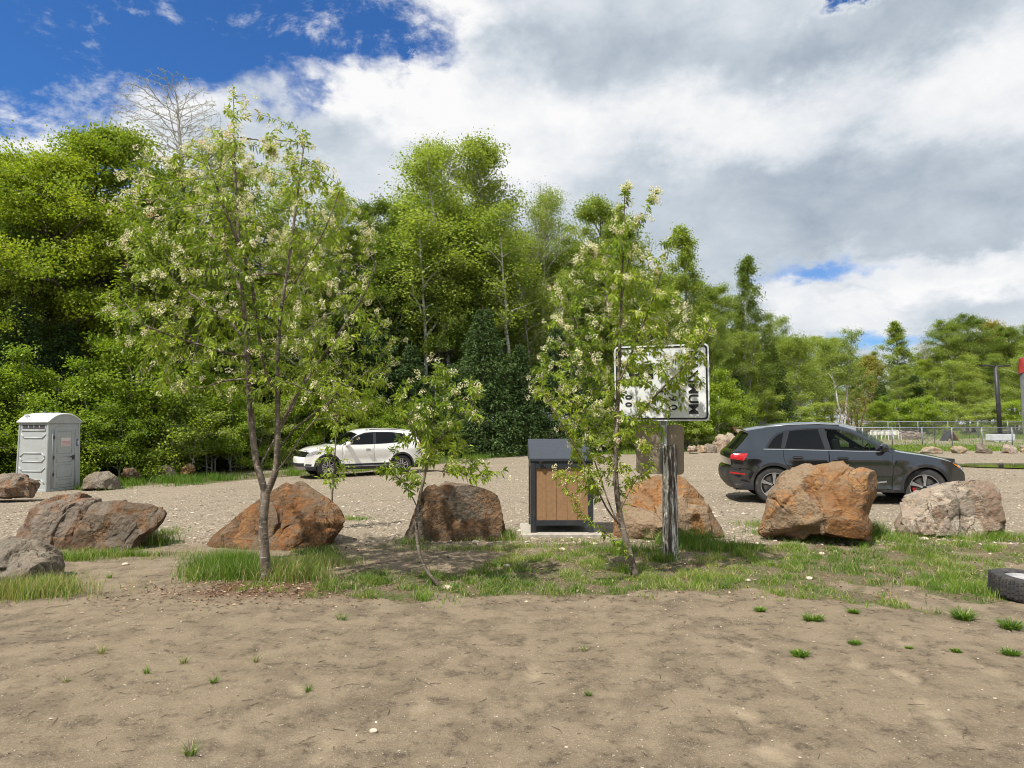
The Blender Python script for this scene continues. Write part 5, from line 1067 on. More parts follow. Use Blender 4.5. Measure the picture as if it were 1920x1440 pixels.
M = dict(
    grey_paint=paint_mat('paint_dark_grey', (0.085, 0.096, 0.112), 0.92, 0.12), white_paint=paint_mat('paint_white', (0.80, 0.79, 0.75), 0.0, 0.35),
    plastic=simple('black_plastic', (0.020, 0.021, 0.023), 0.5, scale=30, dirt=(0.09, 0.075, 0.06)), gloss=simple('gloss_black', (0.008, 0.008, 0.01), 0.08, coat=1),
    gap=simple('seam_black', (0.003, 0.003, 0.003), 0.9), rubber=simple('rubber', (0.028, 0.027, 0.027), 0.8, scale=25, bump=.4, dirt=(0.10, 0.085, 0.07), dirt_s=6),
    alloy=simple('alloy', (0.62, 0.62, 0.63), 0.28, metal=0.9), alloy_dark=simple('alloy_dark', (0.02, 0.02, 0.022), 0.3, metal=0.5), bright_metal_or_reflection=simple('bright_metal_or_reflection', (0.7, 0.7, 0.72), 0.12, metal=1.0),
    red=simple('lamp_red', (0.42, 0.008, 0.012), 0.12, coat=1, var=.3, scale=30), amber=simple('lamp_amber', (0.75, 0.25, 0.02), 0.2, coat=1), lamp=simple('lamp_clear', (0.50, 0.52, 0.55), 0.15, metal=.3, coat=1, var=.5, scale=40),
    caliper=simple('caliper_red', (0.30, 0.012, 0.01), 0.45), seat=simple('seat_fabric', (0.025, 0.025, 0.028), 0.8), disc=simple('brake_disc', (0.25, 0.24, 0.23), 0.4, metal=.8),
    dark_glass=glass_mat('privacy_glass', (0.05, 0.055, 0.06), 0.10), clear_glass=glass_mat('window_glass', (0.62, 0.72, 0.66), 0.72), silver=simple('silver_trim_and_reflection', (0.35, 0.36, 0.37), 0.35, metal=.6))
def inpoly(q, poly):
    poly = np.asarray(poly); c = np.zeros(len(q), bool); n = len(poly)
    for i in range(n):
        p, r = poly[i], poly[(i + 1) % n]; k = (p[1] > q[:, 1]) != (r[1] > q[:, 1])
        c ^= k & (q[:, 0] < (r[0] - p[0]) * (q[:, 1] - p[1]) / (r[1] - p[1] + 1e-12) + p[0])
    return c
def spl(p, k=4, closed=False):
    """Catmull-Rom through the points"""
    p = np.asarray(p, float); n = len(p); o = []
    for i in range(n if closed else n - 1):
        a, b, c, d = (p[(i - 1) % n], p[i], p[(i + 1) % n], p[(i + 2) % n]) if closed else (p[max(i - 1, 0)], p[i], p[i + 1], p[min(i + 2, n - 1)])
        for s in range(k):
            t = s / k; o.append(.5 * ((2 * b) + (c - a) * t + (2 * a - 5 * b + 4 * c - d) * t * t + (-a + 3 * b - 3 * c + d) * t ** 3))
    if not closed: o.append(p[-1])
    return np.array(o)
def stroke(line, w):
    line = np.asarray(line, float); t = np.gradient(line, axis=0); t /= np.linalg.norm(t, axis=1, keepdims=True); n = np.stack([-t[:, 1], t[:, 0]], -1)
    return np.concatenate([line + n * w, (line - n * w)[::-1]])
def wheel(root, c, side, r, wd, rr, style, cal=None, steer=0.0):
    wroot = empty('wheel', c); wroot.parent = root; wroot.rotation_euler = (0, 0, steer); s = side
    tb = MB(); h = wd / 2
    prof = [(rr - .01, -h * .8), (rr, -h * .92), (r * .86, -h * 1.0), (r * .955, -h * .93), (r * .99, -h * .8), (r, -h * .55), (r, h * .55), (r * .99, h * .8), (r * .955, h * .93), (r * .86, h), (rr, h * .92), (rr - .01, h * .8)]
    tb.lathe(prof, (0, 0, 0), 'Y', 48)
    for k in range(60):       # tread blocks
        a = k / 60 * 6.283; Mx = Matrix.Rotation(a, 3, 'Y')
        for q in (-.36, 0, .36): tb.box(np.array(Mx @ Vector((0, q * wd, r + .001))), (.020, wd * .26, .008), rot=Matrix.Rotation(a, 3, 'Y'))
    tb.build('tyre', M['rubber'], wroot, smooth=True, sharp=R(35))
    rb = MB(); fo = s * h * .80
    rb.lathe([(rr * .97, fo), (rr * 1.0, fo), (rr * 1.0, -fo), (rr * .97, -fo)], (0, 0, 0), 'Y', 40, 0)
    rb.lathe([(rr * 1.005, fo), (rr * 1.005, fo + s * .012), (rr * .95, fo + s * .012), (rr * .93, fo - s * .02)], (0, 0, 0), 'Y', 40, 0)
    rb.lathe([(0.001, fo - s * .085), (rr * .97, fo - s * .085)], (0, 0, 0), 'Y', 40, 1)
    n = 5
    for k in range(n):
        a = k * 2 * math.pi / n + math.pi / 2
        e1 = Vector((math.cos(a), 0, math.sin(a))); e2 = Vector((-math.sin(a), 0, math.cos(a)))
        def blade(p, y0, dy, m_):
            Mx = np.eye(4); Mx[:3, 0] = e1; Mx[:3, 1] = e2; Mx[:3, 2] = (0, s, 0); Mx[:3, 3] = (0, y0, 0); rb.prism(p, dy, Mx, m_)
        if style == 'wide': blade([(.035, -.020), (rr * .55, -.030), (rr * .96, -.052), (rr * .96, .036), (rr * .5, .016), (.035, .020)], fo - s * .025, .022, 0); blade([(.05, -.03), (rr * .9, -.066), (rr * .96, .055), (.05, .03)], fo - s * .05, .03, 1)
        else:
            for q in (-1, 1): blade([(.03, q * .010), (rr * .96, q * .028), (rr * .96, q * .062), (.05, q * .030)][::q], fo - s * .022, .02, 0)
            blade([(.03, -.02), (rr * .5, -.026), (rr * .5, .026), (.03, .02)], fo - s * .04, .02, 1)
    rb.lathe([(0.001, fo), (.034, fo), (.040, fo - s * .02), (.05, fo - s * .06)], (0, 0, 0), 'Y', 20, 1)
    rb.build('rim', [M['alloy'], M['alloy_dark']], wroot, smooth=True, sharp=R(30))
    db = MB(); db.lathe([(.001, fo - s * .075), (rr * .74, fo - s * .075), (rr * .74, fo - s * .082), (.001, fo - s * .082)], (0, 0, 0), 'Y', 32); db.build('brake_disc', M['disc'], wroot, smooth=True, sharp=R(30))
    if cal:
        cb = MB(); ca = R(cal); cb.box((math.cos(ca) * rr * .68, fo - s * .055, math.sin(ca) * rr * .68), (.06, .05, .15), rot=Matrix.Rotation(-ca, 3, 'Y'), bev=.015); cb.build('caliper', M['caliper'], wroot)
    return wroot
def build_car(sp, root):
    L, W2 = sp['L'], sp['W'] / 2; X0 = L / 2
    vz = np.array(sp['vert'])
    def hw(x, z):
        x = np.asarray(x, float); z = np.asarray(z, float)
        tf = np.clip((x - (L - .85)) / .85, 0, 1.1); tr = np.clip((.75 - x) / .75, 0, 1.1)
        b = np.interp(z, vz[:, 0], vz[:, 1]); up = sstep(z, sp['belt'] - .02, sp['belt'] + .1)
        dent = 0.010 * np.exp(-((z - .62) / .09) ** 2) * sstep(x, .9, 1.4) * (1 - sstep(x, L - 1.5, L - 1.0))
        ar = 0
        for xw in sp['axles']:
            d = np.hypot(x - xw, (z - sp['hub']) * 1.0); ar = ar + .018 * np.exp(-((d - sp['arch'] - .03) / .09) ** 2) * (z < sp['belt'])
        return W2 * (b * (1 - .20 * tf ** 2.3 * (1 - .3 * up) - .15 * tr ** 2.3) - (dent - ar) / W2)
    prof = []; names = []
    for nm, mt, pts in sp['segs']:
        for k, q in enumerate(pts): prof.append(q)
        names.append((nm, mt, len(pts)))
    PR = []; cut = [0]; arr = np.array(prof, float)
    # each segment is splined on its own, sharing end points
    segsamp = []; i0 = 0; last = None
    for nm, mt, n in names:
        a = arr[i0:i0 + n]; 
        if last is not None: a = np.vstack([last, a])
        last = a[-1]; segsamp.append((nm, mt, spl(a, 4))); i0 += n
    edge = []
    for nm, mt, s_ in segsamp:
        nu = 17; u = np.sin(np.linspace(-1, 1, nu) * math.pi / 2); au = np.abs(u)[None]
        xc, zc, xe, ze = [s_[:, k][:, None] for k in range(4)]; ye = hw(xe, ze)
        pw = 2.6; xx = xc + (xe - xc) * au ** pw; zz_ = zc + (ze - zc) * au ** pw; yy = ye * u[None]
        V = np.stack([xx - X0, yy, zz_], -1); m, k = V.shape[:2]; i = np.arange(m - 1)[:, None]; j = np.arange(k - 1)[None]
        Fq = np.stack([i * k + j, i * k + j + 1, (i + 1) * k + j + 1, (i + 1) * k + j], -1).reshape(-1, 4)
        b = MB(); b.add(V.reshape(-1, 3), Fq); b.build(nm, M[mt], root, smooth=True, sharp=R(40)); edge.append(s_[:, 2:4])
    E = np.concatenate([edge[0]] + [e[1:] for e in edge[1:]])
    E = E[np.r_[True, np.linalg.norm(np.diff(E, axis=0), axis=1) > .004]]
    bz = sp['sill']; bottom = np.array([(E[-1, 0] - .1, bz), (sp['axles'][1] + sp['arch'], bz), (sp['axles'][0] - sp['arch'], bz), (E[0, 0] + .1, bz)])
    outer = np.concatenate([E, bottom])
    hub = sp['hub']; circ = lambda xw, r: np.stack([xw + r * np.cos(np.linspace(0, 2 * math.pi, 49)[:-1]), hub + r * np.sin(np.linspace(0, 2 * math.pi, 49)[:-1])], -1)
    regions = []          # (key, polygon) tested in this order
    for xw in sp['axles']: regions.append((None, circ(xw, sp['arch'])))
    for k, p in sp['regions']: regions.append((k, np.asarray(p, float)))
    polys = [outer] + [p for k, p in regions]
    pts = []; ed = []
    for p in polys:
        s = len(pts); pts.extend(map(tuple, p)); ed.extend((s + i, s + (i + 1) % len(p)) for i in range(len(p)))
    allb = np.array(pts); g = np.stack(np.meshgrid(np.arange(0, L, .055), np.arange(.2, 1.7, .05)), -1).reshape(-1, 2); g = g[inpoly(g, outer)]
    dmin = np.concatenate([np.linalg.norm(g[k:k + 500, None] - allb[None], axis=2).min(1) for k in range(0, len(g), 500)]); g = g[dmin > .014]
    pts.extend(map(tuple, g)); v2, e2, f2, *_ = delaunay_2d_cdt([Vector(p) for p in pts], ed, [], 0, 1e-5)
    v2 = np.array([v[:] for v in v2]); f2 = np.array([f for f in f2]); c = v2[f2].mean(1)
    key = np.full(len(f2), 'body', dtype=object); ok = inpoly(c, outer)
    for k, p in reversed(regions): key[inpoly(c, p)] = k
    groups = {}
    for i in np.nonzero(ok)[0]:
        if key[i] is not None: groups.setdefault(key[i], []).append(f2[i])
    for k, fs in groups.items():
        fs = np.array(fs); base = k.split('#')[0]; nm, mt, off = sp['keys'][base]; us, inv = np.unique(fs, return_inverse=True); inv = inv.reshape(fs.shape); q = v2[us]
        y = hw(q[:, 0], q[:, 1]) + off
        both = base in ('body', 'gap', 'cladding')
        mb = MB()
        for s in (-1, 1):
            mb.add(np.stack([q[:, 0] - X0, y * s, q[:, 1]], -1), inv if s < 0 else inv[:, ::-1])
            if not both:
                o = mb.build(nm, M[mt], root, smooth=True, sharp=R(40)); mb = MB()
                if nm == 'door':
                    hx, hz = sp['handles'][k]; hb = MB(); hy = float(hw(hx, hz)); hb.tube([(hx - .10 - X0, s * (hy + .008), hz), (hx - .08 - X0, s * (hy + .034), hz + .004), (hx + .08 - X0, s * (hy + .034), hz + .004), (hx + .10 - X0, s * (hy + .008), hz)], [.010, .013, .013, .010], 8); hb.box((hx - X0, s * (hy + .002), hz - .004), (.17, .006, .06), mat=1, bev=.002)
                    hb.build('handle', [M[sp['handle_mat']], M['gap']], o, smooth=True, sharp=R(40))
        if both: mb.build(nm, M[mt], root, smooth=True, sharp=R(40))
    # hidden structure: floor, wells, seats
    b = MB(); b.box((0, 0, .42), (L - .5, 1.40, .34)); b.box((-X0 + .45, 0, .75), (.5, 1.3, .5)); b.box((X0 - .75, 0, .68), (1.0, 1.25, .5)); b.build('underbody', M['plastic'], root)
    xs = sp['seats']
    for (x, w_) in xs:
        for y in (-.38, .38):
            b = MB(); b.box((x - X0, y, .78), (.52, .50, .16), bev=.05); b.box((x - X0 - .27, y, 1.05), (.15, .48, .58), bev=.06, rot=Matrix.Rotation(-.2, 3, 'Y')); b.box((x - X0 - .35, y, 1.40), (.10, .26, .17), bev=.04); b.build('seat', M['seat'], root)
    b = MB(); b.box((xs[0][0] + .85 - X0, 0, .92), (.35, 1.45, .22), bev=.06); b.build('dashboard', M['seat'], root)
    b = MB(); a = np.linspace(0, 2 * math.pi, 25); yy = sp['driver'] * .38
    b.tube(np.stack([xs[0][0] + .55 - X0 + .06 * np.sin(a), yy + .18 * np.cos(a), 1.02 + .17 * np.sin(a)], -1), .014, 6, cap=False); b.tube([(xs[0][0] + .55 - X0, yy, 1.02), (xs[0][0] + .8 - X0, yy, .9)], .03, 8); b.build('steering_wheel', M['seat'], root)
    for s in (-1, 1):
        mx, mz = sp['mirror']; my = float(hw(mx, mz)); b = MB(); V, Fs = ico(3); V = np.sign(V) * np.abs(V) ** .75
        b.add(V * [.075, .115, .085] + [mx - X0, s * (my + .13), mz + .05], Fs, 0); b.box((mx - X0 + .02, s * (my + .03), mz - .02), (.07, .12, .035), mat=1, bev=.01)
        b.build('mirror', [M[sp['mirror_mat']], M['plastic']], root, smooth=True, sharp=R(50))
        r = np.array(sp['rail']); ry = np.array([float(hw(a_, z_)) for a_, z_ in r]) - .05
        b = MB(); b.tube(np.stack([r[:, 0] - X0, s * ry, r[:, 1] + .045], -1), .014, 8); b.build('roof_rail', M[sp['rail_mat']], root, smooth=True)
    b = MB(); ax = sp['fin']; b.prism([(0, 0), (.16, 0), (.03, .07), (-.01, .07)], .012, [[1, 0, 0, ax[0] - X0], [0, 0, 1, -.006], [0, 1, 0, ax[1]], [0, 0, 0, 1]]); b.build('antenna', M['gloss'], root)
    for i, xw in enumerate(sp['axles']):
        for s in (-1, 1):
            wheel(root, (xw - X0, s * (W2 - .135), hub), s, sp['tyre_r'], .235, sp['rim_r'], sp['wheel'], sp['cal'][i] if sp['cal'] else None, sp['steer'] if i else 0)
            b = MB(); a = np.linspace(-.15, math.pi + .15, 20); rr = sp['arch'] + .01
            V = np.concatenate([np.stack([xw - X0 + rr * np.cos(a), np.full(20, s * y_), hub + rr * np.sin(a)], -1) for y_ in (W2 * .68, W2 - .02)]); V[20:, 1] = s * (hw(V[20:, 0] + X0, V[20:, 2]) - .004)
            V = np.concatenate([V, [(xw - X0, s * W2 * .68, hub)]]); b.add(V, [(i_, i_ + 1, 21 + i_, 20 + i_) for i_ in range(19)] + [(i_, i_ + 1, 40) for i_ in range(19)]); b.build('wheel_well', M['gap'], root)
    return hw
def ring(xw, hub, r0, r1, a0=-.25, a1=math.pi + .25, n=30):
    a = np.linspace(a0, a1, n); return np.concatenate([np.stack([xw + r1 * np.cos(a), hub + r1 * np.sin(a)], -1), np.stack([xw + r0 * np.cos(a), hub + r0 * np.sin(a)], -1)[::-1]])
# ---- dark grey car
HUB = .37
dlo = [(.80, 1.115), (.93, 1.31), (1.06, 1.42), (1.24, 1.485), (1.6, 1.525), (2.0, 1.54), (2.25, 1.525), (2.5, 1.455), (2.75, 1.32), (3.00, 1.16), (3.12, 1.075), (2.5, 1.085), (1.9, 1.098), (1.2, 1.11)]
rear_door = [(1.16, 1.11), (1.16, .93), (1.20, .80), (1.34, .66), (1.45, .42), (1.48, .33), (2.02, .32), (2.03, .8), (2.02, 1.10)]
front_door = [(2.03, 1.10), (2.04, .8), (2.03, .32), (2.90, .31), (3.18, .33), (3.20, .7), (3.19, 1.05), (3.12, 1.08)]
grey = dict(L=4.68, W=1.89, belt=1.10, hub=HUB, arch=.405, axles=(.97, 3.79), sill=.27, tyre_r=.37, rim_r=.262, wheel='wide', cal=(20, 200), steer=R(-13), driver=1, seats=[(2.55, 0), (1.65, 0)],
    vert=[(.2, .93), (.33, .975), (.42, .968), (.55, .975), (.75, .992), (.90, 1.0), (.945, 1.0), (.965, .985), (1.02, .975), (1.09, .955), (1.12, .942), (1.3, .86), (1.45, .79), (1.62, .70)],
    mirror=(3.02, 1.10), mirror_mat='gloss', rail_mat='silver', handle_mat='grey_paint', rail=[(.85, 1.50), (1.3, 1.555), (1.9, 1.575), (2.3, 1.55)], fin=(.85, 1.60), handles={'door#r': (1.43, .94), 'door#f': (2.28, .935)},  # silver rail colour stands in for bright reflections on black rails
    segs=[('rear_bumper', 'plastic', [(.16, .28, .26, .30), (.04, .42, .15, .43), (0, .58, .11, .59), (.02, .70, .12, .71)]), ('tailgate', 'grey_paint', [(.07, .76, .14, .77), (.05, .92, .13, .93), (.07, 1.02, .16, 1.02), (.16, 1.09, .24, 1.09)]),
          ('rear_window', 'dark_glass', [(.30, 1.24, .36, 1.22), (.47, 1.44, .51, 1.40)]), ('spoiler', 'gloss', [(.40, 1.50, .47, 1.455), (.42, 1.53, .48, 1.475)]), ('roof', 'grey_paint', [(.80, 1.595, .82, 1.53), (1.3, 1.645, 1.3, 1.58), (1.9, 1.66, 1.9, 1.597), (2.35, 1.64, 2.33, 1.565), (2.68, 1.575, 2.60, 1.465)]),
          ('windshield', 'clear_glass', [(3.05, 1.36, 2.92, 1.27), (3.44, 1.11, 3.22, 1.09)]), ('bonnet', 'grey_paint', [(3.55, 1.08, 3.36, 1.055), (3.9, 1.035, 3.8, .99), (4.2, .975, 4.14, .915), (4.46, .89, 4.36, .845)]),
          ('grille', 'plastic', [(4.61, .80, 4.46, .765), (4.67, .62, 4.52, .63)]), ('front_bumper', 'grey_paint', [(4.68, .46, 4.53, .48), (4.65, .34, 4.50, .36), (4.57, .25, 4.42, .28)])],
    keys={'body': ('body', 'grey_paint', 0), 'gap': ('panel_seam', 'gap', -.006), 'surround': ('window_surround', 'gloss', -.003), 'door': ('door', 'grey_paint', 0), 'glass_r': ('window', 'dark_glass', .002), 'glass_f': ('window', 'clear_glass', .002),
          'tail': ('tail_light', 'red', .006), 'reflector': ('rear_reflector', 'red', .004), 'head': ('headlight', 'lamp', .006), 'turn': ('turn_signal', 'amber', .007), 'cladding': ('wheel_arch_trim', 'plastic', .004), 'bright_metal_or_reflection': ('bright_strip', 'silver', .006), 'blade': ('bumper_blade', 'silver', .006), 'vent': ('exhaust_trim', 'bright_metal_or_reflection', .006)},
    regions=[('bright_metal_or_reflection', stroke([(.78, 1.104), (1.2, 1.100), (1.9, 1.090), (2.5, 1.077), (3.12, 1.066)], .006)), ('glass_r#q', [(.86, 1.135), (.97, 1.29), (1.08, 1.39), (1.20, 1.445), (1.12, 1.13)]), ('glass_r#d', [(1.20, 1.13), (1.32, 1.47), (1.6, 1.502), (1.87, 1.515), (1.955, 1.115)]),  # strip below the windows is no trim: a reflection painted in silver
        ('glass_f#d', [(2.07, 1.11), (2.00, 1.515), (2.24, 1.503), (2.48, 1.435), (2.72, 1.305), (2.90, 1.185), (2.90, 1.10)]), ('surround', dlo),
        ('tail#', [(.12, 1.0), (.47, 1.015), (.43, .93), (.38, .865), (.12, .90)]), ('reflector#', [(.12, .635), (.40, .60), (.41, .575), (.12, .60)]), ('vent#', [(.20, .385), (.33, .375), (.33, .35), (.20, .365)]),
        ('turn#', [(4.27, .865), (4.30, .84), (4.38, .78), (4.42, .755), (4.40, .79), (4.36, .825)]), ('head#', [(4.36, .835), (4.37, .82), (4.44, .74), (4.52, .66), (4.50, .70), (4.46, .765), (4.40, .825)]),
        ('gap', stroke(np.array(rear_door + [rear_door[0]])[[8, 7, 6, 5, 4, 3, 2, 1, 0]], .0045)), ('gap', stroke(front_door[2:8], .0045)), ('gap', stroke([(3.19, 1.06), (3.25, 1.072)], .004)), ('gap', stroke([(.14, .715), (.4, .70), (.55, .66)], .004)),
        ('bright_metal_or_reflection', [(1.9, .485), (2.9, .475), (3.08, .50), (3.08, .468), (2.9, .442), (1.9, .455)]), ('cladding', ring(.97, HUB, .40, .465)), ('cladding', ring(3.79, HUB, .40, .465)), ('cladding', [(1.36, .24), (3.4, .24), (3.4, .325), (1.36, .335)]), ('cladding', [(0, .22), (.62, .22), (.58, .41), (0, .45)]), ('cladding', [(4.2, .22), (4.7, .22), (4.7, .37), (4.22, .40)]),
        ('door#r', rear_door), ('door#f', front_door)])
nh = np.array([5.327, 13.9]); fh = np.array([8.10, 13.37]); fwd = (fh - nh) / np.linalg.norm(fh - nh); yaw = math.atan2(fwd[1], fwd[0]); left = np.array([-fwd[1], fwd[0]])
cc = nh + left * .945 + fwd * (4.68 / 2 - .97)
car1 = empty('parked_car', (cc[0], cc[1], float(Hb(*cc)) - .015), yaw, 'dark grey SUV with silver five-spoke wheels parked behind the big orange boulder', 'car', 'cars parked on the gravel lot')
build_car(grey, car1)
# ---- white car
HB = .36
dlo2 = [(.66, 1.27), (.80, 1.40), (.98, 1.50), (1.4, 1.55), (2.0, 1.555), (2.35, 1.53), (2.65, 1.43), (2.95, 1.27), (3.17, 1.115), (2.5, 1.11), (1.6, 1.135), (1.0, 1.18)]
rd2 = [(1.10, 1.17), (1.12, .95), (1.20, .80), (1.38, .62), (1.42, .46), (2.03, .44), (2.05, .8), (2.04, 1.12)]
fd2 = [(2.05, 1.12), (2.06, .8), (2.04, .44), (3.05, .42), (3.17, .6), (3.19, 1.05), (3.14, 1.11)]
white = dict(L=4.59, W=1.855, belt=1.13, hub=HB, arch=.40, axles=(1.02, 3.68), sill=.26, tyre_r=.36, rim_r=.235, wheel='split', cal=None, steer=R(10), driver=1, seats=[(2.5, 0), (1.6, 0)],
    vert=[(.2, .92), (.33, .97), (.43, .965), (.55, .97), (.75, .985), (.92, 1.0), (.96, 1.0), (1.02, .985), (1.12, .96), (1.16, .945), (1.3, .88), (1.45, .81), (1.62, .72)],
    mirror=(3.02, 1.10), mirror_mat='white_paint', rail_mat='gloss', handle_mat='white_paint', rail=[(.8, 1.54), (1.3, 1.59), (1.9, 1.60), (2.3, 1.575)], fin=(.75, 1.65), handles={'door#r': (1.36, .95), 'door#f': (2.28, .95)},
    segs=[('rear_bumper', 'plastic', [(.14, .28, .24, .30), (.03, .42, .14, .43)]), ('tailgate', 'white_paint', [(0, .58, .11, .59), (.03, .75, .13, .76), (.03, .95, .13, .95), (.10, 1.10, .20, 1.10)]), ('rear_window', 'dark_glass', [(.25, 1.32, .32, 1.30), (.38, 1.50, .43, 1.46)]), ('spoiler', 'white_paint', [(.30, 1.555, .38, 1.50), (.33, 1.59, .40, 1.52)]),
          ('roof', 'white_paint', [(.75, 1.645, .78, 1.575), (1.3, 1.68, 1.3, 1.613), (1.9, 1.685, 1.9, 1.62), (2.35, 1.65, 2.33, 1.58), (2.72, 1.56, 2.62, 1.475)]), ('windshield', 'clear_glass', [(3.08, 1.35, 2.92, 1.28), (3.46, 1.13, 3.22, 1.115)]),
          ('bonnet', 'white_paint', [(3.6, 1.10, 3.42, 1.075), (3.95, 1.055, 3.85, 1.02), (4.2, .99, 4.12, .945), (4.40, .90, 4.27, .875)]), ('grille', 'gloss', [(4.50, .84, 4.36, .82), (4.55, .72, 4.42, .71)]), ('bumper_face', 'white_paint', [(4.58, .64, 4.45, .64), (4.59, .50, 4.46, .52)]), ('lower_grille', 'plastic', [(4.58, .38, 4.45, .40)]), ('skid_plate', 'silver', [(4.52, .27, 4.38, .30)])],
    keys={'body': ('body', 'white_paint', 0), 'gap': ('panel_seam', 'gap', -.006), 'surround': ('window_surround', 'gloss', -.003), 'door': ('door', 'white_paint', 0), 'glass_r': ('window', 'dark_glass', .002), 'glass_f': ('window', 'dark_glass', .002), 'tail': ('tail_light', 'red', .006), 'head': ('headlight', 'lamp', .006), 'fog': ('fog_light', 'gloss', .006), 'cladding': ('body_cladding', 'plastic', .006), 'bright_metal_or_reflection': ('bright_strip', 'silver', .006)},
    regions=[('glass_r#q', [(.74, 1.285), (.86, 1.40), (1.02, 1.485), (1.20, 1.505), (1.08, 1.19)]), ('glass_r#d', [(1.14, 1.185), (1.26, 1.51), (1.6, 1.53), (1.93, 1.532), (1.98, 1.14)]), ('glass_f#d', [(2.09, 1.135), (2.05, 1.53), (2.33, 1.505), (2.62, 1.41), (2.88, 1.255), (2.96, 1.14)]), ('surround', dlo2),
        ('tail#', [(.14, 1.14), (.24, 1.24), (.33, 1.19), (.42, 1.04), (.36, .98), (.13, 1.0)]), ('head#', [(3.95, .895), (4.10, .915), (4.30, .865), (4.39, .80), (4.40, .745), (4.25, .76), (4.05, .83)]), ('fog#', [(4.20, .47), (4.40, .49), (4.44, .44), (4.25, .42)]),
        ('gap', stroke(np.array(rd2 + [rd2[0]])[[7, 6, 5, 4, 3, 2, 1, 0]], .0045)), ('gap', stroke(fd2[2:7], .0045)), ('bright_metal_or_reflection', [(1.5, .395), (3.1, .385), (3.1, .36), (1.5, .37)]), ('cladding', ring(1.02, HB, .395, .47)), ('cladding', ring(3.68, HB, .395, .47)), ('cladding', [(1.40, .22), (3.3, .22), (3.3, .455), (1.40, .47)]), ('cladding', [(4.05, .22), (4.6, .22), (4.6, .43), (4.1, .40)]), ('cladding', [(0, .22), (.65, .22), (.62, .42), (0, .45)]),
        ('door#r', rd2), ('door#f', fd2)])
fh = np.array([-6.25, 23.3]); rh = np.array([-3.96, 24.63]); fwd = (fh - rh) / np.linalg.norm(fh - rh); left = np.array([-fwd[1], fwd[0]])
cc = rh - left * .9275 + fwd * (4.59 / 2 - 1.02); zc = (float(Hb(*fh)) + float(Hb(*rh))) / 2
car2 = empty('parked_car', (cc[0], cc[1], zc), math.atan2(fwd[1], fwd[0]), 'white SUV with black lower cladding parked at the edge of the wood', 'car', 'cars parked on the gravel lot')
build_car(white, car2)

# ------------------------------------------------------------------ bin
bin_wood = simple('bin_board', (0.270, 0.152, 0.072), 0.75, var=.12, scale=18, bump=.3); bin_metal = simple('bin_metal', (0.022, 0.025, 0.032), 0.45, scale=20, dirt=(0.06, 0.055, 0.05)); bin_lid = simple('bin_lid', (0.030, 0.035, 0.046), 0.42, scale=12, var=.05)
concrete = simple('concrete', (0.34, 0.31, 0.26), 0.9, var=.2, scale=15, bump=.4)
g = G(995, 1000); fl = Vector((.262, 9.62, 0)); byaw = R(0.6); z0 = H(.7, 9.9) + .0
bc = Vector((fl.x, fl.y, 0)) + Vector((math.cos(byaw), math.sin(byaw), 0)) * .44 + Vector((-math.sin(byaw), math.cos(byaw), 0)) * .42
pad = MB(); pad.box((0, 0, -.015), (1.14, 1.04, .14), bev=.015); tag(pad.build('concrete_pad', concrete, loc=(bc.x, bc.y, z0)), 'flat pale concrete pad under the wooden-sided bin', 'concrete pad').rotation_euler = (0, 0, byaw)
b_ = empty('litter_bin', (bc.x, bc.y, z0 + .055), byaw, 'wooden-sided waste bin with dark sloping lid and black metal frame on a concrete pad', 'bin')
w_, d_, zb, zf, zk = .44, .42, .10, .985, 1.20
f = MB()
for sx in (-1, 1):
    for sy in (-1, 1):
        f.box((sx * (w_ - .035), sy * (d_ - .035), (zf) / 2), (.07, .07, zf), bev=.004)
for sy in (-1, 1):
    f.box((0, sy * (d_ - .035), zb + .035), (w_ * 2 - .14, .062, .07)); f.box((0, sy * (d_ - .035), zf - .045), (w_ * 2 - .14, .062, .09))
for sx in (-1, 1):
    f.box((sx * (w_ - .035), 0, zb + .035), (.062, d_ * 2 - .14, .07)); f.box((sx * (w_ - .035), 0, zf - .045), (.062, d_ * 2 - .14, .09))
f.build('frame', bin_metal, b_)
for k in range(5):
    bw = (w_ * 2 - .14) / 5; p = MB(); p.box((-w_ + .07 + bw * (k + .5), -d_ + .035, (zb + .07 + zf - .09) / 2), (bw - .0035, .022, zf - zb - .16), bev=.002); p.build('front_board', bin_wood, b_)
for sx in (-1, 1):
    for k in range(5):
        bw = (d_ * 2 - .14) / 5; p = MB(); p.box((sx * (w_ - .035), -d_ + .07 + bw * (k + .5), (zb + .07 + zf - .09) / 2), (.022, bw - .006, zf - zb - .16), bev=.002); p.build('side_board', bin_wood, b_)
p = MB(); p.box((0, 0, .56), (w_ * 2 - .14, d_ * 2 - .14, .80)); p.build('liner', M['gap'], b_)
l = MB(); e = .012; V = [(-w_ - e, -d_ - e, zf + .006), (w_ + e, -d_ - e, zf + .006), (w_ + e, d_ + e, zf + .006), (-w_ - e, d_ + e, zf + .006), (-w_ - e, -d_ - e, zf + .05), (w_ + e, -d_ - e, zf + .05), (w_ + e, d_ + e, zk + .09), (-w_ - e, d_ + e, zk + .09)]
l.add(V, [(3, 2, 1, 0), (4, 5, 6, 7), (0, 1, 5, 4), (1, 2, 6, 5), (2, 3, 7, 6), (3, 0, 4, 7)]); lid = l.build('lid', bin_lid, b_)
bv = lid.modifiers.new('bevel', 'BEVEL'); bv.width = .006; bv.segments = 2
for sx in (-1, 1):
    t_ = MB(); t_.box((sx * .30, -d_ - .03, zf - .01), (.045, .035, .035), bev=.006); t_.tube([(sx * .30 - .035, -d_ - .04, zf + .01), (sx * .30 + .035, -d_ - .04, zf + .01)], .010, 8); t_.build('latch', M['gloss'], b_, smooth=True, sharp=R(40))

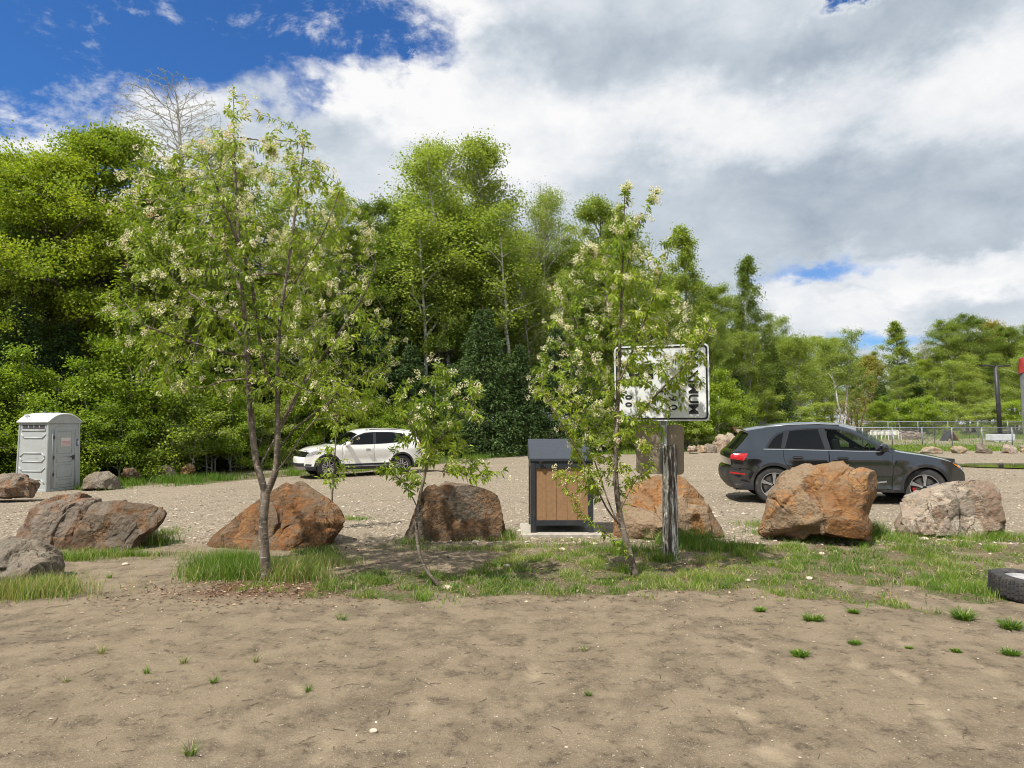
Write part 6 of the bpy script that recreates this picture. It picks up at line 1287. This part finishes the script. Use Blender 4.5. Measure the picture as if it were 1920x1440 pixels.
# ------------------------------------------------------------------ signs and posts
def text_mesh(mb, s, size, M4, mat_i, depth=.0, bold=.0, sx=1.0):
    cu = bpy.data.curves.new('t', 'FONT'); cu.body = s; cu.size = size; cu.offset = bold; cu.align_x = 'CENTER'; cu.align_y = 'CENTER'; cu.resolution_u = 3; cu.extrude = .0006
    o = bpy.data.objects.new('t', cu); me = o.to_mesh(); V = np.array([v.co[:] for v in me.vertices]); Fs = [tuple(p.vertices) for p in me.polygons]
    if len(V): V = V * [sx, 1, 1]; V = np.c_[V, np.ones(len(V))] @ np.array(M4).T; mb.add(V[:, :3], Fs, mat_i)
    o.to_mesh_clear(); bpy.data.objects.remove(o); bpy.data.curves.remove(cu)
def round_rect(w, h, r, n=6):
    o = []
    for cx, cy, a0 in ((w / 2 - r, h / 2 - r, 0), (-w / 2 + r, h / 2 - r, 90), (-w / 2 + r, -h / 2 + r, 180), (w / 2 - r, -h / 2 + r, 270)):
        for k in range(n + 1): a = R(a0 + 90 * k / n); o.append((cx + r * math.cos(a), cy + r * math.sin(a)))
    return o
sign_white = simple('sign_white', (0.66, 0.68, 0.69), 0.35, var=.05, dirt=(0.50, 0.50, 0.46), dirt_s=4); sign_black = simple('sign_black', (0.012, 0.012, 0.014), 0.4)
alu = simple('sign_back_metal', (0.30, 0.245, 0.19), 0.42, metal=.55, var=.12, scale=4); galv = simple('galvanised', (0.27, 0.29, 0.31), 0.5, metal=.6, var=.15, scale=25)
wood_post = mat('weathered_post'); o_ = wood_post.obj(); nn1 = wood_post.noise(wood_post.vmul(o_, (1, 1, .10)), 26, 6, .7); nn2 = wood_post.noise(wood_post.vmul(o_, (1, 1, .3)), 9, 5, .7)
cc_ = wood_post.mix(wood_post.rng(nn1, .44, .56), (0.070, 0.055, 0.045), (0.30, 0.26, 0.22)); cc_ = wood_post.mix(wood_post.math('MULTIPLY', wood_post.rng(nn1, .52, .56), wood_post.rng(nn2, .38, .50)), cc_, (0.78, 0.76, 0.72)); cc_ = wood_post.mix(wood_post.rng(nn2, .58, .68, 0, .6), cc_, (0.10, 0.10, 0.06))
wood_post.set(Base_Color=cc_, Roughness=.95); wood_post.put(wood_post.b.inputs['Normal'], wood_post.bump(nn1, 1.0, .03))
PX = 1.835; PY = 8.0; pz = H(PX, PY)
mb = MB(); T = np.linspace(0, 1, 26); an = np.arange(20) / 20 * 2 * math.pi; V = []
for t in T:
    r = .078 + .012 * (1 - t) - (.012 * max(0, t - .95) / .05)
    q = np.stack([np.cos(an), np.sin(an), np.full(20, t * 1.6)], -1); rr = r * (1 + .10 * fbm(np.stack([np.cos(an) * 2.2, np.sin(an) * 2.2, np.full(20, t * 1.2)], -1), 3, 4) + .05 * np.sin(an * 7 + 2 * t))
    V.append(np.stack([rr * np.cos(an), rr * np.sin(an), np.full(20, t * 1.38 - .06)], -1))
V = np.array(V); V[-1, :, 2] += .02 * fbm(V[-1] * 20, 2, 6); i = np.arange(25)[:, None]; j = np.arange(20)[None]; Fq = np.stack([i * 20 + j, i * 20 + (j + 1) % 20, (i + 1) * 20 + (j + 1) % 20, (i + 1) * 20 + j], -1).reshape(-1, 4)
mb.add(V.reshape(-1, 3), Fq); mb.add([(0, 0, 1.30)] + list(map(tuple, V[-1])), [(0, 1 + k, 1 + (k + 1) % 20) for k in range(20)])
tag(mb.build('wooden_post', wood_post.m, smooth=True, sharp=R(50), loc=(PX + .01, PY, pz)), 'thick weathered wooden post with peeling white paint below the signs', 'post')
sg = empty('road_sign', (PX - .06, PY - .01, pz), R(-20), 'white sign with black letters turned sideways, behind the second blossoming tree', 'sign')
u = MB(); u.box((0, .028, 1.72), (.075, .004, 1.45)); [u.box((s * .036, .018, 1.72), (.004, .022, 1.45)) for s in (-1, 1)]; u.build('sign_post', galv, sg)
zc_ = 1.6 + (790 - 718) / F * PY - pz + .0; cxs = -.025; SW, SH = 1.10, .895
def SM(u_, v_, w_=0.0, rot=0.0):
    c, s = math.cos(rot), math.sin(rot); return np.array([[c, -s, 0, cxs + u_], [0, 0, -1, -.002 - w_], [s, c, 0, zc_ + v_], [0, 0, 0, 1]])
p = MB(); p.prism(round_rect(SW, SH, .05), .003, np.array([[1, 0, 0, cxs], [0, 0, 1, 0], [0, 1, 0, zc_], [0, 0, 0, 1]])); face = p.build('sign_face', sign_white, sg)
p = MB(); A = round_rect(SW - .035, SH - .035, .038); B = round_rect(SW - .075, SH - .075, .026); n = len(A)
V = [(cxs + a, -.0035, zc_ + b) for a, b in A] + [(cxs + a, -.0035, zc_ + b) for a, b in B]; p.add(V, [(i, (i + 1) % n, n + (i + 1) % n, n + i) for i in range(n)]); p.build('sign_border', sign_black, face)
rt = -math.pi / 2
for s_, sz, u_, v_, bo, sx_ in (('MAXIMUM', .150, .365, 0, .004, 1.06), ('9 0 .', .135, .135, -.27, .003, 1), ('T', .12, .01, -.10, .006, 1), ('5', .40, -.25, .14, .012, 1.2), ('. 0 0', .11, -.385, -.18, .003, 1)):
    p = MB(); text_mesh(p, s_, sz, SM(u_, v_, .003, rt), 0, bold=bo, sx=sx_); p.build('lettering', sign_black, face)
for v_ in (-.3, .3):
    p = MB(); p.lathe([(.001, .008), (.012, .006), (.013, 0)], (cxs + .46, -.004, zc_ + v_), 'Y', 10); p.build('bolt', galv, sg)
pl = empty('sign_plate', (PX - .11, PY, pz), R(-20), 'blank brownish metal back of a smaller sign hanging below the white one', 'sign')
zp = 1.6 + (790 - 843) / F * PY - pz; p = MB(); p.prism(round_rect(.56, .585, .05), .003, np.array([[1, 0, 0, -.01], [0, 0, 1, .10], [0, 1, 0, zp], [0, 0, 0, 1]])); p.build('plate', alu, pl)
for a, b in ((-.2, .2), (.2, .2), (.2, -.2), (-.2, -.2), (0, .2)):
    p = MB(); p.lathe([(.001, .006), (.008, .005), (.009, 0)], (-.01 + a, .098, zp + b), 'Y', 8); p.build('rivet', sign_white, pl)
# the perforated post at the right edge
rp = empty('metal_post', (3.455, 4.5, H(3.455, 4.5)), R(12), 'galvanised perforated post with red ribbon round its top at the right edge', 'post'); rp.rotation_euler = (0, R(-1.2), R(12))
u = MB(); W_ = .07
for k in range(27):
    z = k * .075
    for s in (-1, 1): u.box((s * .024, 0, z + .0375), (.022, .004, .075))
    u.box((0, 0, z + .012), (.026, .004, .022)); u.box((0, 0, z + .064), (.026, .004, .022))
for s in (-1, 1): u.box((s * .037, .012, 1.0), (.004, .028, 2.05))
u.build('channel', galv, rp)
u = MB(); red_cloth = simple('red_ribbon', (0.30, 0.03, 0.025), .7, scale=14, var=.25)
an = np.arange(24) / 24 * 2 * math.pi
V = np.array([[((.050 + .006 * math.sin(3 * a + z * 40)) * math.cos(a), (.034 + .005 * math.cos(4 * a + z * 60)) * math.sin(a) + .01, 1.92 + z + .008 * math.sin(2 * a)) for a in an] for z in (0, .03, .06, .095)]); i = np.arange(3)[:, None]; j = np.arange(24)[None]
u.add(V.reshape(-1, 3), np.stack([i * 24 + j, i * 24 + (j + 1) % 24, (i + 1) * 24 + (j + 1) % 24, (i + 1) * 24 + j], -1).reshape(-1, 4)); u.build('ribbon', red_cloth, rp, smooth=True)
u = MB(); u.box((0, .004, 1.40), (.088, .05, .03), bev=.004); u.build('clamp', M['gap'], rp)
# old tyre lying flat
tx, ty = 4.76, 6.32; tr_ = empty('old_tyre', (tx, ty, H(tx, ty) + .09), .4, 'old black tyre with pale wheel lying flat in the grass at the right edge', 'tyre'); tr_.rotation_euler = (R(4), R(3), .4)
u = MB(); h = .105; rr = .33; prof = [(.215, -h * .8), (.23, -h * .95), (.28, -h), (.315, -h * .85), (rr, -h * .55), (rr, h * .55), (.315, h * .85), (.28, h), (.23, h * .95), (.215, h * .8)]; u.lathe(prof, (0, 0, 0), 'Z', 56)
for k in range(64):
    a = k / 64 * 6.283
    for q in (-.3, -.1, .1, .3): u.box((rr * math.cos(a), rr * math.sin(a), q * .2 + (k % 2) * .012), (.010, .018, .028), rot=Matrix.Rotation(a, 3, 'Z'))
u.build('tyre', M['rubber'], tr_, smooth=True, sharp=R(30))
u = MB(); u.lathe([(.217, .075), (.205, .082), (.195, .055), (.06, .05), (.055, .062), (.001, .062)], (0, 0, 0), 'Z', 40); u.build('wheel_disc', simple('faded_white', (0.36, 0.35, 0.36), .6, dirt=(0.24, 0.22, 0.20), dirt_s=8), tr_, smooth=True, sharp=R(35))

# ------------------------------------------------------------------ portable toilet
pg = simple('toilet_grey', (0.35, 0.37, 0.365), 0.5, var=.06, dirt=(0.29, 0.29, 0.27)); pr_ = simple('toilet_roof', (0.62, 0.65, 0.66), 0.45, var=.05); pd_ = simple('toilet_dark', (0.05, 0.045, 0.05), .7); pblue = simple('sign_blue', (0.03, 0.035, 0.22), .4); ppink = simple('sticker_pale', (0.62, 0.55, 0.52), .5, var=.15, scale=30); pred = simple('sticker_red', (0.55, 0.20, 0.17), .5)
wc = Vector((-13.6, 20.0, 0)); ph = R(76); ux = Vector((math.cos(ph), math.sin(ph), 0)); uy = Vector((-math.sin(ph), math.cos(ph), 0)); hwd = .56
ctr = wc + ux * hwd + uy * hwd; pz0 = float(Hb(ctr.x, ctr.y)) - .02
pt = empty('portable_toilet', (ctr.x, ctr.y, pz0), ph, 'grey portable toilet with arched pale roof standing before the bushes', 'portable toilet')
Hq = 2.03; b = MB(); w0, w1 = hwd, hwd - .03
V = [(-w0, -w0, .05), (w0, -w0, .05), (w0, w0, .05), (-w0, w0, .05), (-w1, -w1, Hq), (w1, -w1, Hq), (w1, w1, Hq), (-w1, w1, Hq)]; b.add(V, [(0, 1, 5, 4), (1, 2, 6, 5), (2, 3, 7, 6), (3, 0, 4, 7), (3, 2, 1, 0)])
for sx in (-1, 1):
    for sy in (-1, 1): b.tube([(sx * (w0 - .01), sy * (w0 - .01), .05), (sx * (w1 - .01), sy * (w1 - .01), Hq)], .035, 10)
b.build('cabin', pg, pt, smooth=True, sharp=R(30))
def wall(face, u_, z, out=0.0):
    k = w0 + (w1 - w0) * (z - .05) / (Hq - .05) + out
    return {'L': (-k, -u_, z), 'F': (u_, -k, z)}[face]
def ridge(name, face, pts, r, par, mt=None, closed=False, out=0.0):
    q = [wall(face, a, z, out) for a, z in pts]; q = q + [q[0]] if closed else q; bb_ = MB()
    for a, c in zip(q[:-1], q[1:]): bb_.tube([a, c], r, 8)
    return bb_.build(name, mt or pg, par, smooth=True)
for pts in ([(-.46, 1.70), (-.34, 1.58), (.34, 1.58), (.46, 1.70)], [(-.46, 1.02), (-.34, 1.13), (.34, 1.13), (.46, 1.02)], [(-.46, 1.00), (-.36, .88), (.36, .88), (.46, 1.00)], [(-.48, .72), (-.36, .60), (.36, .60), (.48, .72)], [(-.48, .24), (-.36, .36), (.36, .36), (.48, .24)]): ridge('wall_rib', 'L', pts, .022, pt)
b = MB()
for a0, a1, z0_, z1_ in ((-.20, .20, .82, .60),): pass
ridge('side_badge', 'L', [(-.22, .985 + .0), (.22, .985), (.22, .985 - .0)], .004, pt)
b = MB(); q = [wall('L', a, z, .003) for a, z in ((-.20, .78), (.20, .78), (.20, .66), (-.20, .66))]
# vent slot with bars, light ledge beneath
b = MB(); b.add([wall('L', a, z, .004) for a, z in ((-.40, 1.96), (.40, 1.96), (.40, 1.84), (-.40, 1.84))], [(0, 1, 2, 3)]); vt = b.build('side_vent', pd_, pt)
for a in (-.2, 0, .2): ridge('vent_bar', 'L', [(a, 1.965), (a + .02, 1.835)], .014, vt)
ridge('vent_ledge', 'L', [(-.44, 1.80), (.44, 1.80)], .026, vt); ridge('vent_frame', 'L', [(-.44, 1.81), (-.44, 1.975), (.44, 1.975), (.44, 1.81)], .014, vt)
# door
dr = MB(); arch = [(-.34, .10), (-.34, 1.78)] + [(-.34 + .12 - .12 * math.cos(a), 1.78 + .12 * math.sin(a)) for a in np.linspace(0, math.pi / 2, 6)[1:]] + [(.34 - .12 + .12 * math.sin(a), 1.78 + .12 * math.cos(a)) for a in np.linspace(0, math.pi / 2, 6)] + [(.34, .10)]
F1 = [wall('F', a, z, .0) for a, z in arch]; F2 = [wall('F', a, z, .022) for a, z in arch]; n = len(arch); dr.add(F1 + F2, [tuple(range(n, 2 * n))] + [(i, (i + 1) % n, n + (i + 1) % n, n + i) for i in range(n)]); door = dr.build('door', pg, pt)
for pts in ([(-.25, 1.02), (.25, 1.02), (.25, .86), (-.25, .86)], [(-.25, .78), (.25, .78), (.25, .42), (-.25, .42)], [(-.25, .34), (.25, .34), (.25, .20), (-.25, .20)], [(-.25, 1.12), (-.25, 1.78), (.25, 1.78), (.25, 1.12)]): ridge('door_panel', 'F', pts, .010, door, None, True, .024)
ridge('door_jamb', 'F', [(-.40, .08), (-.40, 1.84)], .022, pt); ridge('door_jamb', 'F', [(.40, .08), (.40, 1.84)], .022, pt)
b = MB(); b.box(wall('F', .30, .98, .05), (.05, .05, .14), bev=.01); b.box(wall('F', .24, 1.0, .06), (.10, .02, .03)); b.build('latch', pd_, door)
for z in (.5, 1.0, 1.6): b = MB(); b.box(wall('F', -.36, z, .035), (.03, .03, .10), bev=.006); b.build('hinge', pd_, door)
b = MB(); b.add([wall('F', a, z, .028) for a, z in ((-.12, 1.58), (.20, 1.58), (.20, 1.32), (-.12, 1.32))], [(0, 1, 2, 3)]); st = b.build('notice', ppink, door)
b = MB()
for k in range(4): b.add([wall('F', a, z, .031) for a, z in ((-.10, 1.47 - k * .035), (.18, 1.47 - k * .035), (.18, 1.455 - k * .035), (-.10, 1.455 - k * .035))], [(0, 1, 2, 3)])
b.build('notice_print', pred, st)
b = MB(); b.add([wall('F', a, z, .010) for a, z in ((.435, 1.53), (.53, 1.53), (.53, 1.32), (.435, 1.32))], [(0, 1, 2, 3)]); bs = b.build('restroom_sign', pblue, pt)
b = MB(); b.add([wall('F', .482 + .016 * math.cos(a), 1.49 + .018 * math.sin(a), .013) for a in np.linspace(0, 6.28, 9)[:-1]], [tuple(range(8))]); b.add([wall('F', a, z, .013) for a, z in ((.462, 1.465), (.502, 1.465), (.494, 1.35), (.470, 1.35))], [(0, 1, 2, 3)]); b.build('pictogram', sign_white, bs)
# roof: barrel over the door width, ribbed, with a rim
b = MB(); ny_, nx_ = 15, 17; V = []
for iy in range(ny_):
    yy = -w1 - .05 + (2 * w1 + .10) * iy / (ny_ - 1); e_ = min(1, min(iy, ny_ - 1 - iy) / 3.0)
    for ix in range(nx_):
        t = ix / (nx_ - 1) * 2 - 1; xx = t * (w1 + .05); zz2 = Hq + .03 + .26 * (1 - abs(t) ** 2.3) * (.93 + .07 * e_) + .012 * (1 if iy % 3 == 1 else 0) * (1 - t * t); V.append((xx, yy, zz2))
i = np.arange(ny_ - 1)[:, None]; j = np.arange(nx_ - 1)[None]; b.add(V, np.stack([i * nx_ + j, i * nx_ + j + 1, (i + 1) * nx_ + j + 1, (i + 1) * nx_ + j], -1).reshape(-1, 4)); 
rf = b.build('roof', pr_, pt, smooth=True, sharp=R(50))
for yy in (-w1 - .05, w1 + .05):
    b = MB(); V = [(t * (w1 + .05), yy * .985, Hq + .02 + .26 * (1 - abs(t) ** 2.3) * .93) for t in np.linspace(-1, 1, 17)]; V2 = [(t * w1, yy * .97, Hq - .02) for t in np.linspace(-1, 1, 17)]; b.add(V + V2, [(k, k + 1, 18 + k, 17 + k) for k in range(16)]); b.build('gable', pg, pt)
    b = MB(); b.tube(V, .022, 8); b.build('roof_rim', pr_, rf, smooth=True)
for sx in (-1, 1): b = MB(); b.tube([(sx * (w1 + .05), -w1 - .05, Hq + .02), (sx * (w1 + .05), w1 + .05, Hq + .02)], .024, 8); b.build('roof_rim', pr_, rf, smooth=True)
b = MB(); b.lathe([(.055, Hq - .1), (.055, Hq + .20), (.065, Hq + .20), (.065, Hq + .24), (.001, Hq + .25)], (-w1 + .10, w1 - .14, 0), 'Z', 16); b.build('vent_pipe', pr_, rf, smooth=True, sharp=R(40))
b = MB(); b.box((0, 0, .03), (w0 * 2 + .06, w0 * 2 + .06, .09), bev=.01); b.build('skid_base', pg, pt)

# ------------------------------------------------------------------ dog park: fence, pole, chairs, ramp, brush pile
def chain_fence(name, x0, y0, x1, y1, hgt, sp_, label, wire=.0035, cell=.10, r=.028):
    a = np.array([x0, y0]); b = np.array([x1, y1]); Ln = np.linalg.norm(b - a); d = (b - a) / Ln; z = float(Hb(*a)); rt = empty(name, (x0, y0, z), math.atan2(d[1], d[0]), label, 'fence', 'chain-link fences of the dog park')
    m_ = MB(); m_.tube([(0, 0, hgt), (Ln, 0, hgt)], r * .8, 8); m_.build('top_rail', galv, rt, smooth=True)
    n = int(Ln / sp_) + 1
    for k in range(n): q = MB(); q.tube([(k * sp_, 0, -.05), (k * sp_, 0, hgt + .03)], r * 1.1, 8); q.build('fence_post', galv, rt, smooth=True)
    q = MB(); k = int(Ln / cell); V = []; Fs = []
    for s in (-1, 1):
        for i_ in range(-int(hgt / cell), k):
            xa, xb = i_ * cell, i_ * cell + hgt
            if s < 0: xa, xb = xb, xa
            p0, p1 = np.array([xa, s * .004, .05]), np.array([xb, s * .004, hgt])
            for (pa, pb) in ((p0, p1),):
                lo, hi = 0.0, 1.0; dx = pb[0] - pa[0]
                t0, t1 = sorted(((0 - pa[0]) / dx, (Ln - pa[0]) / dx)); lo, hi = max(lo, t0), min(hi, t1)
                if hi <= lo: continue
                A, B = pa + (pb - pa) * lo, pa + (pb - pa) * hi; base = len(V); w__ = wire
                for P_ in (A, B): V += [tuple(P_ + [0, -w__, 0]), tuple(P_ + [w__ * .87, w__ * .5, 0]), tuple(P_ + [-w__ * .87, w__ * .5, 0])]
                Fs += [(base, base + 1, base + 4, base + 3), (base + 1, base + 2, base + 5, base + 4), (base + 2, base, base + 3, base + 5)]
    q.add(V, Fs); q.build('wire_mesh', galv, rt); return rt
chain_fence('chain_link_fence', 19.3, 45.2, 37.5, 44.6, 1.22, 1.93, 'nearer low chain-link fence behind the row of rocks')
chain_fence('chain_link_fence', 33.5, 66.0, 60.0, 66.0, 1.62, 2.9, 'farther and taller chain-link fence in front of the distant trees', cell=.16, wire=.005, r=.03)
def on(px, Y): x = (px - 960) / F * Y; return x, Y, float(Hb(x, Y))
blk = on(1873, 54.5); lp = empty('light_pole', (blk[0], blk[1], blk[2] + .62), R(4), 'black double-armed light pole standing on a concrete block', 'light pole')
b = MB(); b.tube([(0, 0, 0), (-.06, 0, 2.5), (-.16, 0, 5.35)], [.17, .165, .15], 12); b.build('pole', M['plastic'], lp, smooth=True); b = MB(); b.box((0, 0, .04), (.75, .6, .08)); b.build('base_plate', M['plastic'], lp)
for s in (-1, 1):
    b = MB(); b.tube([(-.16, 0, 5.15), (-.16 + s * .12, 0, 5.40), (-.16 + s * .45, 0, 5.47), (-.16 + s * 1.0, 0, 5.48)], [.11, .09, .075, .07], 8); am = b.build('arm', M['plastic'], lp, smooth=True); b = MB(); b.box((-.16 + s * .95, 0, 5.47), (.46, .28, .13), bev=.02); b.build('lamp_head', M['plastic'], am)
b = MB(); b.box((0, 0, .35), (1.85, .75, .50), bev=.02); [b.box((s * .55, 0, .07), (.35, .7, .14)) for s in (-1, 0, 1)]; tag(b.build('concrete_block', simple('concrete_light', (0.50, 0.53, 0.55), .85, var=.12), loc=(blk[0], blk[1], blk[2])), 'pale rectangular concrete block under the black light pole', 'concrete block')
chw = simple('chair_white', (0.78, 0.78, 0.72), .45)
def make_chair():
    c = empty('garden_chair', (0, 0, 0)); b = MB(); b.box((0, 0, .42), (.48, .46, .03), bev=.01); b.build('seat', chw, c)
    b = MB()
    for x in (-.2, -.1, 0, .1, .2): b.box((x, .24, .64), (.055, .02, .36))
    b.tube([(-.25, .23, .42), (-.25, .26, .74), (-.15, .27, .85), (.15, .27, .85), (.25, .26, .74), (.25, .23, .42)], .022, 6); b.build('backrest', chw, c)
    for s in (-1, 1):
        b = MB(); b.tube([(s * .26, .24, .66), (s * .27, -.16, .64), (s * .26, -.2, .42)], .024, 6); b.build('armrest', chw, c)
        for y in (-.2, .22): b = MB(); b.tube([(s * .24, y * .95, .42), (s * .27, y * 1.1, 0)], [.03, .02], 6); b.build('leg', chw, c)
    return c
ch0 = make_chair()
for i, (px, rz, lb) in enumerate([(1634, 2.9, 'leftmost of the five white plastic chairs behind the fence'), (1646, 3.3, 'second white plastic chair from the left, slightly raised back'), (1657.5, 2.7, 'middle one of the five white plastic chairs'), (1669, 3.2, 'fourth white plastic chair from the left'), (1680, 2.2, 'white plastic chair touching the brush pile')]):
    o = ch0 if i == 0 else copy_tree(ch0); x, y, z = on(px, 60.5); o.location = (x, y + (i % 2) * .3, z); o.rotation_euler = (0, 0, rz); tag(o, lb, 'chair', 'white plastic chairs in the dog park')
rng = np.random.default_rng(3); b = MB(); x, y, z = on(1704, 61.5)
for k in range(190):
    p0 = np.array([rng.normal(0, .65), rng.normal(0, .4), abs(rng.normal(.3, .25))]); d = rng.normal(0, 1, 3) * [1, .6, .35]; d /= np.linalg.norm(d); p0[2] = min(p0[2], 1.0 - abs(p0[0]) * .5); l_ = rng.uniform(.3, .9)
    b.tube([p0 - d * l_ / 2, p0 + rng.normal(0, .05, 3), p0 + d * l_ / 2], [.025, .02, .008], 4, a=rng.random())
tag(b.build('brush_pile', bark_mat('bark_pile', (0.16, 0.13, 0.12), (0.46, 0.38, 0.32), 5), loc=(x, y, z)), 'heap of cut pale branches beside the white chairs', 'brush pile')
x, y, z = on(1778, 57); rm = empty('dog_ramp', (x, y, z), R(12), 'small reddish wooden A-frame ramp in the dog park', 'ramp'); rw = simple('ramp_wood', (0.42, 0.20, 0.11), .7, var=.2, scale=8)
for s in (-1, 1):
    b = MB(); b.prism([(0, 0), (.62, 0), (.0, .78)] if s > 0 else [(0, 0), (0, .78), (-.62, 0)], .02, [[1, 0, 0, 0], [0, 0, 1, -.42], [0, 1, 0, 0], [0, 0, 0, 1]]); 
    b = MB(); b.box((s * .31, 0, .39), (1.0, .8, .04), rot=Matrix.Rotation(s * R(51.5), 3, 'Y')); pn = b.build('panel', rw if s > 0 else M['plastic'], rm)
    if s > 0:
        b = MB()
        for k in range(4): t = (k + .5) / 4; b.box((.05 + t * .57, 0, .75 - t * .72), (.04, .8, .03), rot=Matrix.Rotation(R(51.5), 3, 'Y'))
        b.build('cleats', simple('ramp_cleat', (0.16, 0.10, 0.08), .8), pn)
b = MB(); x, y, z = on(1897, 59); b.box((0, 0, .36), (.12, .10, .72), bev=.01); b.box((0, -.01, .78), (.09, .08, .12), bev=.02); tag(b.build('wooden_stake', tan, loc=(x, y, z)), 'short pale wooden stake right of the concrete block', 'stake')
for px_, Y_q, h_, lb in ((1750, 48, 1.3, 'thin bare stake between the tan rock and the ramp'), (1815, 62, 1.1, 'dark thin stake with twigs behind the fence')):
    x, y, z = on(px_, Y_q); b = MB(); b.tube([(0, 0, -.05), (.02, 0, h_ * .5), (0, .02, h_)], [.03, .025, .012], 6)
    for k in range(14): a = k * 2.4; b.tube([(0, 0, h_ * (.25 + k * .05)), (math.cos(a) * .16, math.sin(a) * .16, h_ * (.3 + k * .05) + .1)], [.008, .004], 3)
    tag(b.build('tree_stake', bark_dark, loc=(x, y, z)), lb, 'stake', 'thin stakes in the dog park')
# brown wooden box behind the tail of the dark car
x, y, z = on(1398, 38.5); bx = empty('wooden_box', (x, y, z), R(-8), 'reddish brown wooden box with overhanging lid behind the tail of the dark car', 'box'); bwood = simple('box_wood', (0.15, 0.075, 0.045), .75, var=.2, scale=5)
b = MB(); b.box((0, 0, .52), (1.15, .9, 1.04)); b.build('box_body', bwood, bx)
b = MB(); b.box((0, 0, 1.16), (1.45, 1.15, .16), bev=.01, rot=Matrix.Rotation(R(8), 3, 'X')); b.build('lid', simple('lid_wood', (0.26, 0.13, 0.085), .7, var=.15), bx)
for o in bpy.data.objects:
    if o.type == 'MESH' and o.parent is None and 'kind' not in o and 'label' not in o: print('UNLABELLED', o.name)
